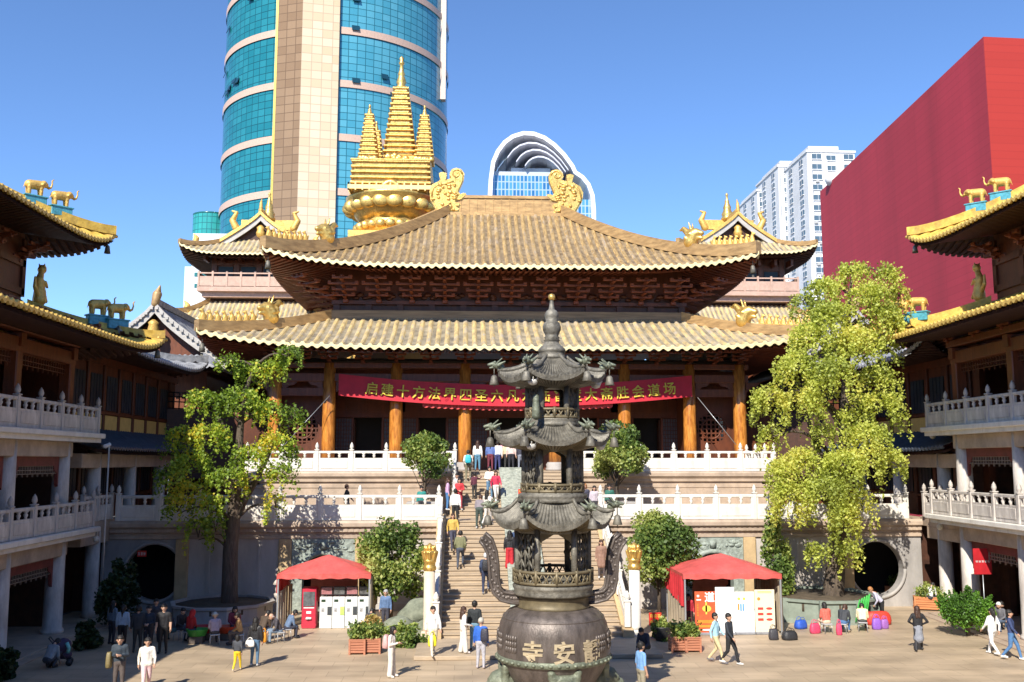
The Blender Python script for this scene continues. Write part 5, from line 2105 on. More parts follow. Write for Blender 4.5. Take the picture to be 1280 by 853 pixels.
# neck, trays and tiers
L([(46, 758.5), (47.5, 757), (46, 755), (45.5, 746), (47, 743)]).build('neck_band', BRASSY, t)
m = L([(45, 743.5), (51, 742), (52.5, 740), (50, 737), (52, 733), (52.5, 730.5), (49.5, 728), (49.5, 727)])
m.build('tray_ring', BRONZE, t)


def railing(r, y0, y1, n=36):
    m = MB()
    z0, z1 = zB(y0), zB(y1)
    R = r * kb
    for zz in (z0 + .03, z1):
        m.tube([(BX + R * cos(2 * pi * i / 40), BYY + R * sin(2 * pi * i / 40), zz) for i in range(41)], .045, 6)
    for i in range(n):
        a, b = 2 * pi * i / n, 2 * pi * (i + 1) / n
        for (u, v) in ((a, b), (b, a)):
            m.tube([(BX + R * cos(u), BYY + R * sin(u), z0), (BX + R * cos(v), BYY + R * sin(v), z1)], .022, 5)
    for i in range(12):
        a = 2 * pi * i / 12
        m.tube([(BX + R * cos(a), BYY + R * sin(a), z0), (BX + R * cos(a), BYY + R * sin(a), z1 + .06)], .05, 6)
    return m.build('lattice_railing', BRASSY, t)


def drum(r, y0, y1, open_r, top_y):
    """hexagonal-ish openwork storey: posts, front and back ogee openings, lattice sides"""
    z0, z1 = zB(y0), zB(y1)
    R = r * kb
    m = MB()
    m.lathe([(R * 1.02, z1 - .18), (R * 1.04, z1 - .1), (R * 1.0, z1)], (BX, BYY, 0), 12)
    m.lathe([(R * 1.0, z0), (R * 1.03, z0 + .06), (R * .98, z0 + .14)], (BX, BYY, 0), 24)
    for k in range(6):
        a = k * pi / 3
        m.tube([(BX + R * cos(a), BYY + R * sin(a), z0), (BX + R * cos(a), BYY + R * sin(a), z1)], .085, 8)
    m.build('frame', BRONZE, t)
    # pierced faces
    for k in range(6):
        a = -pi / 2 + k * pi / 3
        q = MB()
        hw = R * .48
        H = z1 - z0
        front = k in (0, 3)

        def fn(u, v, d_):
            rr = R * .866 + d_
            return (BX + rr * cos(a) - u * sin(a), BYY + rr * sin(a) + u * cos(a), z0 + v)
        if front:
            pts = [(-open_r, .12), (0, .121), (open_r, .12), (open_r * .95, H * .3), (open_r * .62, H * .48), (open_r * .8, H * .62), (open_r * .6, H * .76), (.25 * open_r, H * .84), (0, H * .9), (-.25 * open_r, H * .84), (-open_r * .6, H * .76), (-open_r * .8, H * .62), (-open_r * .62, H * .48), (-open_r * .95, H * .3)]
            tmp = MB()
            hole_wall(tmp, -hw, hw, .02, H - .02, pts, 0, .06)
            q.add([fn(x, z, y - .03) for x, y, z in tmp.v], tmp.f)
            q.build('ogee_panel', BRASSY, t)
        else:
            nst = 5
            for i in range(nst + 1):
                u = -hw + 2 * hw * i / nst
                q.tube([fn(u, .1, 0), fn(u, H - .1, 0)], .03, 5)
            for j in range(6):
                v = .15 + (H - .3) * j / 5
                for i in range(nst):
                    u = -hw + 2 * hw * (i + .5) / nst
                    if (i + j) % 2:
                        q.tube([fn(u - hw / nst, v, 0), fn(u + hw / nst, min(H - .1, v + .25), 0)], .026, 5)
                    else:
                        q.tube([fn(u + hw / nst, v, 0), fn(u - hw / nst, min(H - .1, v + .25), 0)], .026, 5)
            q.build('lattice_panel', BRONZE, t)


def tier_roof(R, rt, ye, yc, yt, ang=0.0):
    """hexagonal curled roof: corner radius R, top radius rt; eave mid height ye, corner height yc, top yt (px)"""
    ze, zc, zt = zB(ye), zB(yc), zB(yt)
    m, und = MB(), MB()
    nx, nr = 60, 12
    for k in range(6):
        a = -pi / 2 + k * pi / 3
        vs, us = [], []
        for j in range(nr + 1):
            tt = j / nr
            rr = (R + (rt - R) * tt) * kb
            ap = rr * .866
            hw = rr * .5
            for i in range(nx + 1):
                s_ = -1 + 2 * i / nx
                flare = abs(s_) ** 3 * (1 - tt) ** 2
                zz = ze + (zt - ze) * tt ** 1.7 + (zc - ze) * abs(s_) ** 2.4 * (1 - tt) ** 1.6
                inw = -.13 * R * kb * (1 - s_ * s_) * (1 - tt) * .35
                rib = .06 * (max(0, cos(2 * pi * i / 4)) ** .7) * (.4 + .6 * (1 - tt)) if 1 < i < nx - 1 else 0
                ap2 = ap + inw * 0
                u = s_ * hw
                vs.append((BX + ap2 * cos(a) - u * sin(a), BYY + ap2 * sin(a) + u * cos(a), zz + rib))
        fs = []
        w_ = nx + 1
        for j in range(nr):
            for i in range(nx):
                fs.append([j * w_ + i, j * w_ + i + 1, j * w_ + w_ + i + 1, j * w_ + w_ + i])
        m.add(vs, fs)
        # eave lip
        o = len(m.v)
        lip = vs[:w_]
        m.add([(x, y, z) for x, y, z in lip] + [(BX + (x - BX) * .985, BYY + (y - BYY) * .985, z - .13 - (.06 if i % 4 == 0 else 0)) for i, (x, y, z) in enumerate(lip)], [[i, w_ + i, w_ + i + 1, i + 1] for i in range(nx)])
        und.add([(BX + (x - BX) * .985, BYY + (y - BYY) * .985, z - .12) for x, y, z in lip] + [(BX + (x - BX) * .42, BYY + (y - BYY) * .42, min(z, ze) - .34 if 0 else ze - .28) for x, y, z in lip], [[i, i + 1, w_ + i + 1, w_ + i] for i in range(nx)])
    m.build('tiled_roof', BRONZE, t)
    und.build('roof_underside', BRASSY if ye > 500 else BRONZE, t)
    for k in range(6):
        a = -pi / 2 + pi / 6 + k * pi / 3
        q = MB()
        path = []
        for j in range(13):
            tt = 1 - j / 12
            rr = (R + (rt - R) * tt) * kb
            path.append((BX + rr * cos(a), BYY + rr * sin(a), ze + (zt - ze) * tt ** 1.7 + (zc - ze) * (1 - tt) ** 1.6 + .05))
        q.tube(path, [.05] * 4 + [.08] * 9, 8)
        q.build('hip_ridge', BRONZE, t)
        # dragon head
        e = Vector(path[-1])
        o_ = Vector((cos(a), sin(a), 0))
        U = Vector((0, 0, 1))
        sd_ = Vector((-sin(a), cos(a), 0))
        q = MB()
        q.cap(e - o_ * .1 + U * .05, e + o_ * .08 + U * .12, .10, .095, 10)
        q.cap(e + o_ * .1 + U * .15, e + o_ * .26 + U * .12, .07, .04, 8)
        q.cap(e + o_ * .1 + U * .06, e + o_ * .22 + U * .03, .04, .025, 8)
        for s_ in (-1, 1):
            q.cap(e + U * .18 + sd_ * s_ * .05, e - o_ * .12 + U * .30 + sd_ * s_ * .09, .035, .015, 6)
            q.ell(tuple(e + o_ * .08 + U * .18 + sd_ * s_ * .06), (.04, .05, .05), 6, 5)
            q.cap(e - o_ * .02 + U * .1 + sd_ * s_ * .12, e - o_ * .2 + U * .2 + sd_ * s_ * .16, .06, .02, 6)
        q.build('dragon_head', BRONZG, t)
        # hanging bell
        b = e + o_ * .10 - U * .08
        q = MB()
        q.tube([b + U * .12, b - U * .12], .016, 5)
        q.lathe([(.04, -.10), (.085, -.14), (.105, -.24), (.14, -.37), (.13, -.38), (.07, -.3)], tuple(b), 14)
        q.tube([b - U * .3, b - U * .43], .015, 5)
        q.build('hanging_bell', BRONZE, t)
        if k in (1, 5) and ye < 600:
            lp_ = e - o_ * .30 - U * .42
            q = MB()
            q.lathe([(.03, -.13), (.11, -.10), (.16, .02), (.13, .03)], tuple(lp_), 10)
            for j in range(8):
                b_ = j * pi / 4
                q.cap((lp_.x + .08 * cos(b_), lp_.y + .08 * sin(b_), lp_.z - .04), (lp_.x + .18 * cos(b_), lp_.y + .18 * sin(b_), lp_.z + .08), .04, .015, 6)
            q.tube([lp_, lp_ + U * .42], .012, 5)
            q.build('lotus_lamp', mat('pale_lotus_lamp', (.62, .62, .60), .4, .2, var=.1), t)


# third (lowest) storey
railing(50.5, 727, 712)
drum(46, 728, 657, .62, 0)
tier_roof(80, 45, 654, 638, 625)
L([(46, 627), (43.5, 624), (45, 621), (45, 618), (41, 616), (41, 614)]).build('tray_ring', BRONZE, t)
railing(40, 615, 606, 30)
drum(37, 616, 556, .5, 0)
tier_roof(77, 37, 553, 541, 532)
L([(36, 534), (36.5, 530), (34.5, 528), (36, 526), (35, 524), (33, 523)]).build('tray_ring', BRONZE, t)
railing(34, 524, 513, 26)
drum(32, 525, 478, .4, 0)
tier_roof(72, 17.5, 475, 464, 447)
# finial
L([(20, 449), (18, 446), (17.5, 441), (19, 440), (18, 437), (14, 433), (10, 430), (9.5, 427), (11, 426), (9, 424), (10.5, 422.5), (8.5, 420.5), (9.5, 418), (12, 413), (12.3, 409), (10.5, 404), (7.5, 402), (9.3, 397), (9.5, 393), (7, 389), (4, 387), (3, 380), (2.2, 375), (2.2, 374)], 24).build('finial', BRONZE, t)
L([(1.5, 376), (4, 374.5), (4.8, 371.5), (3.8, 368.6), (.4, 367.2)], 16).build('finial_ball', GOLD, t)
# S-shaped handles
for s in (-1, 1):
    q = MB()
    pts = [(44, 747), (55, 746.5), (66, 744), (73, 737), (76, 724), (77, 705), (79, 690), (84, 678), (91, 671)]
    hw = [9, 8, 8, 9, 10, 10, 10, 11, 9]
    out_, inn_ = [], []
    n = len(pts)
    for i, (u, v) in enumerate(pts):
        u0, v0 = pts[max(0, i - 1)]
        u1, v1 = pts[min(n - 1, i + 1)]
        tx, ty = u1 - u0, v1 - v0
        l = hypot(tx, ty)
        out_.append((u - ty / l * hw[i] * .56, v + tx / l * hw[i] * .72))
        inn_.append((u + ty / l * hw[i] * .56, v - tx / l * hw[i] * .72))
    poly = out_ + inn_[::-1]
    q.prism(poly, lambda u, v, d_: (BX + s * u * kb, BYY + d_, zB(v)), -.2, .2)
    for i in range(n):
        for pth in (out_, inn_):
            pass
    for d_ in (-.2, .2):
        q.tube([(BX + s * u * kb, BYY + d_, zB(v)) for u, v in out_], .045, 6)
        q.tube([(BX + s * u * kb, BYY + d_, zB(v)) for u, v in inn_], .045, 6)
        for i in range(26):
            f = i / 26 * (n - 1)
            j = int(f)
            u = pts[j][0] + (pts[j + 1][0] - pts[j][0]) * (f - j)
            v = pts[j][1] + (pts[j + 1][1] - pts[j][1]) * (f - j)
            q.ell((BX + s * (u + 3.5 * sin(i * 2.1)) * kb, BYY + d_, zB(v)), (.055, .022, .045), 8, 5)
    q.build('handle', BRONZB, t)
p = Vector((-.75, YBN - 1.05, zB(522)))
q = MB()
q.cap(p, p + Vector((0, 0, .35)), .12, .10, 8)
q.cap(p + Vector((0, 0, .4)), p + Vector((0, 0, .5)), .1, .09, 8)
q.build('small_guardian', BRONZG, t)

# ================================================================ TREES AND SHRUBS
def leaf_object(name, pts, size, mats, parent, seedv=0, droop=0.3, mixw=None, flat=0.0):
    """many small leaf faces around the given points, one mesh"""
    r = np.random.default_rng(seedv)
    pts = np.asarray(pts, dtype=float)
    n = len(pts)
    u = r.normal(size=(n, 3))
    u[:, 2] *= (1 - flat)
    u /= np.linalg.norm(u, axis=1, keepdims=True)
    v = r.normal(size=(n, 3))
    v -= u * (v * u).sum(1, keepdims=True)
    v /= np.linalg.norm(v, axis=1, keepdims=True)
    s = size * r.uniform(.6, 1.25, (n, 1))
    V = np.stack([pts + u * s * .6, pts + v * s * .42, pts - u * s * .5, pts - v * s * .42], 1).reshape(-1, 3)
    off = np.array(wpos(parent))
    V = V - off
    me = bpy.data.meshes.new(name)
    me.vertices.add(4 * n)
    me.vertices.foreach_set('co', V.ravel())
    me.loops.add(4 * n)
    me.loops.foreach_set('vertex_index', np.arange(4 * n))
    me.polygons.add(n)
    me.polygons.foreach_set('loop_start', np.arange(0, 4 * n, 4))
    for m in mats:
        me.materials.append(m)
    # leaf colour follows patches in space
    ph = np.sin(pts[:, 0] * 1.9 + seedv) + np.sin(pts[:, 1] * 1.7 + 2.1 * seedv) + np.sin(pts[:, 2] * 2.3 + .7 * seedv) + r.normal(size=n) * .9
    q = np.argsort(np.argsort(ph)) / n
    w_ = np.cumsum(mixw if mixw is not None else [1 / len(mats)] * len(mats))
    idx = np.searchsorted(w_, q)
    me.polygons.foreach_set('material_index', np.clip(idx, 0, len(mats) - 1).astype(np.int32))
    me.update()
    me.validate()
    o = bpy.data.objects.new(name, me)
    COL.objects.link(o)
    o.parent = parent
    return o


def bez(p0, p1, bend, n=7):
    p0, p1 = Vector(p0), Vector(p1)
    return [p0.lerp(p1, i / n) + Vector(bend) * sin(pi * i / n) for i in range(n + 1)]


def ginkgo(th, base, trunk_path, trunk_r, clumps, leafmats, mixw, seedv, per=300, size=.13, strand=(.5, 1.6), thin=1.0):
    r = random.Random(seedv)
    m = MB()
    tp = [Vector(p) for p in trunk_path]
    m.tube(tp, trunk_r, 14)
    br = m
    pts = []
    for (c, rx, ry, rz, dens) in clumps:
        c = Vector(c)
        # a limb from the trunk
        best = min(range(1, len(tp)), key=lambda i: (tp[i] - c).length + max(0, tp[i].z - c.z) * 1.5)
        s0 = tp[best]
        path = bez(s0, c + Vector((0, 0, -.1 * rz)), (0, 0, .22 * (c - s0).length))
        L_ = (c - s0).length
        r0 = min(.16, .04 + .02 * L_)
        br.tube(path, [r0 * (1 - .8 * i / 7) for i in range(8)], 7)
        rx, ry, rz = rx * .84, ry * .84, rz * .9
        ns = int(10 * dens * (rx * ry) ** .5 * 3.4 * thin)
        for k in range(ns):
            a = r.uniform(0, 2 * pi)
            q = r.uniform(.05, 1) ** .6 * .86
            top = c + Vector((rx * q * cos(a) * .75, ry * q * sin(a) * .75, rz * (.75 * sqrt(max(0, 1 - q * q)) + .1 * r.random())))
            outd = Vector((cos(a), sin(a), 0))
            Ls = r.uniform(*strand) * (rz ** .5)
            if k % 4 == 0:
                br.tube([c, c.lerp(top, .6) + Vector((0, 0, .1)), top], [.03, .02, .01], 5)
            nl = int(per * Ls / 8)
            for j in range(nl):
                f = r.random()
                dr = Vector((0, 0, -1)) * (Ls * f ** 1.6) + outd * (.34 * Ls * (f ** .6)) * (.6 + .5 * q)
                sp = .055 + .10 * (1 - f)
                pts.append(top + dr + Vector((r.gauss(0, sp), r.gauss(0, sp), r.gauss(0, sp * .8))))
    br.build('trunk', BARK, th)
    leaf_object('crown', pts, size, leafmats, th, seedv, mixw=mixw)
    return len(pts)


LG = [leaf_mat('leaf_dark_green', (.11, .18, .02)), leaf_mat('leaf_green', (.23, .33, .035)), leaf_mat('leaf_lime', (.38, .46, .05)), leaf_mat('leaf_yellow', (.55, .46, .04))]
RG = [leaf_mat('leaf_olive', (.27, .315, .06)), leaf_mat('leaf_yellow_green', (.42, .465, .085)), leaf_mat('leaf_pale_lime', (.52, .55, .12)), leaf_mat('leaf_gold_green', (.56, .53, .11))]


def clump(px, py, Y, rpx, rpy, dens=1.0, rd=None):
    c = P(px, py, Y)
    k = Y / 1200
    return (c, rpx * k, (rd if rd is not None else rpx) * k, rpy * k, dens)


YT1 = 44.3
b = P(287, 775, YT1)
t = thing('ginkgo_tree', 'slender ginkgo with dark trunk and loose green and yellow sprays beside the left terrace wall', 'tree', (b.x, YT1, 0.0))
tp = [Vector((b.x, YT1, 0)), P(287, 740, YT1), P(288, 690, YT1), P(291, 655, YT1), P(295, 615, YT1 - .1), P(298, 570, YT1), P(301, 530, YT1 + .1), P(306, 490, YT1), P(318, 460, YT1 - .1)]
cl = [clump(285, 455, 44, 22, 14, .8), clump(318, 470, 44.3, 30, 20, .9), clump(362, 445, 44, 26, 15, .9), clump(345, 462, 44.6, 22, 14, .8), clump(300, 505, 43.6, 38, 24, 1.0), clump(255, 508, 44, 34, 24, 1.0),
      clump(340, 520, 43.8, 28, 24, .9), clump(365, 525, 44.2, 20, 20, .7), clump(228, 548, 44, 26, 18, .8), clump(262, 552, 43.5, 40, 28, 1.0), clump(240, 585, 43.4, 36, 24, 1.0), clump(310, 575, 43, 30, 24, .8),
      clump(345, 560, 43.4, 30, 26, .8), clump(352, 600, 43.2, 24, 26, .8), clump(285, 605, 43, 34, 26, .8), clump(365, 570, 43.8, 18, 20, .6), clump(235, 620, 43.2, 30, 26, .7), clump(262, 640, 43, 26, 26, .6), clump(345, 635, 43.5, 16, 26, .5),
      clump(212, 600, 43.8, 20, 22, .6), clump(222, 640, 43.8, 24, 30, .6), clump(248, 672, 43.8, 20, 32, .5), clump(214, 562, 44, 16, 12, .5), clump(270, 665, 43.6, 14, 30, .5)]
ginkgo(t, b, tp, [.42, .36, .33, .31, .24, .19, .15, .11, .06], cl, LG, [.28, .40, .23, .09], 11, per=330, size=.13, strand=(.5, 1.5), thin=.92)
# second leader
m = MB()
m.tube([P(291, 655, YT1), P(305, 625, YT1), P(320, 600, YT1 - .1), P(335, 570, YT1), P(350, 530, YT1)], [.22, .18, .14, .10, .05], 10)
m.tube([P(298, 570, YT1), P(285, 545, YT1), P(272, 520, YT1 - .2), P(262, 505, YT1)], [.14, .10, .07, .04], 8)
m.build('branch', BARK, t)

YT3 = 44.3
b = P(1042, 760, YT3)
t = thing('weeping_ginkgo', 'tall weeping ginkgo with cascading yellow-green foliage and thick ridged trunk on the right', 'tree', (b.x, YT3, 0.0))
tp = [Vector((b.x, YT3, 0)), P(1042, 740, YT3), P(1045, 700, YT3), P(1050, 650, YT3 + .2), P(1055, 590, YT3 + .3), P(1055, 530, YT3 + .4), P(1058, 470, YT3 + .4), P(1060, 410, YT3 + .3), P(1062, 370, YT3 + .2), P(1066, 340, YT3)]
cl = [clump(1066, 342, 44.2, 26, 15, .9), clump(1108, 345, 44, 20, 16, .9), clump(1124, 372, 44.2, 12, 20, .6), clump(1030, 362, 44, 26, 16, 1), clump(1004, 378, 44, 18, 12, .7), clump(1085, 372, 43.4, 34, 22, 1),
      clump(1040, 398, 43.4, 44, 26, 1.1), clump(1105, 402, 43.6, 32, 26, .9), clump(1012, 425, 43.4, 30, 26, 1), clump(1068, 432, 43, 42, 28, 1), clump(1110, 440, 43.6, 18, 26, .5), clump(995, 462, 43.2, 32, 26, 1),
      clump(1038, 470, 42.8, 40, 30, 1), clump(1098, 478, 43.4, 30, 26, .7), clump(960, 500, 43.4, 26, 18, .9), clump(1005, 505, 43, 30, 24, .9), clump(1100, 510, 43.4, 34, 24, 1.0), clump(1060, 525, 43, 20, 22, .4),
      clump(965, 545, 43.4, 20, 18, .5), clump(1085, 550, 42.8, 36, 26, 1.0), clump(1112, 575, 43.2, 24, 16, .8), clump(1030, 545, 43.4, 26, 20, .5), clump(1060, 585, 42.6, 46, 26, 1.1), clump(1000, 580, 43, 30, 24, .9), clump(975, 595, 43.2, 24, 26, .9),
      clump(1030, 620, 42.6, 42, 30, 1.1), clump(985, 625, 43, 26, 28, .9), clump(1055, 655, 42.6, 26, 34, .9), clump(1078, 640, 43.2, 18, 34, .6), clump(1020, 690, 43.2, 22, 12, .7), clump(1062, 690, 43, 16, 16, .6)]
ginkgo(t, b, tp, [.58, .48, .42, .36, .30, .24, .18, .13, .09, .05], cl, RG, [.24, .38, .28, .10], 23, per=400, size=.125, strand=(.8, 2.2), thin=1.0)
m = MB()
m.tube([P(1050, 650, YT3 + .2), P(1035, 600, YT3 + .2), P(1018, 550, YT3), P(1005, 510, YT3)], [.26, .2, .13, .06], 10)
m.tube([P(1055, 530, YT3 + .4), P(1080, 490, YT3 + .5), P(1100, 450, YT3 + .3)], [.18, .12, .06], 8)
m.build('branch', BARK, t)

BL = [leaf_mat('bush_dark', (.065, .115, .022), .2), leaf_mat('bush_mid', (.15, .22, .045), .25), leaf_mat('bush_light', (.28, .33, .075), .25), leaf_mat('bush_tip', (.36, .39, .12), .25)]


def bush(name, label, cat, c, r, n, seedv, mats=BL, mixw=(.3, .38, .22, .10), size=.13, trunk_h=None, group=None, nl=26, base=None, part='crown', parent=None, spiky=False):
    rr = random.Random(seedv)
    c = Vector(c)
    base = base if base is not None else (c.x, c.y, c.z - r[2])
    th = thing(name, label, cat, base, 0, group) if parent is None else parent
    m = MB()
    b0 = Vector(base)
    m.tube([b0, b0.lerp(c, .5), c], [.09, .08, .04] if r[0] > .8 else [.04, .03, .02], 8)
    lobes = []
    for i in range(nl):
        a = rr.uniform(0, 2 * pi)
        e = math.asin(rr.uniform(-.75, 1))
        k = rr.uniform(.45, .85)
        l = c + Vector((r[0] * k * cos(a) * cos(e), r[1] * k * sin(a) * cos(e), r[2] * k * sin(e)))
        lobes.append((l, rr.uniform(.20, .38)))
        if i % 2 == 0:
            m.tube([b0.lerp(c, rr.uniform(.3, .8)), l], [.03, .012], 5)
    m.build('trunk' if part == 'crown' else 'stems', BARK, th)
    pts = []
    for i in range(n):
        l, q = lobes[rr.randrange(nl)]
        v = Vector((rr.gauss(0, 1), rr.gauss(0, 1), rr.gauss(0, 1))).normalized() * (rr.random() ** .33)
        if spiky:
            dirn = (l - b0).normalized()
            f = rr.random()
            pts.append(l + dirn * (.62 * f) + Vector((rr.gauss(0, 1), rr.gauss(0, 1), rr.gauss(0, 1))) * (.13 * (1.05 - f)))
            continue
        pts.append(l + Vector((v.x * r[0] * q, v.y * r[1] * q, v.z * r[2] * q)))
    leaf_object(part, pts, size, list(mats), th, seedv, mixw=mixw)
    return th


for lab, px, py, Y, rx, rz, zb_, sd_ in (
        ('large round green shrub beside the left of the stair foot', 490, 703, 43.4, 47, 54, 0, 3),
        ('large round green shrub beside the right of the stair foot', 823, 694, 43.4, 50, 56, 0, 4),
        ('airy pale-stemmed round tree on the terrace left of the upper flight', 531, 572, 49.8, 36, 34, ZT, 5),
        ('dense round tree on the terrace right of the upper flight', 771, 566, 49.8, 38, 38, ZT, 6)):
    c = P(px, py, Y)
    k = Y / 1200
    airy = sd_ == 5
    bush('round_tree', lab, 'tree', c, (rx * k, rx * k, rz * k), 11000 if not airy else 5200, sd_, size=.15 if not airy else .15, base=(c.x, Y, zb_), group='round trees by the stairs', nl=44, mixw=(.26, .36, .25, .13) if not airy else (.15, .33, .32, .20))
    if zb_ > 1:
        m = MB()
        m.b2(c.x - .9, c.x + .9, Y - .7, Y + .7, ZT + .005, ZT + .75, bev=.04)
        tag(m.build('stone_planter', GREYW), 'stone planter box holding the round terrace tree %s of the upper flight' % ('left' if sd_ == 5 else 'right'), 'planter')

# bamboo-like climber right of the red canopy
c = P(972, 700, 44.6)
bush('bamboo_clump', 'tall thin bamboo clump climbing the wall right of the right red canopy', 'plant', c, (.95, .7, 2.3), 3800, 9, size=.16, base=(c.x, c.y, .02), mixw=(.2, .4, .3, .1), nl=30)
# dense needle shrub on the right
c = P(1209, 771, 39.0)
bush('juniper_shrub', 'dense bright green juniper shrub with spiky tufts on the right of the paving', 'shrub', c, (.98, .8, .74), 18000, 10, mats=[leaf_mat('juniper_dark', (.05, .12, .015), .15), leaf_mat('juniper_mid', (.10, .24, .02), .2), leaf_mat('juniper_light', (.18, .34, .03), .2)], mixw=(.3, .45, .25), size=.085, base=(c.x, c.y, .02), nl=110, spiky=True)
# greenery in the left recess; its shade is put into darker leaf colours
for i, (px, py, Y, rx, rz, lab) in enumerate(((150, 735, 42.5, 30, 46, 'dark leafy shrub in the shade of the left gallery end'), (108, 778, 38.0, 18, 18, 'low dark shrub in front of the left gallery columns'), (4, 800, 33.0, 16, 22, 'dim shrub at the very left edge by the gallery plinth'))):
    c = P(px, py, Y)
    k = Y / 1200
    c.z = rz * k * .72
    bush('shaded_shrub', lab, 'shrub', c, (rx * k, .8, rz * k), 3000, 30 + i, size=.17, base=(c.x, c.y, .02), mats=[leaf_mat('leaf_painted_shade_dark', (.015, .03, .008), .15), leaf_mat('leaf_painted_shade', (.03, .055, .012), .15)], mixw=(.6, .4), group='shaded shrubs at left')

# ---------------------------------------------------------------- planters
PLW = mat('reddish_slat_timber', (.42, .17, .10), .6, 0, var=.2, scale=4, stretch=(.4, 1, 4))


def box_planter(label, c, w_, d_, h, sd_, slats=5, rz=0.0, mats=BL, mixw=(.25, .4, .25, .1), ph=.55, size=.11, n=900, wood=PLW, group='slatted timber planters'):
    t = thing('slatted_planter', label, 'planter', c, rz, group)
    LOCAL.add(t.name)
    m = MB()
    m.b2(-w_ / 2 + .03, w_ / 2 - .03, -d_ / 2 + .03, d_ / 2 - .03, .05, h - .03)
    for k in range(slats):
        z = .06 + (h - .06) * k / slats
        m.box((0, 0, z + (h - .06) / slats * .42), (w_, d_, (h - .06) / slats * .8), bev=.01)
    for x in (-1, 1):
        for y in (-1, 1):
            m.box((x * (w_ / 2 - .02), y * (d_ / 2 - .02), h / 2), (.07, .07, h))
    m.box((0, 0, h), (w_ + .04, d_ + .04, .05), bev=.01)
    m.build('box', wood, t)
    rr = random.Random(sd_)
    st_ = MB()
    pts = []
    for k in range(16):
        a = rr.uniform(0, 6.28)
        q = rr.random() ** .5
        p0 = Vector((q * w_ * .36 * cos(a), q * d_ * .36 * sin(a), h))
        p1 = p0 + Vector((rr.gauss(0, .12), rr.gauss(0, .12), ph * rr.uniform(.5, 1.05)))
        st_.tube([p0, p1], [.012, .008], 4)
        for j in range(n // 16):
            f = rr.uniform(.15, 1.0)
            p = p0.lerp(p1, f)
            pts.append(p + Vector((rr.gauss(0, .09), rr.gauss(0, .09), rr.gauss(0, .07))))
    st_.build('stems', BARK, t)
    o = leaf_object('foliage', pts, size, list(mats), t, sd_, mixw=mixw)
    me = o.data
    # leaf_object shifts to the parent's origin; undo that for the local frame
    co_ = np.zeros(len(me.vertices) * 3)
    me.vertices.foreach_get('co', co_)
    co_ = co_.reshape(-1, 3) + np.array(wpos(t))
    me.vertices.foreach_set('co', co_.ravel())
    return t


for lab, px, py, sd_ in (('slatted planter left of the pair by the boulder', 446, 819, 1), ('slatted planter right of the pair by the boulder', 465, 818, 2), ('left slatted planter in front of the right red canopy', 850, 816, 3), ('right slatted planter in front of the right red canopy', 867, 816, 4)):
    c = G(px, py)
    box_planter(lab, (c.x, c.y + .3, 0), .58, .58, .52, sd_)
OR = mat('orange_slat_timber', (.50, .20, .08), .6, 0, var=.2, scale=4, stretch=(.4, 1, 4))
for lab, px, py, sd_, w_ in (('long orange planter nearest the juniper', 1168, 764, 5, 1.5), ('orange planter in the middle of the right row', 1152, 758, 6, 1.3), ('orange planter farthest back by the right columns', 1126, 749, 7, 1.25)):
    c = G(px, py)
    box_planter(lab, (c.x, c.y + .3, 0), w_, .62, .6, sd_, rz=-.35, wood=OR, n=1300, mats=BL, mixw=(.2, .4, .3, .1), group='orange planters at right')

# rockery beside the stair foot with plants
t = thing('rockery', 'grey green boulder among low rocks left of the stair foot', 'rock', tuple(G(510, 800)))
for i, (px, py, Y, r) in enumerate(((526, 766, 41.2, (.98, .7, .50)), (498, 785, 39.6, (.7, .5, .5)), (528, 790, 39.8, (.55, .5, .45)), (482, 800, 39.0, (.5, .4, .4)))):
    c = P(px, py, Y)
    q = MB()
    n0 = 14
    q.ell((c.x, c.y, c.z if i == 0 else r[2] * .6), r, 18, 12)
    q.v = [(x + .10 * sin(5 * z + x * 3), y, z + .08 * sin(4 * x + 2 * y)) for x, y, z in q.v]
    if i == 0:
        q.cap((c.x, c.y, .1), (c.x, c.y, c.z), .6, .6, 12)
    q.build('boulder', mat('mossy_grey_rock', (.17, .19, .14), .85, 0, var=.3, scale=2.5, col2=(.27, .29, .22), bump=.5, bscale=8), t)
for i, (px, py, Y, rx, rz, mix, lab) in enumerate(((468, 787, 39.7, .75, .55, (.05, .15, .3, .5), 'dry golden ground bush behind the left slatted planters'), (512, 800, 37.9, .62, .7, (.35, .45, .2, 0), 'dark green leafy plant in the rockery by the stairs'), (486, 795, 38.8, .6, .45, (.2, .3, .3, .2), 'low mixed plant between boulder and planters'), (828, 792, 38.6, .5, .75, (.25, .4, .25, .1), 'bushy plant in a black pot left of the right slatted planters'))):
    c = P(px, py, Y)
    gold = i == 0
    bush('leafy_plant', lab, 'plant', c, (rx, rx * .8, rz), 1500, 50 + i, mats=BL if not gold else [BL[2], BL[3], leaf_mat('dry_gold_leaf', (.40, .28, .08), .3), leaf_mat('dry_tan_leaf', (.48, .36, .14), .3)], mixw=mix, size=.12, base=(c.x, c.y, .02), nl=18, part='foliage')
c = P(828, 815, 38.6)
q = MB()
q.lathe([(.24, 0), (.34, .25), (.36, .5), (.38, .55), (.3, .55), (.28, .45)], (c.x, c.y, 0), 16)
tag(q.build('plant_pot', BLACKM), 'black round plant pot left of the right slatted planters', 'pot')

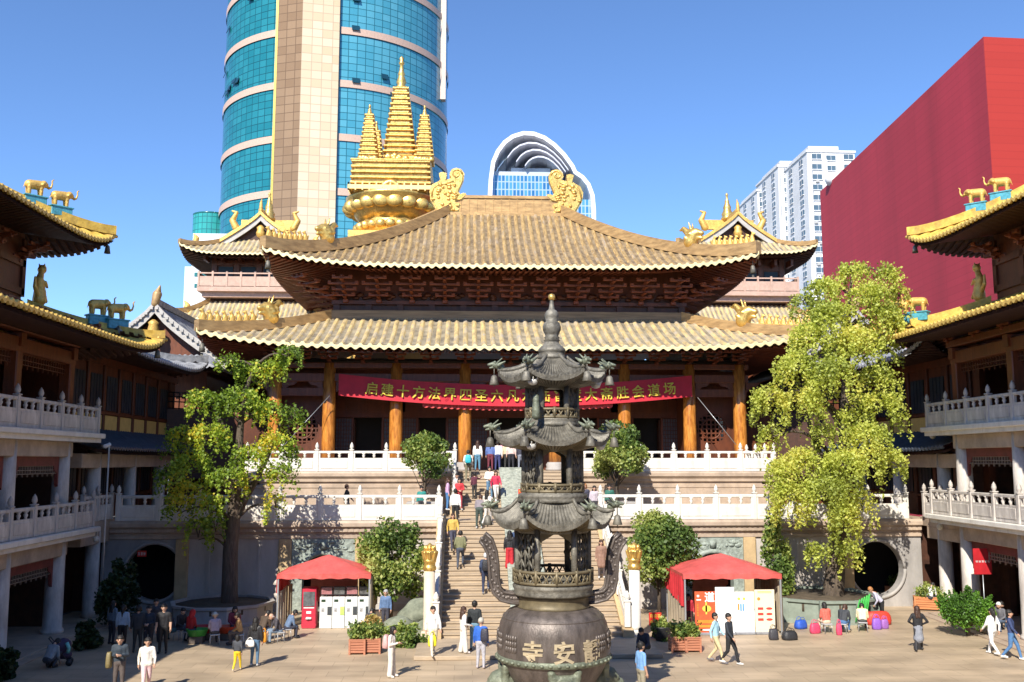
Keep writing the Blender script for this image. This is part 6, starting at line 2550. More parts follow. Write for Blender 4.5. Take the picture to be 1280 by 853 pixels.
# ================================================================ MARKET TENTS, MACHINES, POSTERS
def tent(name_label, x0, x1, yf, yb, ze, za, curtains, sag=.12):
    t = thing('canopy_tent', name_label, 'tent', ((x0 + x1) / 2, (yf + yb) / 2, 0), 0, 'red canopy tents')
    m = MB()
    nx, ny = 24, 20
    vs = []
    cx, cy = (x0 + x1) / 2, (yf + yb) / 2
    for j in range(ny + 1):
        for i in range(nx + 1):
            u, v = -1 + 2 * i / nx, -1 + 2 * j / ny
            r = max(abs(u), abs(v))
            # four sloping sheets with sagging middles and soft hip lines
            z = ze + (za - ze) * (1 - r ** 1.5) ** 1.0 - sag * sin(pi * min(1, r)) * (1 - abs(abs(u) - abs(v)))
            z += .02 * sin(9 * u + 3) * sin(7 * v)
            vs.append((cx + u * (x1 - x0) / 2, cy + v * (yb - yf) / 2, z))
    w_ = nx + 1
    m.add(vs, [[j * w_ + i, j * w_ + i + 1, j * w_ + w_ + i + 1, j * w_ + w_ + i] for j in range(ny) for i in range(nx)], 0, True)
    m.build('canopy', CANV, t)
    m = MB()
    edge = [(x0 + (x1 - x0) * i / 40, yf - .012) for i in range(41)] + [(x1 + .012, yf + (yb - yf) * i / 20) for i in range(21)] + [(x1 - (x1 - x0) * i / 40, yb + .012) for i in range(41)] + [(x0 - .012, yb - (yb - yf) * i / 20) for i in range(21)]
    vs = []
    for i, (x, y) in enumerate(edge):
        vs += [(x, y, ze + .01), (x, y + .012 * sin(i * 1.3), ze - .19 + .02 * sin(i * .9))]
    n = len(edge)
    m.add(vs, [[2 * i, 2 * i + 1, (2 * i + 3) % (2 * n), (2 * i + 2) % (2 * n)] for i in range(n)], 0, True)
    m.build('valance', CANV, t)
    for x in (x0 + .05, x1 - .05):
        for y in (yf + .05, yb - .05):
            q = MB()
            q.b2(x - .03, x + .03, y - .03, y + .03, 0, ze)
            q.b2(x - .07, x + .07, y - .07, y + .07, 0, .02)
            q.build('leg', STEELM, t)
    for (side, z0, mt) in curtains:
        q = MB()
        vs = []
        N = 60
        for i in range(N + 1):
            y = yf + .1 + (yb - yf - .2) * i / N
            x = (x0 if side == 'L' else x1) + .05 * sin(i * .9) + .02 * sin(i * 2.3)
            zb_ = z0[0] + (z0[1] - z0[0]) * i / N
            vs += [(x, y, ze - .1), (x + .03 * sin(i * .7), y, zb_)]
        q.add(vs, [[2 * i, 2 * i + 1, 2 * i + 3, 2 * i + 2] for i in range(N)], 0, True)
        q.build('side_curtain', mt, t)
    return t


CANV = mat('red_canopy_cloth', (.60, .10, .09), .5, 0, var=.2, scale=1.6, bump=.5, bscale=4)
CURT = mat('clear_vinyl_curtain', (.38, .32, .24), .35, 0, var=.3, scale=4, stretch=(1, 4, .3))
tl = tent('red canopy tent over white vending cabinets left of the stairs', -10.5, -6.6, 41.5, 44.3, 2.3, 2.98, [('L', (1.5, 1.5), RED), ('R', (.7, .7), CURT)])
q = MB()
for i in range(9):
    a = i / 8
    q.b2(-10.45 + .07 * sin(i), -10.38 + .07 * sin(i), 41.7 + a * 2.4, 41.86 + a * 2.4, 0.02, 1.6)
q.build('side_curtain', CURT, tl)
t2 = tent('red canopy tent over standing posters right of the stairs', 6.25, 10.3, 39.6, 43.2, 2.42, 3.1, [('L', (1.1, 1.5), RED), ('R', (.1, .1), CURT)])
q = MB()
vs = []
for i in range(41):
    y = 39.75 + 3.3 * i / 40
    vs += [(6.28 + .05 * sin(i), y, 1.45), (6.28 + .05 * sin(i), y, .05)]
q.add(vs, [[2 * i, 2 * i + 1, 2 * i + 3, 2 * i + 2] for i in range(40)], 0, True)
q.build('side_curtain', CURT, t2)

# red ticket machine
ym_ = 42.0
t = thing('ticket_machine', 'tall crimson ticket machine with dark screen at the left end of the cabinets', 'vending machine', (-9.22, ym_, 0))
m = MB()
m.b2(-9.52, -8.92, ym_, ym_ + .55, 0, 1.68, bev=.03)
m.b2(-9.53, -8.91, ym_ - .01, ym_ + .55, .12, .2)
m.build('body', mat('crimson_lacquer', (.48, .03, .06), .35, 0, var=.06), t)
m = MB()
m.b2(-9.46, -8.98, ym_ - .02, ym_, .92, 1.52)
m.build('screen', mat('grey_screen', (.12, .13, .14), .25, 0, var=.4, scale=5), t)
m = MB()
m.b2(-9.44, -9.0, ym_ - .015, ym_, .84, .88)
m.b2(-9.32, -9.12, ym_ - .015, ym_, .62, .72)
m.lathe([(.1, 0), (.06, .08)], (-9.26, ym_ - .01, .4), 8)
m.lathe([(.08, 0), (.05, .07)], (-9.16, ym_ - .01, .4), 8)
m.build('trim', WHITE, t)
v0 = None
for k in range(4):
    x = -8.77 + .535 * k
    t = thing('vending_cabinet', 'white incense vending cabinet, %s of the row of four under the left tent' % ('leftmost', 'second from left', 'third from left', 'rightmost')[k], 'vending machine', (x, ym_, 0), 0, 'white vending cabinets')
    LOCAL.add(t.name)
    if v0 is None:
        m = MB()
        m.b2(0, .6, 0, .6, 0, 1.3, bev=.02)
        m.b2(.02, .58, -.012, 0, .08, .5, bev=.004)
        m.b2(.27, .33, -.03, -.01, .36, .40)
        m.b2(.02, .34, -.012, 0, .56, 1.24, bev=.004)
        p_body = m.mesh('body', [mat('cool_white_enamel', (.66, .68, .68), .35, 0, var=.04)])
        m = MB()
        m.b2(.08, .28, -.025, -.012, 1.1, 1.2)
        p_disp = m.mesh('display', [mat('green_black_lcd', (.02, .05, .025), .2)])
        m = MB()
        m.b2(.09, .23, -.03, -.012, .7, .85)
        m.b2(.11, .17, -.05, -.03, .75, .8)
        p_slot = m.mesh('coin_slot', [mat('pale_grey_plastic', (.35, .35, .36), .4)])
        m = MB()
        m.b2(.38, .58, -.02, 0, .56, .9)
        p_win = m.mesh('tray_window', [mat('smoked_plastic', (.05, .06, .07), .2)])
        m = MB()
        m.b2(.02, .6, .1, .14, 1.36, 1.72)
        m.b2(.28, .34, .1, .3, 1.3, 1.4)
        p_sc = m.mesh('monitor', [BLACKM])
        m = MB()
        m.b2(.06, .56, .09, .1, 1.4, 1.68)
        p_pic = m.mesh('monitor_screen', [mat('dim_monitor', (.10, .10, .10), .2, 0, var=.5, scale=6)])
        v0 = 1
    t.scale = (.865, 1, 1)
    for me in (p_body, p_disp, p_slot, p_win, p_sc):
        o = bpy.data.objects.new(me.name, me)
        COL.objects.link(o)
        o.parent = t
        if me is p_sc:
            mon = o
        if me is p_win and k == 1:
            o.data = me.copy()
            o.data.materials[0] = mat('lime_ticket', (.45, .60, .15), .5)
            o['label'] = 'lime green tray window'
    o = bpy.data.objects.new('monitor_screen', p_pic if k % 2 else p_pic.copy())
    if k % 2 == 0:
        o.data.materials[0] = mat('pink_monitor_page', (.35, .15, .16), .3, 0, var=.3, scale=8)
    COL.objects.link(o)
    o.parent = mon
t = thing('price_board', 'pink and dark backdrop panel hung behind the vending cabinets', 'panel', (-7.9, 43.6, 0))
m = MB()
m.b2(-9.4, -7.35, 43.55, 43.6, .9, 2.25)
m.build('pink_panel', mat('salmon_cloth', (.50, .22, .17), .6), t)
m = MB()
m.b2(-7.3, -6.85, 43.5, 43.56, 1.3, 2.2)
m.build('dark_panel', BLACKM, t)


# posters
def poster(label, x0, x1, z1, y, base, items, cat='poster'):
    t = thing('standing_poster', label, cat, ((x0 + x1) / 2, y, 0), 0, 'standing posters under the right tent')
    m = MB()
    m.b2(x0, x1, y, y + .03, .1, z1)
    m.build('panel', base, t)
    m = MB()
    for x in (x0 + .04, x1 - .04):
        m.b2(x - .02, x + .02, y + .03, y + .06, 0, z1)
    m.b2(x0, x1, y - .12, y + .35, 0.0, .1, bev=.02)
    m.build('stand', mat('grey_poster_stand', (.30, .31, .34), .4, .3), t)
    by = {}
    for (nm, mt, u0, u1, v0_, v1_, rnd) in items:
        by.setdefault((nm, mt.name), (MB(), mt))
        mm = by[(nm, mt.name)][0]
        a, b = x0 + (x1 - x0) * u0, x0 + (x1 - x0) * u1
        c, d_ = .1 + (z1 - .1) * v0_, .1 + (z1 - .1) * v1_
        if rnd:
            mm.prism([((a + b) / 2 + (b - a) / 2 * cos(i * pi / 12), (c + d_) / 2 + (d_ - c) / 2 * sin(i * pi / 12)) for i in range(24)], lambda u, v, k: (u, k, v), y - .006, y + .004)
        else:
            mm.b2(a, b, y - .006, y + .004, c, d_)
    for (nm, _), (mm, mt) in by.items():
        mm.build(nm, mt, t)
    return t


ORP = mat('poster_orange_red', (.62, .10, .035), .55)
YEL = mat('poster_yellow', (.80, .55, .08), .55)
WHP = mat('poster_white', (.80, .80, .80), .55, 0, var=.03)
CRP = mat('poster_cream', (.78, .70, .50), .55, 0, var=.03)
REDP = mat('poster_red', (.50, .05, .04), .55)
BLUP = mat('poster_blue', (.10, .30, .60), .55)
GRYP = mat('poster_grey_print', (.45, .47, .50), .55)
ORD = mat('poster_orange_print', (.75, .25, .03), .55)
yp = 39.75
t = poster('orange-red standing poster with big white character and yellow sun disc', 6.72, 7.58, 1.72, yp, ORP,
           [('sun_disc', YEL, .35, .78, .50, .66, 1), ('sun_ray', YEL, .5, .58, .44, .74, 0), ('text_block', ORD, .1, .9, .22, .30, 0), ('text_block', ORD, .1, .9, .12, .18, 0), ('white_print', WHP, .1, .22, .86, .92, 1), ('white_print', WHP, .08, .3, .78, .81, 0), ('white_print', WHP, .3, .9, .04, .08, 1)] + [('fine_print', ORD, .10, .17, .40 + .04 * i, .42 + .04 * i, 0) for i in range(8)])
me = text_mesh('道', .42, .006, .01)
o = obj_from(me, 'character', WHP, t)
o.location = (.18, -.01, 1.5)
poster('plain white standing board behind the walking couple', 7.55, 8.33, 1.9, yp - .08, WHP, [('fine_print', GRYP, .2, .8, .80 - .03 * i, .805 - .03 * i, 0) for i in range(3)])
poster('white standing poster with orange and blue bars and small print', 8.36, 9.17, 1.70, yp, WHP,
       [('bar', ORD, .16, .24, .54, .70, 0), ('bar', BLUP, .28, .36, .52, .70, 0), ('bar', BLUP, .40, .48, .52, .70, 0), ('emblem', YEL, .15, .30, .79, .86, 1), ('emblem', YEL, .42, .56, .79, .86, 1)] + [('fine_print', GRYP, .6, .95 - .07 * (i % 3), .84 - .05 * i, .848 - .05 * i, 0) for i in range(12)])
poster('cream standing poster with a grid of small red pictures', 9.2, 10.02, 1.78, yp, CRP,
       [('picture', REDP, .14 + .42 * (i % 2), .42 + .46 * (i % 2), .52 - .13 * (i // 2), .58 - .13 * (i // 2), i % 2) for i in range(6)] + [('emblem', ORD, .12, .28, .74, .82, 1)] + [('fine_print', YEL, .15, .85, .95 - .03 * i, .962 - .03 * i, 0) for i in range(2)] + [('fine_print', GRYP, .15, .85, .06, .07, 0)])
m = MB()
m.b2(8.3, 9.7, 41.2, 41.9, .7, .78, bev=.02)
m.b2(8.35, 9.65, 41.25, 41.85, 0, .7)
tag(m.build('counter_table', mat('counter_white', (.6, .6, .62), .5)), 'pale counter table inside the right red tent behind the posters', 'table')
m = MB()
m.b2(7.4, 9.0, 43.0, 43.05, .8, 2.3)
tag(m.build('backdrop_panel', _mats['salmon_cloth']), 'salmon backdrop panel at the rear of the right red tent', 'panel')


# ---------------------------------------------------------------- signs
def text_sign(name, label, cat, c, w_, h_, bg, lines, fg, ang=0.0, pole=None, group=None, size=None):
    t = thing(name, label, cat, c, ang, group)
    LOCAL.add(t.name)
    m = MB()
    m.box((0, 0, 0), (w_, .04, h_), bev=.008)
    m.build('board', bg, t)
    for i, tx in enumerate(lines):
        # lettering too small to read in the photograph: rows of stroke-like marks
        s_ = size or h_ / len(lines) * .7
        n_ = tx
        pitch = min(s_ * 1.08, w_ * .9 / n_)
        m = MB()
        rs = random.Random(len(label) + i)
        zc = h_ * (.5 - (i + .5) / len(lines))
        for c_ in range(n_):
            xc = (c_ - (n_ - 1) / 2) * pitch
            for q_ in range(4):
                if q_ < 2:
                    m.box((xc, -.024, zc + s_ * (.3 - .3 * q_ - .1 * rs.random())), (pitch * .72, .006, s_ * .10))
                else:
                    m.box((xc + pitch * (.18 - .36 * (q_ - 2)), -.025, zc - s_ * .05), (pitch * .12, .006, s_ * .7))
        m.build('lettering', fg, t)
    if pole:
        m = MB()
        m.tube([(0, .03, -h_ / 2), (0, .03, -pole)], .02, 6)
        m.lathe([(.2, -pole), (.18, -pole + .03), (.03, -pole + .05)], (0, .03, 0), 12)
        m.build('post', STEELM, t)
    return t


REDB = mat('sign_red', (.62, .035, .02), .5, 0, var=.05)
c = P(666.5, 616.5, 46.0)
text_sign('notice_board', 'small red notice with yellow lettering on the carved stair slab beside the burner', 'sign', (xat(654.5, 47.2, 617), 47.2, zat(617, 47.2, 655)), .52, .42, REDB, (4, 4), YEL, pole=1.0)
c = P(819, 774, 39.2)
text_sign('notice_board', 'red notice with yellow lettering on a post right of the stair foot', 'sign', tuple(c), .5, .5, REDB, (3, 3), YEL, pole=c.z)
c = P(177, 692.5, YT - .1)
text_sign('wall_plaque', 'small red plaque on the shaded wall left of the moon gate', 'sign', (c.x, YT - .06, c.z), .42, .28, REDB, (3,), mat('dim_white', (.6, .6, .6), .5))
c = P(1228, 702, 40.5)
text_sign('hanging_placard', 'tall plain red placard on a thin pole between the right columns', 'sign', tuple(c), .78, 1.08, mat('placard_red', (.42, .012, .02), .55), (5,), mat('dim_white', (.6, .6, .6), .5), pole=c.z, size=.12)

# tall lamp/camera poles at the gallery ends
for lab, (px0, py0), (px1, py1), Y in (('thin pale pole rising past the end of the left gallery', (122, 762), (130, 553), 42.6),):
    t = thing('thin_pole', lab, 'pole', tuple(P(px0, py0, Y)))
    m = MB()
    a = P(126, 762, Y)
    m.tube([(a.x, Y, a.z), (a.x, Y, zat(553, Y, 130))], .035, 8)
    m.build('pole', mat('pale_pole', (.5, .48, .45), .5, .1), t)
    m = MB()
    m.cap((a.x - .15, Y - .05, zat(558, Y, 130)), (a.x + .02, Y - .02, zat(556, Y, 130)), .09, .07, 8)
    m.build('camera_head', WHITE, t)
for lab, px, py, Y in (('white globe lamp under the right upper gallery slab', 1166, 545, 44.9), ('white globe lamp under the right lower gallery slab', 1175, 659, 44.9), ('dim globe lamp under the left lower gallery slab', 120, 674, 43.2)):
    c = P(px, py, Y)
    t = thing('globe_lamp', lab, 'lamp', tuple(c), 0, 'globe lamps under the galleries')
    m = MB()
    m.ell(tuple(c), (.15, .15, .15), 12, 8)
    m.build('globe', mat('opal_glass', (.6, .57, .5), .3), t)
    m = MB()
    m.tube([c + Vector((0, 0, .12)), c + Vector((0, .1, .32))], .04, 6)
    m.build('bracket', STEELM, t)


# ================================================================ PEOPLE
def person_parts(pose, outfit, sleeves):
    """list of (p0, p1, r0, r1, region): 0 skin 1 top 2 bottom 3 shoe 4 leg"""
    A = []
    hz = .90
    lean = pose.get('lean', 0.0)
    hip = Vector((0, pose.get('hipy', 0.0), pose.get('hip', hz)))
    dz = hip - Vector((0, 0, hz))
    R = Matrix.Rotation(radians(lean), 3, 'X')
    tw = Matrix.Rotation(radians(pose.get('turn', 0)), 3, 'Z')

    def U(x, y, z):
        v = Vector((x, y, z - hz))
        return hip + R @ (tw @ v)
    legreg = 4 if outfit in ('skirt', 'shorts', 'coat') else 2
    wide = outfit == 'wide'
    for s in (-1, 1):
        kn, an = pose['legs'][0 if s < 0 else 1]
        hj = hip + Vector((s * .085, 0, -.02))
        kn, an = Vector(kn), Vector(an)
        A.append((hj, kn, .098, .068 if not wide else .09, legreg if outfit != 'shorts' else 2))
        A.append((kn, an + Vector((0, 0, .02)), .064 if not wide else .09, .046 if not wide else .095, legreg))
        toe = pose.get('toe', Vector((0, -.15, -.035)))
        A.append((an + Vector((0, .03, -.02)), an + Vector((s * .02, toe[1], toe[2])), .046, .036, 3))
    A.append((hip + Vector((-.07, 0, 0)), hip + Vector((.07, 0, 0)), .115, .115, 2 if outfit not in ('coat',) else 1))
    for s in (-1, 1):
        A.append((U(s * .075, 0, .95), U(s * .10, .0, 1.32), .105, .095, 1))
    A.append((U(0, 0, 1.0), U(0, -.015, 1.28), .115, .125, 1))
    A.append((U(-.155, 0, 1.375), U(.155, 0, 1.375), .068, .068, 1))
    A.append((U(0, 0, 1.40), U(0, -.01, 1.50), .052, .048, 0))
    if outfit == 'skirt':
        A.append((hip + Vector((0, 0, .0)), hip + Vector((0, -.01 + (kn.y * .25), -.42)), .14, .20, 2))
    if outfit == 'coat':
        for s in (-1, 1):
            A.append((U(s * .05, 0, 1.0), hip + Vector((s * .06, 0, -.32)), .13, .14, 1))
    if outfit == 'hoodie':
        A.append((U(-.07, .09, 1.40), U(.07, .09, 1.40), .06, .06, 1))
        A.append((U(-.08, 0, .92), U(.08, 0, .92), .125, .125, 1))
    for s in (-1, 1):
        el, wr = pose['arms'][0 if s < 0 else 1]
        sh = U(s * .185, 0, 1.365)
        el, wr = U(*el), U(*wr)
        A.append((sh, el, .062, .048, 1 if sleeves != 'none' else 0))
        A.append((el, wr, .046, .034, 1 if sleeves == 'long' else 0))
        dirw = (wr - el).normalized()
        A.append((wr, wr + dirw * .075, .034, .036, 0))
    hy = pose.get('nod', 0.0)
    hc = U(0, -.02 - hy * .4, 1.585 - hy * .12)
    A.append((hc + R @ Vector((0, .012, .02)), hc + R @ Vector((0, -.012, -.03)), .098, .082, 0))
    A.append((hc + R @ Vector((0, -.015, -.05)), hc + R @ Vector((0, -.035, -.075)), .07, .05, 0))
    A.append((hc + R @ Vector((0, -.095, .0)), hc + R @ Vector((0, -.112, -.022)), .014, .017, 0))
    return A, hc, R, U


def finger_bits(mb, w_, d_, up):
    side = d_.cross(up).normalized()
    for k, (o_, l) in enumerate(((-.027, .06), (-.009, .072), (.009, .068), (.027, .052))):
        a = w_ + d_ * .09 + side * o_
        b = a + d_ * l * .55 - up * .008
        c = b + d_ * l * .4 - up * .022
        mb.tube([a - d_ * .03, a, b, c], [.0095, .0095, .0085, .006], 5, 0)
    a = w_ + d_ * .03 + side * .033
    mb.tube([a, a + side * .022 + d_ * .028, a + side * .028 + d_ * .055 - up * .01], [.011, .010, .007], 5, 0)


ARM_DOWN = [((-.24, .02, 1.09), (-.25, -.04, .86)), ((.24, .02, 1.09), (.25, -.04, .86))]
POSES = {
    'stand': dict(legs=[((-.10, -.01, .48), (-.11, .02, .08)), ((.10, -.02, .48), (.12, 0, .08))], arms=ARM_DOWN),
    'walk': dict(legs=[((-.09, -.17, .50), (-.09, -.26, .08)), ((.09, .03, .47), (.09, .30, .13))], arms=[((-.24, .12, 1.10), (-.24, .10, .88)), ((.24, -.08, 1.10), (.22, -.24, .92))], lean=-3),
    'walk2': dict(legs=[((-.09, .04, .47), (-.09, .30, .13)), ((.09, -.17, .50), (.09, -.26, .08))], arms=[((-.24, -.08, 1.10), (-.22, -.22, .92)), ((.24, .12, 1.10), (.24, .08, .88))], lean=-3),
    'phone': dict(legs=[((-.10, -.01, .48), (-.11, .02, .08)), ((.10, -.02, .48), (.12, -.03, .08))], arms=[((-.23, .0, 1.10), (-.08, -.24, 1.16)), ((.24, .02, 1.10), (.06, -.24, 1.14))], nod=.12),
    'bag': dict(legs=[((-.10, -.04, .48), (-.10, -.06, .08)), ((.10, 0, .48), (.11, .06, .08))], arms=[((-.24, .03, 1.10), (-.20, -.20, 1.04)), ((.24, .02, 1.09), (.25, -.04, .86))]),
    'climb': dict(legs=[((-.10, -.28, .62), (-.10, -.20, .25)), ((.10, -.02, .48), (.10, .06, .08))], arms=[((-.24, .05, 1.10), (-.22, -.12, .90)), ((.24, .05, 1.10), (.22, -.12, .90))], lean=8),
    'sit': dict(hip=.50, legs=[((-.11, -.42, .50), (-.12, -.40, .09)), ((.12, -.42, .50), (.14, -.36, .09))], arms=[((-.23, -.08, 1.10), (-.10, -.30, 1.0)), ((.23, -.08, 1.10), (.10, -.30, 1.0))], lean=10, nod=.08),
    'sitlean': dict(hip=.46, legs=[((-.13, -.40, .48), (-.13, -.36, .09)), ((.13, -.42, .47), (.16, -.44, .09))], arms=[((-.23, -.16, 1.12), (-.12, -.40, 1.05)), ((.23, -.16, 1.12), (.10, -.40, 1.02))], lean=24, nod=.2),
    'squat': dict(hip=.30, hipy=.05, legs=[((-.16, -.36, .48), (-.12, -.12, .09)), ((.16, -.36, .48), (.13, -.12, .09))], arms=[((-.23, -.16, 1.12), (-.12, -.42, 1.05)), ((.23, -.16, 1.12), (.10, -.42, 1.02))], lean=32, nod=.2),
    'reach': dict(legs=[((-.10, -.04, .48), (-.10, -.06, .08)), ((.10, 0, .48), (.11, .06, .08))], arms=[((-.40, -.05, 1.30), (-.60, -.10, 1.42)), ((.24, .02, 1.09), (.25, -.04, .86))], turn=10),
    'bend': dict(legs=[((-.11, .02, .48), (-.11, .0, .08)), ((.11, .0, .48), (.12, .02, .08))], arms=[((-.23, -.14, 1.10), (-.14, -.34, 1.02)), ((.23, -.14, 1.10), (.12, -.34, 1.0))], lean=40),
    'akimbo': dict(legs=[((-.12, -.14, .49), (-.17, -.20, .08)), ((.11, .06, .47), (.17, .24, .11))], arms=[((-.36, .06, 1.12), (-.17, -.06, 1.0)), ((.36, .06, 1.12), (.17, -.06, 1.0))], lean=2),
    'clasp': dict(legs=[((-.10, -.01, .48), (-.10, .0, .08)), ((.10, -.02, .48), (.11, -.02, .08))], arms=[((-.25, -.04, 1.10), (-.06, -.20, 1.05)), ((.25, -.04, 1.10), (.06, -.20, 1.05))]),
}
_tmpl = {}


def body_mesh(pose, outfit, sleeves):
    key = (pose, outfit, sleeves)
    if key in _tmpl:
        return _tmpl[key]
    A, hc, R, U = person_parts(POSES[pose], outfit, sleeves)
    mb = MB()
    for p0, p1, r0, r1, _ in A:
        mb.cap(p0, p1, r0, r1, 12)
    me = remesh(mb, .0185, 'body', 2)
    # clothing regions by nearest limb
    nv = len(me.polygons)
    cen = np.zeros(nv * 3)
    me.polygons.foreach_get('center', cen)
    cen = cen.reshape(-1, 3)
    best = np.full(nv, 1e9)
    reg = np.zeros(nv, dtype=np.int32)
    for p0, p1, r0, r1, g_ in A:
        a, b = np.array(p0), np.array(p1)
        ab = b - a
        tt = np.clip(((cen - a) @ ab) / max(1e-9, ab @ ab), 0, 1)
        dd = np.linalg.norm(cen - (a + tt[:, None] * ab), axis=1) - (r0 + (r1 - r0) * tt)
        sel = dd < best
        best[sel] = dd[sel]
        reg[sel] = g_
    # a face: eyes, brows and mouth
    ex = MB()
    for s in (-1, 1):
        ex.ell(tuple(hc + R @ Vector((s * .036, -.092, .008))), (.016, .010, .008), 8, 5, 5)
        ex.ell(tuple(hc + R @ Vector((s * .036, -.094, .03))), (.022, .008, .005), 8, 4, 5)
        ex.ell(tuple(hc + R @ Vector((s * .097, .008, -.012))), (.014, .022, .032), 8, 6, 0)
    ex.ell(tuple(hc + R @ Vector((0, -.094, -.05))), (.026, .010, .007), 8, 5, 6)
    for el, wr in POSES[pose]['arms']:
        e, w_ = U(*el), U(*wr)
        d_ = (w_ - e).normalized()
        up = Vector((0, 0, 1)) if abs(d_.z) < .8 else Vector((1 if w_.x > 0 else -1, 0, 0))
        up = (up - d_ * up.dot(d_)).normalized()
        finger_bits(ex, w_, d_, up)
    m2 = ex.mesh('x', [])
    v1 = np.zeros(len(me.vertices) * 3)
    me.vertices.foreach_get('co', v1)
    verts = [tuple(q) for q in v1.reshape(-1, 3)] + list(ex.v)
    n0 = len(me.vertices)
    faces = [list(p.vertices) for p in me.polygons] + [[i + n0 for i in f] for f in ex.f]
    regs = list(reg) + list(ex.m)
    out = bpy.data.meshes.new('body')
    out.from_pydata(verts, [], faces)
    for i in range(7):
        out.materials.append(None)
    out.polygons.foreach_set('material_index', np.array(regs, dtype=np.int32))
    out.polygons.foreach_set('use_smooth', [True] * len(out.polygons))
    out.update()
    bpy.data.meshes.remove(m2)
    bpy.data.meshes.remove(me)
    _tmpl[key] = (out, hc, R)
    return _tmpl[key]


_hair = {}


def hair_mesh(style):
    if style in _hair:
        return _hair[style]
    m = MB()
    if style == 'bald':
        m.cap((-.07, .05, -.02), (.07, .05, -.02), .045, .045)
    elif style in ('cap', 'hat'):
        m.cap((0, .015, .05), (0, .0, .06), .108, .10, 14)
        if style == 'cap':
            m.cap((-.03, -.10, .045), (-.0, -.15, .04), .045, .035)
            m.cap((.03, -.10, .045), (.0, -.15, .04), .045, .035)
        else:
            m.lathe([(.165, .0), (.17, .012), (.12, .03)], (0, 0, .02), 18)
    elif style == 'hood':
        m.cap((0, .02, .04), (0, .04, -.06), .125, .12, 14)
        m.cap((0, .06, -.1), (0, .05, -.16), .11, .12)
    else:
        m.cap((0, .022, .045), (0, .035, -.005), .105, .095, 14)
        m.cap((-.045, -.052, .058), (.045, -.052, .058), .036, .036)
        for s in (-1, 1):
            m.cap((s * .075, .01, .05), (s * .082, .025, -.02), .035, .028)
        if style in ('long', 'tail'):
            m.cap((0, .06, 0), (0, .075, -.12), .085, .075)
        if style == 'long':
            m.cap((-.04, .085, -.1), (-.05, .11, -.30), .06, .05)
            m.cap((.04, .085, -.1), (.05, .11, -.30), .06, .05)
            for s in (-1, 1):
                m.cap((s * .09, .03, -.02), (s * .10, .05, -.2), .03, .03)
        if style == 'tail':
            m.cap((0, .12, 0), (0, .15, -.12), .045, .04)
            m.cap((0, .15, -.12), (0, .14, -.32), .04, .02)
        if style == 'bun':
            m.cap((0, .11, .06), (0, .13, .07), .05, .045)
        if style == 'bob':
            m.cap((0, .05, 0), (0, .055, -.09), .095, .09)
            for s in (-1, 1):
                m.cap((s * .09, .0, 0), (s * .09, .02, -.1), .035, .03)
    _hair[style] = remesh(m, .017, 'hair', 2)
    return _hair[style]


def cm(col, rough=.75):
    k = 'cloth_%02x%02x%02x' % tuple(int(max(0, min(1, c)) * 255) for c in col)
    return mat(k, col, rough, 0, var=.14, scale=9, bump=.35, bscale=14)


SKIN = mat('skin_tone', (.50, .30, .21), .5, 0, var=.06)
EYE = mat('dark_eyes', (.03, .02, .02), .4)
LIP = mat('lip_tone', (.38, .14, .12), .5)
BK = (.018, .018, .022)
NAVY = (.02, .028, .06)
WHT = (.72, .71, .68)
JEAN = (.08, .16, .27)
HAIRC = {'k': (.012, .010, .010), 'b': (.05, .022, .014), 'g': (.35, .35, .36), 'w': (.6, .6, .6), 'o': (.35, .15, .05)}


def person(label, p, face, pose='stand', h=1.68, top=BK, bottom=BK, shoe=BK, hair='short', hc='k', outfit='trousers', sleeves='long', leg=None, group=None, hcol=None):
    me, hcen, R = body_mesh(pose, outfit, sleeves)
    sc = h / 1.70
    o = bpy.data.objects.new('person', me.copy())
    COL.objects.link(o)
    for i, c in enumerate((SKIN, cm(top), cm(bottom), cm(shoe, .5), cm(leg) if leg else SKIN, EYE, LIP)):
        o.data.materials[i] = c
    o.location = p
    o.rotation_euler = (0, 0, radians(face))
    o.scale = (sc,) * 3
    tag(o, label, 'person', group)
    hm = hair_mesh(hair).copy()
    hm.materials.append(cm(hcol if hcol else HAIRC[hc], .6))
    nm = {'cap': 'cap', 'hat': 'hat', 'hood': 'hood'}.get(hair, 'hair')
    ho = bpy.data.objects.new(nm, hm)
    COL.objects.link(ho)
    ho.parent = o
    ho.location = hcen
    ho.rotation_euler = R.to_euler()
    return o


def by_head(px, py, h):
    """standing point of a person of height h whose head top shows at px, py"""
    return Vector(G(px, py, h).xy.to_tuple() + (0.0,)) if False else Vector((G(px, py, h).x, G(px, py, h).y, 0))


def stair_z(y):
    if y < Y0S: return .15 if y > 35.2 else 0
    if y < Y1S: return .15 + (ZT - .15) * min(1, (floor((y - Y0S) / (Y1S - Y0S) * NS1) + 1) / NS1)
    if y < Y2S: return ZT
    if y < Y3S: return ZT + (ZD - ZT) * min(1, (floor((y - Y2S) / (Y3S - Y2S) * NS2) + 1) / NS2)
    return ZD


def on_stair(px, py):
    """first point of the stairs met by the view ray through the feet"""
    r = ray(px, py)
    y = 36.0
    while y < 58:
        p = CAM + r * ((y - CAM.y) / r.y)
        if p.z <= stair_z(y) + 1e-3:
            break
        y += .02
    p.z = stair_z(y)
    return p


GP = 'visitors in the courtyard'
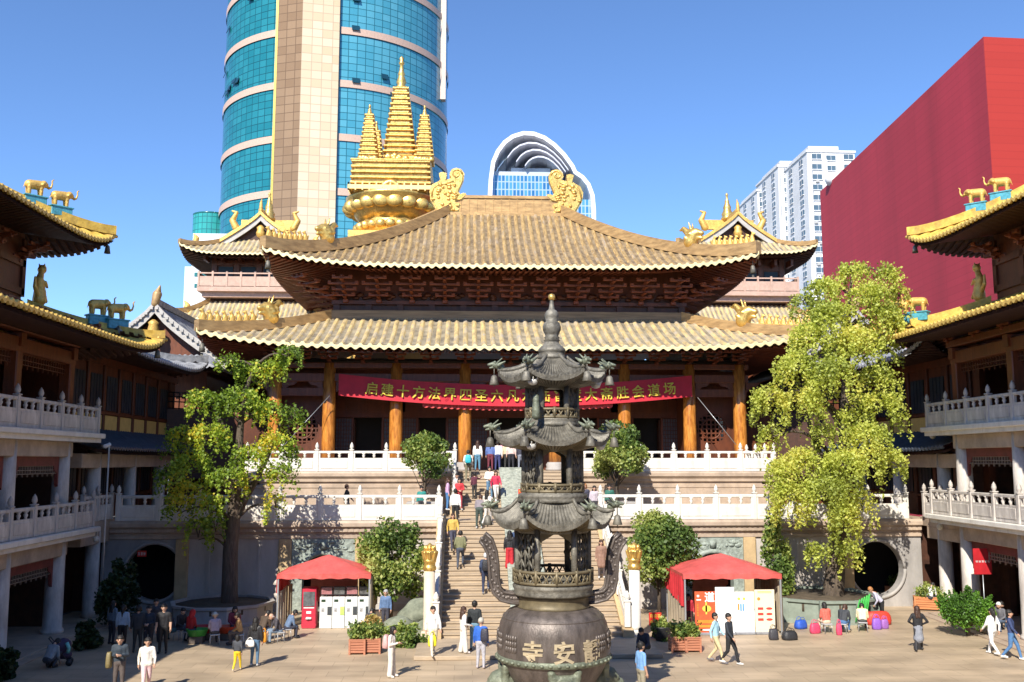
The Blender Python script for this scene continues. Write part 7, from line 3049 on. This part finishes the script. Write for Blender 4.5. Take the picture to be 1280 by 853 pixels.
# --- left foreground
pA = by_head(151, 794, 1.72)
person('man in dark navy jacket looking down at his phone, khaki coat on his arm', pA, 10, 'phone', 1.72, (.03, .045, .065), (.10, .08, .075), group=GP)
pB = by_head(185, 798, 1.62)
person('woman in white hooded top and pale pink trousers walking towards us', pB, 20, 'walk', 1.62, (.74, .70, .64), (.70, .48, .50), (.6, .55, .55), 'bun', outfit='hoodie', group=GP)
person('small child in yellow trousers and dark jacket with a bright patch', G(296, 839), 175, 'walk', 1.18, (.05, .055, .07), (.75, .52, .02), (.6, .5, .4), 'bob', group=GP)
pW = G(318, 833)
person('woman seen from behind in black top and blue jeans with a white shoulder bag', pW, 170, 'stand', 1.62, BK, JEAN, (.6, .6, .6), 'long', group=GP)
person('seated woman in tan coat beside the red trays', G(300, 806), -80, 'sit', 1.6, (.46, .27, .11), (.1, .08, .07), hair='bun', outfit='trousers', group='people seated on stools')
person('seated figure in lilac coat and pale knitted hat facing the red trays', G(268, 806), 200, 'sit', 1.58, (.42, .34, .42), (.06, .05, .05), hair='hat', hcol=(.5, .5, .46), group='people seated on stools')
person('seated figure in bright red hooded jacket in the left shade', G(236, 803), 150, 'sit', 1.6, (.50, .02, .02), (.06, .08, .12), hair='hood', hcol=(.50, .02, .02), group='people seated on stools')
person('seated person in dark clothes and teal trousers at the back of the left shade', G(215, 802), -120, 'sitlean', 1.6, (.03, .03, .04), (.05, .12, .13), group='people seated on stools')
person('woman with long ponytail and pale blue shirt seen from behind in the shade', G(152, 812), 180, 'stand', 1.62, (.42, .50, .58), BK, hair='tail', group=GP)
person('person in dark clothes standing second from left in the shade', G(171, 816), 190, 'stand', 1.68, (.025, .028, .035), (.03, .03, .03), group=GP)
person('person in dark suit with white face mask and blue badge in the shade', G(184, 815), 0, 'clasp', 1.66, (.02, .03, .05), (.02, .02, .03), group=GP)
person('tall man in black short-sleeved shirt at the right of the shaded group', G(203, 817), 5, 'stand', 1.76, (.012, .012, .016), (.012, .012, .014), sleeves='short', group=GP)
person('crouching person in grey vest beside the pushchair at far left', G(60, 836), 160, 'squat', 1.68, (.26, .29, .31), (.05, .05, .06), group=GP)
person('bald elderly man in dark jacket sitting and reading by the left tent', G(349, 803), -60, 'sitlean', 1.66, (.06, .055, .07), (.18, .24, .32), hair='bald', hc='g', group='people seated on stools')
person('seated person in faded blue jacket just left of the tent leg', G(358, 799), 120, 'sitlean', 1.62, (.12, .18, .30), (.03, .03, .05), group='people seated on stools')
for lab, px, py, fc, ps, tp_, bt, hr, hcc in (
        ('seated person in black coat half hidden beside the red hooded jacket', 224, 800, 60, 'sit', (.02, .02, .025), (.05, .06, .08), 'short', 'k'),
        ('seated woman in maroon coat behind the orange-red tray', 292, 797, 20, 'sit', (.20, .03, .05), (.03, .03, .04), 'bob', 'k'),
        ('seated person in dark brown coat between the tan coat and the bald man', 327, 801, 150, 'sitlean', (.07, .045, .03), (.04, .05, .08), 'short', 'k'),
        ('man in charcoal coat standing at the back of the shaded group', 193, 803, 20, 'stand', (.035, .035, .045), (.02, .02, .03), 'short', 'k'),
        ('woman in grey-blue cardigan standing by the dark shrub in the shade', 139, 806, 150, 'stand', (.14, .18, .22), (.03, .03, .04), 'long', 'k')):
    person(lab, G(px, py), fc, ps, 1.64, tp_, bt, BK, hr, hcc, group='people seated on stools' if 'seated' in lab else GP)
    if 'seated' in lab:
        pSEAT = G(px, py)
# --- centre foreground
pC = G(489, 847)
person('woman in white outfit with pink backpack looking at her phone in front of the planters', pC, 75, 'phone', 1.62, (.72, .66, .62), (.68, .63, .58), (.7, .68, .66), 'bob', outfit='wide', group=GP)
pD = G(541, 819, .15)
person('man in white shirt and cream trousers carrying a yellow bag at the stair foot', pD, 15, 'walk', 1.68, (.76, .76, .76), (.66, .60, .50), (.6, .58, .55), group=GP)
pE = G(579, 817, .15)
person('woman with long hair in white top and wide white trousers at the stair foot', pE, 110, 'bag', 1.63, (.74, .72, .70), (.72, .68, .62), (.65, .6, .6), 'long', 'b', outfit='wide', group=GP)
pF = G(593, 813, .15)
person('tall man in black shirt and light jeans beside the woman in white', pF, 170, 'bag', 1.75, (.015, .02, .024), (.14, .26, .36), (.03, .03, .03), group=GP)
pH = G(601, 836)
person('person in bright blue jacket and grey cap with small backpack facing the stairs', pH, 165, 'stand', 1.66, (.02, .11, .50), (.42, .42, .48), (.45, .4, .42), 'cap', hcol=(.45, .43, .38), group=GP)
pI = on_stair(607, 744)
person('white-haired man in navy jacket with black backpack climbing the stairs', pI, 175, 'climb', 1.68, (.025, .04, .09), (.025, .035, .08), (.2, .2, .22), 'short', 'w', group=GP)
person('grey-haired man in blue jacket sitting behind the dry golden bush', P(482, 790, 41.4) * Vector((1, 1, 0)) if False else Vector((xat(482, 41.3, 760), 41.3, 0.05)), -10, 'stand', 1.62, (.10, .17, .32), (.05, .05, .07), hair='short', hc='g', group=GP)
person('person crouched low beside the last vending cabinet, only dark hair showing', Vector((xat(462, 41.0, 770), 41.0, 0)), 170, 'squat', 1.65, (.05, .05, .06), BK, group=GP)
# --- on the lower flight, by the burner
p = on_stair(637, 711)
person('woman in black top and long red skirt on the stairs left of the burner', p, 175, 'stand', 1.62, BK, (.45, .02, .03), BK, 'long', outfit='wide', group=GP)
p = on_stair(646, 709)
person('woman with long dark hair in blue jacket on the stairs beside the burner post', p, 170, 'stand', 1.64, (.03, .06, .14), (.05, .07, .12), (.5, .5, .5), 'long', 'b', group=GP)
p = on_stair(752, 727)
person('woman in long brown coat standing on the stairs right of the burner', p, 0, 'stand', 1.62, (.26, .15, .11), (.05, .04, .04), (.6, .6, .6), 'long', 'b', outfit='coat', leg=(.08, .06, .06), group=GP)
# --- landing and upper flight
for args in (
        ('woman in lavender top and bright blue jeans at the left edge of the landing', 559, 640, 100, 'stand', 1.62, (.55, .35, .55), (.06, .17, .38), (.6, .6, .6), 'long', 'b'),
        ('man in grey shirt and white top half hidden at the left of the landing', 571, 634, -30, 'stand', 1.66, (.55, .52, .52), (.2, .2, .22), BK, 'short', 'k'),
        ('person in red jacket and red trousers on the landing', 574, 641, 10, 'clasp', 1.6, (.55, .04, .05), (.40, .04, .05), (.5, .5, .5), 'bob', 'k'),
        ('person in white shirt and black trousers seen from behind on the landing steps', 569, 656, 170, 'stand', 1.66, (.74, .72, .70), (.02, .02, .022), BK, 'short', 'k'),
        ('stooping man in grey jacket near the middle of the landing', 599, 661, 170, 'bend', 1.7, (.22, .19, .21), (.05, .07, .06), (.5, .5, .5), 'short', 'b'),
        ('person in cream top and pale trousers beside the stooping man', 609, 658, 150, 'walk', 1.6, (.68, .62, .56), (.62, .58, .55), (.6, .6, .6), 'long', 'k'),
        ('child in dark red top reaching out an arm on the upper steps', 593, 624, 200, 'reach', 1.35, (.12, .03, .05), (.03, .03, .03), BK, 'short', 'k'),
        ('woman in white sweater and jeans coming down the upper steps', 612, 627, 0, 'clasp', 1.66, (.74, .70, .66), (.10, .20, .32), (.6, .6, .6), 'bob', 'k'),
        ('person in crimson jacket and white trousers coming down the upper steps', 620, 631, 15, 'walk', 1.62, (.55, .03, .08), (.70, .66, .62), (.5, .5, .5), 'long', 'b'),
        ('person with turquoise backpack climbing near the top of the upper steps', 585, 605, 175, 'climb', 1.66, (.62, .58, .52), (.20, .18, .12), (.3, .3, .3), 'short', 'k')):
    lab, px, py, fc, ps, h, tp_, bt, sh, hr, hcc = args
    p = on_stair(px, py)
    person(lab, p, fc, ps, h, tp_, bt, sh, hr, hcc, group=GP)
    if 'turquoise' in lab:
        pTQ = p.copy()
for lab, px, fc, tp_, bt, hr, hcc in (
        ('woman with long brown hair in white jacket and jeans at the top of the stairs', 597, 175, (.72, .68, .64), (.10, .24, .36), 'long', 'b'),
        ('person in blue top and maroon trousers in the crowd atop the stairs', 613, 170, (.10, .16, .40), (.16, .03, .05), 'short', 'k'),
        ('person in white shirt and navy trousers in the crowd atop the stairs', 622, 180, (.74, .74, .76), (.04, .05, .16), 'short', 'k'),
        ('person in pink top in the crowd atop the stairs', 629, 185, (.65, .30, .36), (.02, .02, .02), 'bob', 'k'),
        ('person in beige jacket in the crowd atop the stairs', 634, 180, (.60, .50, .34), (.03, .03, .03), 'bob', 'k'),
        ('person in pale pink cardigan in the crowd atop the stairs', 639, 175, (.70, .52, .48), (.02, .02, .03), 'long', 'k'),
        ('person in black near the right end of the crowd atop the stairs', 644, 180, BK, BK, 'short', 'k'),
        ('person in grey jeans at the right end of the crowd atop the stairs', 651, 180, (.03, .03, .05), (.22, .24, .30), 'short', 'k')):
    Y = 54.2 + (px % 3) * .3
    person(lab, Vector((xat(px, Y, 570), Y, ZD)), fc, 'stand', 1.62 + (px % 5) * .03, tp_, bt, BK, hr, hcc, group=GP)
for lab, px, py, fc, ps, tp_, bt, hr, hcc in (
        ('person in olive jacket climbing alone low on the left of the stairs', 575, 716, 175, 'climb', (.16, .16, .08), (.06, .07, .10), 'short', 'k'),
        ('woman in mustard cardigan coming down beside the left stair wall', 566, 690, 10, 'walk', (.55, .36, .08), (.05, .05, .08), 'long', 'b'),
        ('child in pale blue jacket beside the man with the black backpack', 618, 742, 175, 'climb', (.30, .45, .60), (.05, .05, .07), 'bob', 'k')):
    person(lab, on_stair(px, py), fc, ps, 1.15 if 'child' in lab else 1.64, tp_, bt, BK, hr, hcc, group=GP)
# --- behind the lower balustrade
for lab, px, Y, h, tp_, hr, hcc, ps in (
        ('person in dark coat with auburn hair walking along the left terrace', 434, 48.2, 1.66, (.02, .02, .03), 'short', 'b', 'walk'),
        ('person with orange hair and dark jacket on the landing right of the burner', 731, 47.4, 1.7, (.05, .05, .08), 'bob', 'o', 'stand'),
        ('woman in pale lilac top on the landing right of the burner', 743, 47.2, 1.6, (.45, .40, .46), 'long', 'k', 'stand'),
        ('person in green top behind the right terrace balustrade', 762, 48.4, 1.62, (.03, .13, .10), 'short', 'k', 'stand'),
        ('person in teal top below the airy terrace tree', 527, 48.6, 1.55, (.02, .22, .20), 'short', 'k', 'stand')):
    person(lab, Vector((xat(px, Y, 620), Y, ZT)), 0 if px != 434 else 90, ps, h, tp_, (.04, .04, .05), BK, hr, hcc, group=GP)
# --- right
pJ = by_head(801, 803, 1.70)
person('man in sky-blue polo shirt and khaki trousers at the bottom edge right of the burner', pJ, 110, 'stand', 1.7, (.18, .36, .68), (.30, .27, .20), BK, 'short', 'k', sleeves='short', group=GP)
person('person in dark navy clothes sitting at the right foot of the stairs', G(808, 824), -40, 'sitlean', 1.66, (.02, .03, .06), (.015, .02, .03), group=GP)
person('man in light blue shirt and khaki trousers walking left of his companion', G(896, 829), 60, 'walk', 1.70, (.34, .56, .70), (.56, .47, .28), (.15, .14, .16), group=GP)
person('man in black jacket and black trousers walking beside the light blue shirt', G(913, 831), 50, 'walk2', 1.72, (.022, .028, .04), (.015, .016, .02), (.62, .62, .62), group=GP)
person('person behind the white poster, only dark hair showing above it', Vector((xat(911, 41.0, 740), 41.0, 0)), 0, 'stand', 1.80, (.5, .5, .5), BK, group=GP)
person('person in red jacket standing inside the right red tent', Vector((xat(861, 40.6, 780), 40.6, 0)), 0, 'stand', 1.5, (.48, .03, .05), (.1, .03, .04), hair='bob', group=GP)
person('seated person in coral jacket seen from behind among pink bags', G(1034, 792), 190, 'sit', 1.62, (.58, .12, .09), (.62, .5, .38), (.5, .5, .5), 'bob', 'k', group='people seated on stools')
person('seated person in charcoal jacket and jeans next to the coral jacket', G(1054, 792), 140, 'sitlean', 1.66, (.035, .04, .05), (.06, .14, .30), (.4, .3, .2), 'bob', 'b', group='people seated on stools')
person('person in cream jacket bent forward on a stool', G(1079, 790), 160, 'sitlean', 1.62, (.70, .62, .42), (.05, .05, .05), (.3, .2, .1), 'short', 'k', group='people seated on stools')
person('person in pale plaid shirt and black trousers leaning over the red bags', G(1103, 778), -100, 'bend', 1.66, (.50, .50, .62), (.012, .012, .015), BK, 'short', 'o', group=GP)
person('seated person with red hair behind the plaid shirt', G(1092, 774), 20, 'sit', 1.6, (.45, .42, .40), (.5, .4, .3), BK, 'bob', 'o', group='people seated on stools')
person('woman in black top and grey skirt striding with hands on hips', G(1149, 814), 170, 'akimbo', 1.62, (.014, .014, .016), (.22, .235, .28), BK, 'long', 'b', outfit='skirt', leg=(.03, .03, .035), group=GP)
person('woman in all-white suit with dark hair at the right edge', G(1242, 819), 200, 'walk', 1.66, (.78, .77, .77), (.76, .75, .75), (.7, .7, .7), 'tail', 'k', group=GP)
person('man in navy sweatshirt and blue jeans walking at the right edge', G(1266, 825), 55, 'walk2', 1.72, (.03, .05, .14), (.07, .17, .36), (.7, .7, .7), 'short', 'k', group=GP)
person('woman in hot pink jacket by the right columns', G(1186, 757), 150, 'stand', 1.6, (.60, .05, .14), (.4, .4, .45), BK, 'bob', 'k', group=GP)
person('person in white shirt sitting in the dark behind the right columns', Vector((xat(1160, 45.5, 720), 45.5, .2)), 120, 'sitlean', 1.6, (.65, .65, .68), (.05, .05, .06), group='people seated on stools')
person('seated person with pale hair in dark coat under the red placard', Vector((xat(1251, 39.4, 760), 39.4, .06)), -60, 'sit', 1.6, (.12, .12, .14), (.10, .14, .22), hair='short', hc='w', group='people seated on stools')
person('seated person in blue jeans leaning forward under the red placard', Vector((xat(1241, 40.4, 760), 40.4, .06)), 40, 'sitlean', 1.66, (.05, .03, .04), (.06, .12, .24), group='people seated on stools')

# ================================================================ BAGS, STOOLS, SMALL THINGS
def bag(name, label, cat, c, s, col, rz=0.0, strap=True, group=None, rough=.5, soft=.25):
    t = thing(name, label, cat, c, rz, group)
    LOCAL.add(t.name)
    m = MB()
    x, y, z = s[0] / 2, s[1] / 2, s[2]
    n = 14
    vs, fs = [], []
    lay = [(0, .80), (.08, .98), (.35, 1.04), (.7, .98), (.92, .86), (1, .70)]
    for f, q in lay:
        for k in range(n):
            a = 2 * pi * k / n
            cx_, sy_ = cos(a), sin(a)
            e = .55
            X = (abs(cx_) ** e) * (1 if cx_ >= 0 else -1)
            Y = (abs(sy_) ** e) * (1 if sy_ >= 0 else -1)
            vs.append((x * X * q, y * Y * q * (1 - .25 * f), z * f + .015 * sin(5 * a + 7 * f)))
    for i in range(len(lay) - 1):
        for k in range(n):
            fs.append([i * n + k, i * n + (k + 1) % n, (i + 1) * n + (k + 1) % n, (i + 1) * n + k])
    fs += [list(range(n - 1, -1, -1)), [(len(lay) - 1) * n + k for k in range(n)]]
    m.add(vs, fs, 0, True)
    m.build('bag_body', mat('bag_%d%d%d' % tuple(int(v * 99) for v in col), col, rough, 0, var=.12, scale=6, bump=.3), t)
    if strap:
        m = MB()
        for yy in (-.5, .5):
            m.tube([(x * .55 * cos(pi * i / 10), y * yy, z * .95 + z * .42 * sin(pi * i / 10)) for i in range(11)], .012, 5)
        m.build('bag_handle', mat('bag_%d%d%d' % tuple(int(v * 99) for v in col), col), t)
    return t


PK = (.62, .06, .14)
bag('shopping_bag', 'pink shopping bag leaning left of the coral jacket', 'bag', tuple(G(1019, 792)), (.45, .25, .4), PK, .3)
bag('shopping_bag', 'deep pink upright bag between the coral and charcoal jackets', 'bag', tuple(G(1049, 794)), (.22, .2, .45), PK, 0)
bag('shopping_bag', 'violet shiny bag beside the cream jacket', 'bag', tuple(G(1096, 787)), (.38, .25, .45), (.24, .10, .50), 0)
bag('shopping_bag', 'purple and white patterned bag right of the violet bag', 'bag', tuple(G(1106, 786)), (.32, .22, .38), (.30, .12, .42), .2)
bag('cloth_bundle', 'large bright red bundle behind the violet bag', 'bag', tuple(G(1098, 781)), (1.1, .5, .55), (.60, .05, .03), .1, False)
bag('laundry_bag', 'blue bag with white print lying by the tree planter', 'bag', tuple(G(1001, 786)), (.55, .4, .35), (.03, .10, .50), .5)
bag('duffel_bag', 'black duffel bag lying at the right leg of the right tent', 'bag', tuple(G(987, 800)), (.6, .42, .34), (.025, .025, .03), .2)
bag('backpack', 'dark rucksack with a red top inside the right tent leg', 'bag', tuple(G(967, 800)), (.36, .3, .42), (.04, .04, .05), 0)
bag('tote_bag', 'yellow carrier bag hanging from the hand of the white-shirted man', 'bag', tuple(pD + Vector((-.02, -.12, .32))), (.3, .12, .38), (.78, .68, .03), .2)
bag('backpack', 'pale pink backpack worn by the woman in white by the planters', 'bag', tuple(pC + Vector((-.19, .05, .92))), (.3, .2, .42), (.65, .36, .36), 1.3, False)
bag('shoulder_bag', 'small white handbag at the hip of the woman in jeans', 'bag', tuple(pW + Vector((-.12, -.26, .70))), (.3, .1, .22), (.72, .70, .68), 0)
bag('backpack', 'orange backpack held by the woman in jeans', 'bag', tuple(pW + Vector((.27, .1, .78))), (.2, .2, .34), (.70, .28, .02), 0)
bag('backpack', 'small black backpack on the bright blue jacket', 'bag', tuple(pH + Vector((.12, -.20, .95))), (.28, .18, .40), (.03, .03, .05), -.2, False)
bag('backpack', 'black backpack on the white-haired climbing man', 'bag', tuple(pI + Vector((.0, -.20, .98))), (.30, .2, .44), (.02, .02, .025), 0, False)
bag('backpack', 'turquoise backpack near the top of the stairs', 'bag', tuple(pTQ + Vector((0, -.20, .98))), (.32, .2, .42), (.03, .42, .52), 0, False)
bag('coat_bundle', 'khaki coat folded over the arm of the man with the phone', 'clothing', tuple(pA + Vector((-.27, -.12, .78))), (.16, .30, .46), (.20, .16, .07), 0, False)
m = MB()
m.box(tuple(pA + Vector((-.01, -.36, 1.18))), (.075, .14, .012), bev=.004, rx=.5)
tag(m.build('mobile_phone', BLACKM), 'black mobile phone in the hands of the navy-jacketed man', 'phone')
m = MB()
m.box(tuple(pC + Vector((.33, -.10, 1.12))), (.14, .075, .012), bev=.004)
tag(m.build('mobile_phone', BLACKM), 'mobile phone held by the woman in white by the planters', 'phone')


def stool(label, c, col=(.45, .45, .47), h=.44, rz=0.0):
    t = thing('stool', label, 'stool', c, rz, 'low stools')
    LOCAL.add(t.name)
    m = MB()
    m.box((0, 0, h), (.36, .30, .04), bev=.015)
    m.build('seat', mat('stool_%d' % int(col[0] * 99), col, .5), t)
    for x in (-1, 1):
        for y in (-1, 1):
            m = MB()
            m.tube([(x * .15, y * .11, h), (x * .18, y * .14, 0)], .014, 6)
            m.build('leg', STEELM, t)


for lab, px, py, ps in (('metal-legged stool under the lilac coat', 268, 806, 200), ('stool under the tan coat', 300, 806, -80), ('stool under the red hooded jacket', 236, 803, 150), ('stool under the bald reading man', 349, 803, -60), ('low stool under the coral jacket', 1034, 792, 190),
                        ('low stool under the charcoal jacket', 1054, 792, 140), ('white-legged stool under the cream jacket', 1079, 790, 160), ('stool under the faded blue jacket', 358, 799, 120), ('stool under the black coat by the red hood', 224, 800, 60), ('stool under the maroon coat', 292, 797, 20), ('stool under the dark brown coat', 327, 801, 150)):
    c = G(px, py)
    stool(lab, tuple(c), rz=radians(ps), h=.38)
for lab, px, py, col in (('wide red plastic tray in the left shade', 254, 800, (.45, .02, .02)), ('smaller orange-red tray right of the wide tray', 284, 800, (.60, .08, .03)), ('green plastic basin beside the red hooded jacket', 246, 804, (.06, .35, .06))):
    c = G(px, py)
    t = thing('plastic_basin', lab, 'basin', tuple(c), 0, 'plastic basins')
    LOCAL.add(t.name)
    m = MB()
    m.lathe([(.26, .28), (.34, .52), (.36, .54), (.31, .53), (.24, .32)], n=20, sx=1.25)
    m.build('basin', mat('basin_%d' % int(col[0] * 100 + col[1] * 10), col, .4), t)
    m = MB()
    m.b2(-.26, .26, -.2, .2, .0, .28, bev=.02)
    m.build('stand', mat('stand_crate', (.10, .08, .07), .7), t)
# pushchair
c = G(74, 832)
t = thing('pushchair', 'dark purple pushchair with a teal stripe at far left', 'pushchair', tuple(c), .3)
LOCAL.add(t.name)
m = MB()
m.cap((0, 0, .62), (.1, 0, .66), .30, .26, 14)
m.cap((-.1, 0, .38), (.25, 0, .34), .16, .14, 10)
m.build('hood', mat('purple_black_fabric', (.05, .03, .07), .7), t)
m = MB()
m.tube([(.22, -.28, .8), (.30, -.30, .62), (.28, -.3, .45)], .06, 8)
m.build('stripe', mat('teal_reflective', (.2, .55, .5), .4), t)
m = MB()
for y in (-.22, .22):
    m.tube([(-.35, y, .95), (.0, y, .5), (.32, y, .12)], .016, 6)
    m.tube([(.1, y, .5), (-.3, y, .12)], .016, 6)
m.tube([(-.35, -.22, .95), (-.35, .22, .95)], .02, 6)
m.build('frame', BLACKM, t)
for x in (-.3, .32):
    for y in (-.22, .22):
        q = MB()
        q.tube([(x, y - .03, .11), (x, y + .03, .11)], .11, 14)
        q.build('wheel', BLACKM, t)
# green tree planter on the right, with low railing
t = thing('tree_planter', 'green-grey stone planter ring round the weeping ginkgo trunk', 'planter', tuple(P(1045, 770, 44)))
tc_ = P(1045, 770, 43.9)
m = MB()
m.lathe([(2.75, 0), (2.75, .12), (2.62, .16), (2.62, .85), (2.72, .9), (2.72, 1.0), (2.5, 1.0), (2.5, .8)], (tc_.x - .6, 44.3, 0), 10, smooth=False)
for k in range(10):
    a = 2 * pi * k / 10
    m.b2(tc_.x - .6 + 2.62 * cos(a) - .12, tc_.x - .6 + 2.62 * cos(a) + .12, 44.3 + 2.62 * sin(a) - .12, 44.3 + 2.62 * sin(a) + .12, 0, 1.02)
m.build('ring_wall', mat('green_grey_stone', (.22, .26, .22), .7, 0, var=.2, scale=2), t)
m = MB()
m.lathe([(2.5, .5), (2.5, .9), (.1, .95)], (tc_.x - .6, 44.3, 0), 20)
m.build('soil', mat('dark_soil', (.08, .06, .04), .9, 0, var=.3), t)
t = thing('tree_planter', 'dark stone planter ring round the slender left ginkgo', 'planter', (xat(285, 44.3), 44.3, 0))
m = MB()
m.lathe([(2.3, 0), (2.3, .12), (2.2, .16), (2.2, .7), (2.3, .75), (2.3, .85), (2.1, .85), (2.1, .6)], (xat(285, 44.3), 44.3, 0), 10, smooth=False)
m.build('ring_wall', GREYW, t)
m = MB()
m.lathe([(2.1, .5), (2.1, .75), (.1, .8)], (xat(285, 44.3), 44.3, 0), 20)
m.build('soil', _mats['dark_soil'], t)
# green hose coil
c = P(1063, 755, 43.0)
m = MB()
for k in range(5):
    m.tube([(c.x - .35 + .12 * k + .22 * sin(pi * i / 12), 41.62 + .02 * k, .15 + .95 * sin(pi * i / 12) ** .8 + .1 * k * (i / 12)) for i in range(13)], .028, 6)
tag(m.build('garden_hose', mat('green_hose', (.06, .45, .08), .4)), 'bright green garden hose looped over the planter rim', 'hose')
# stone lantern post near the left tent
c = P(346, 770, 44.2)
t = thing('stone_lantern', 'small pale stone lantern post left of the left tent', 'lantern', (c.x, 44.6, 0))
m = MB()
m.lathe([(.25, 0), (.25, .15), (.15, .25), (.13, .9), (.22, 1.0), (.24, 1.1), (.18, 1.15)], (c.x, 44.6, 0), 12)
m.build('post', MARBA, t)
m = MB()
m.lathe([(.17, 1.15), (.19, 1.3), (.17, 1.5), (.3, 1.52), (.2, 1.68), (.05, 1.8)], (c.x, 44.6, 0), 8)
m.build('lantern_head', MARBA, t)
# red lantern-like offerings on the left gallery
c = P(5, 497, 34.5)
t = thing('red_lantern', 'tasselled red and gold lantern on the left upper gallery', 'lantern', (-19.6, 33.9, 8.2 + 1.0))
m = MB()
m.lathe([(.3, .3), (.36, .4), (.36, 1.1), (.42, 1.15), (.42, 1.25), (.2, 1.35)], (-19.6, 33.9, 8.2), 12)
m.build('lantern_body', RED, t)
m = MB()
for k in range(10):
    a = 2 * pi * k / 10
    m.tube([(-19.6 + .43 * cos(a), 33.9 + .43 * sin(a), 9.45), (-19.6 + .43 * cos(a), 33.9 + .43 * sin(a), 9.0)], .025, 5)
m.build('fringe', YELLOWW, t)
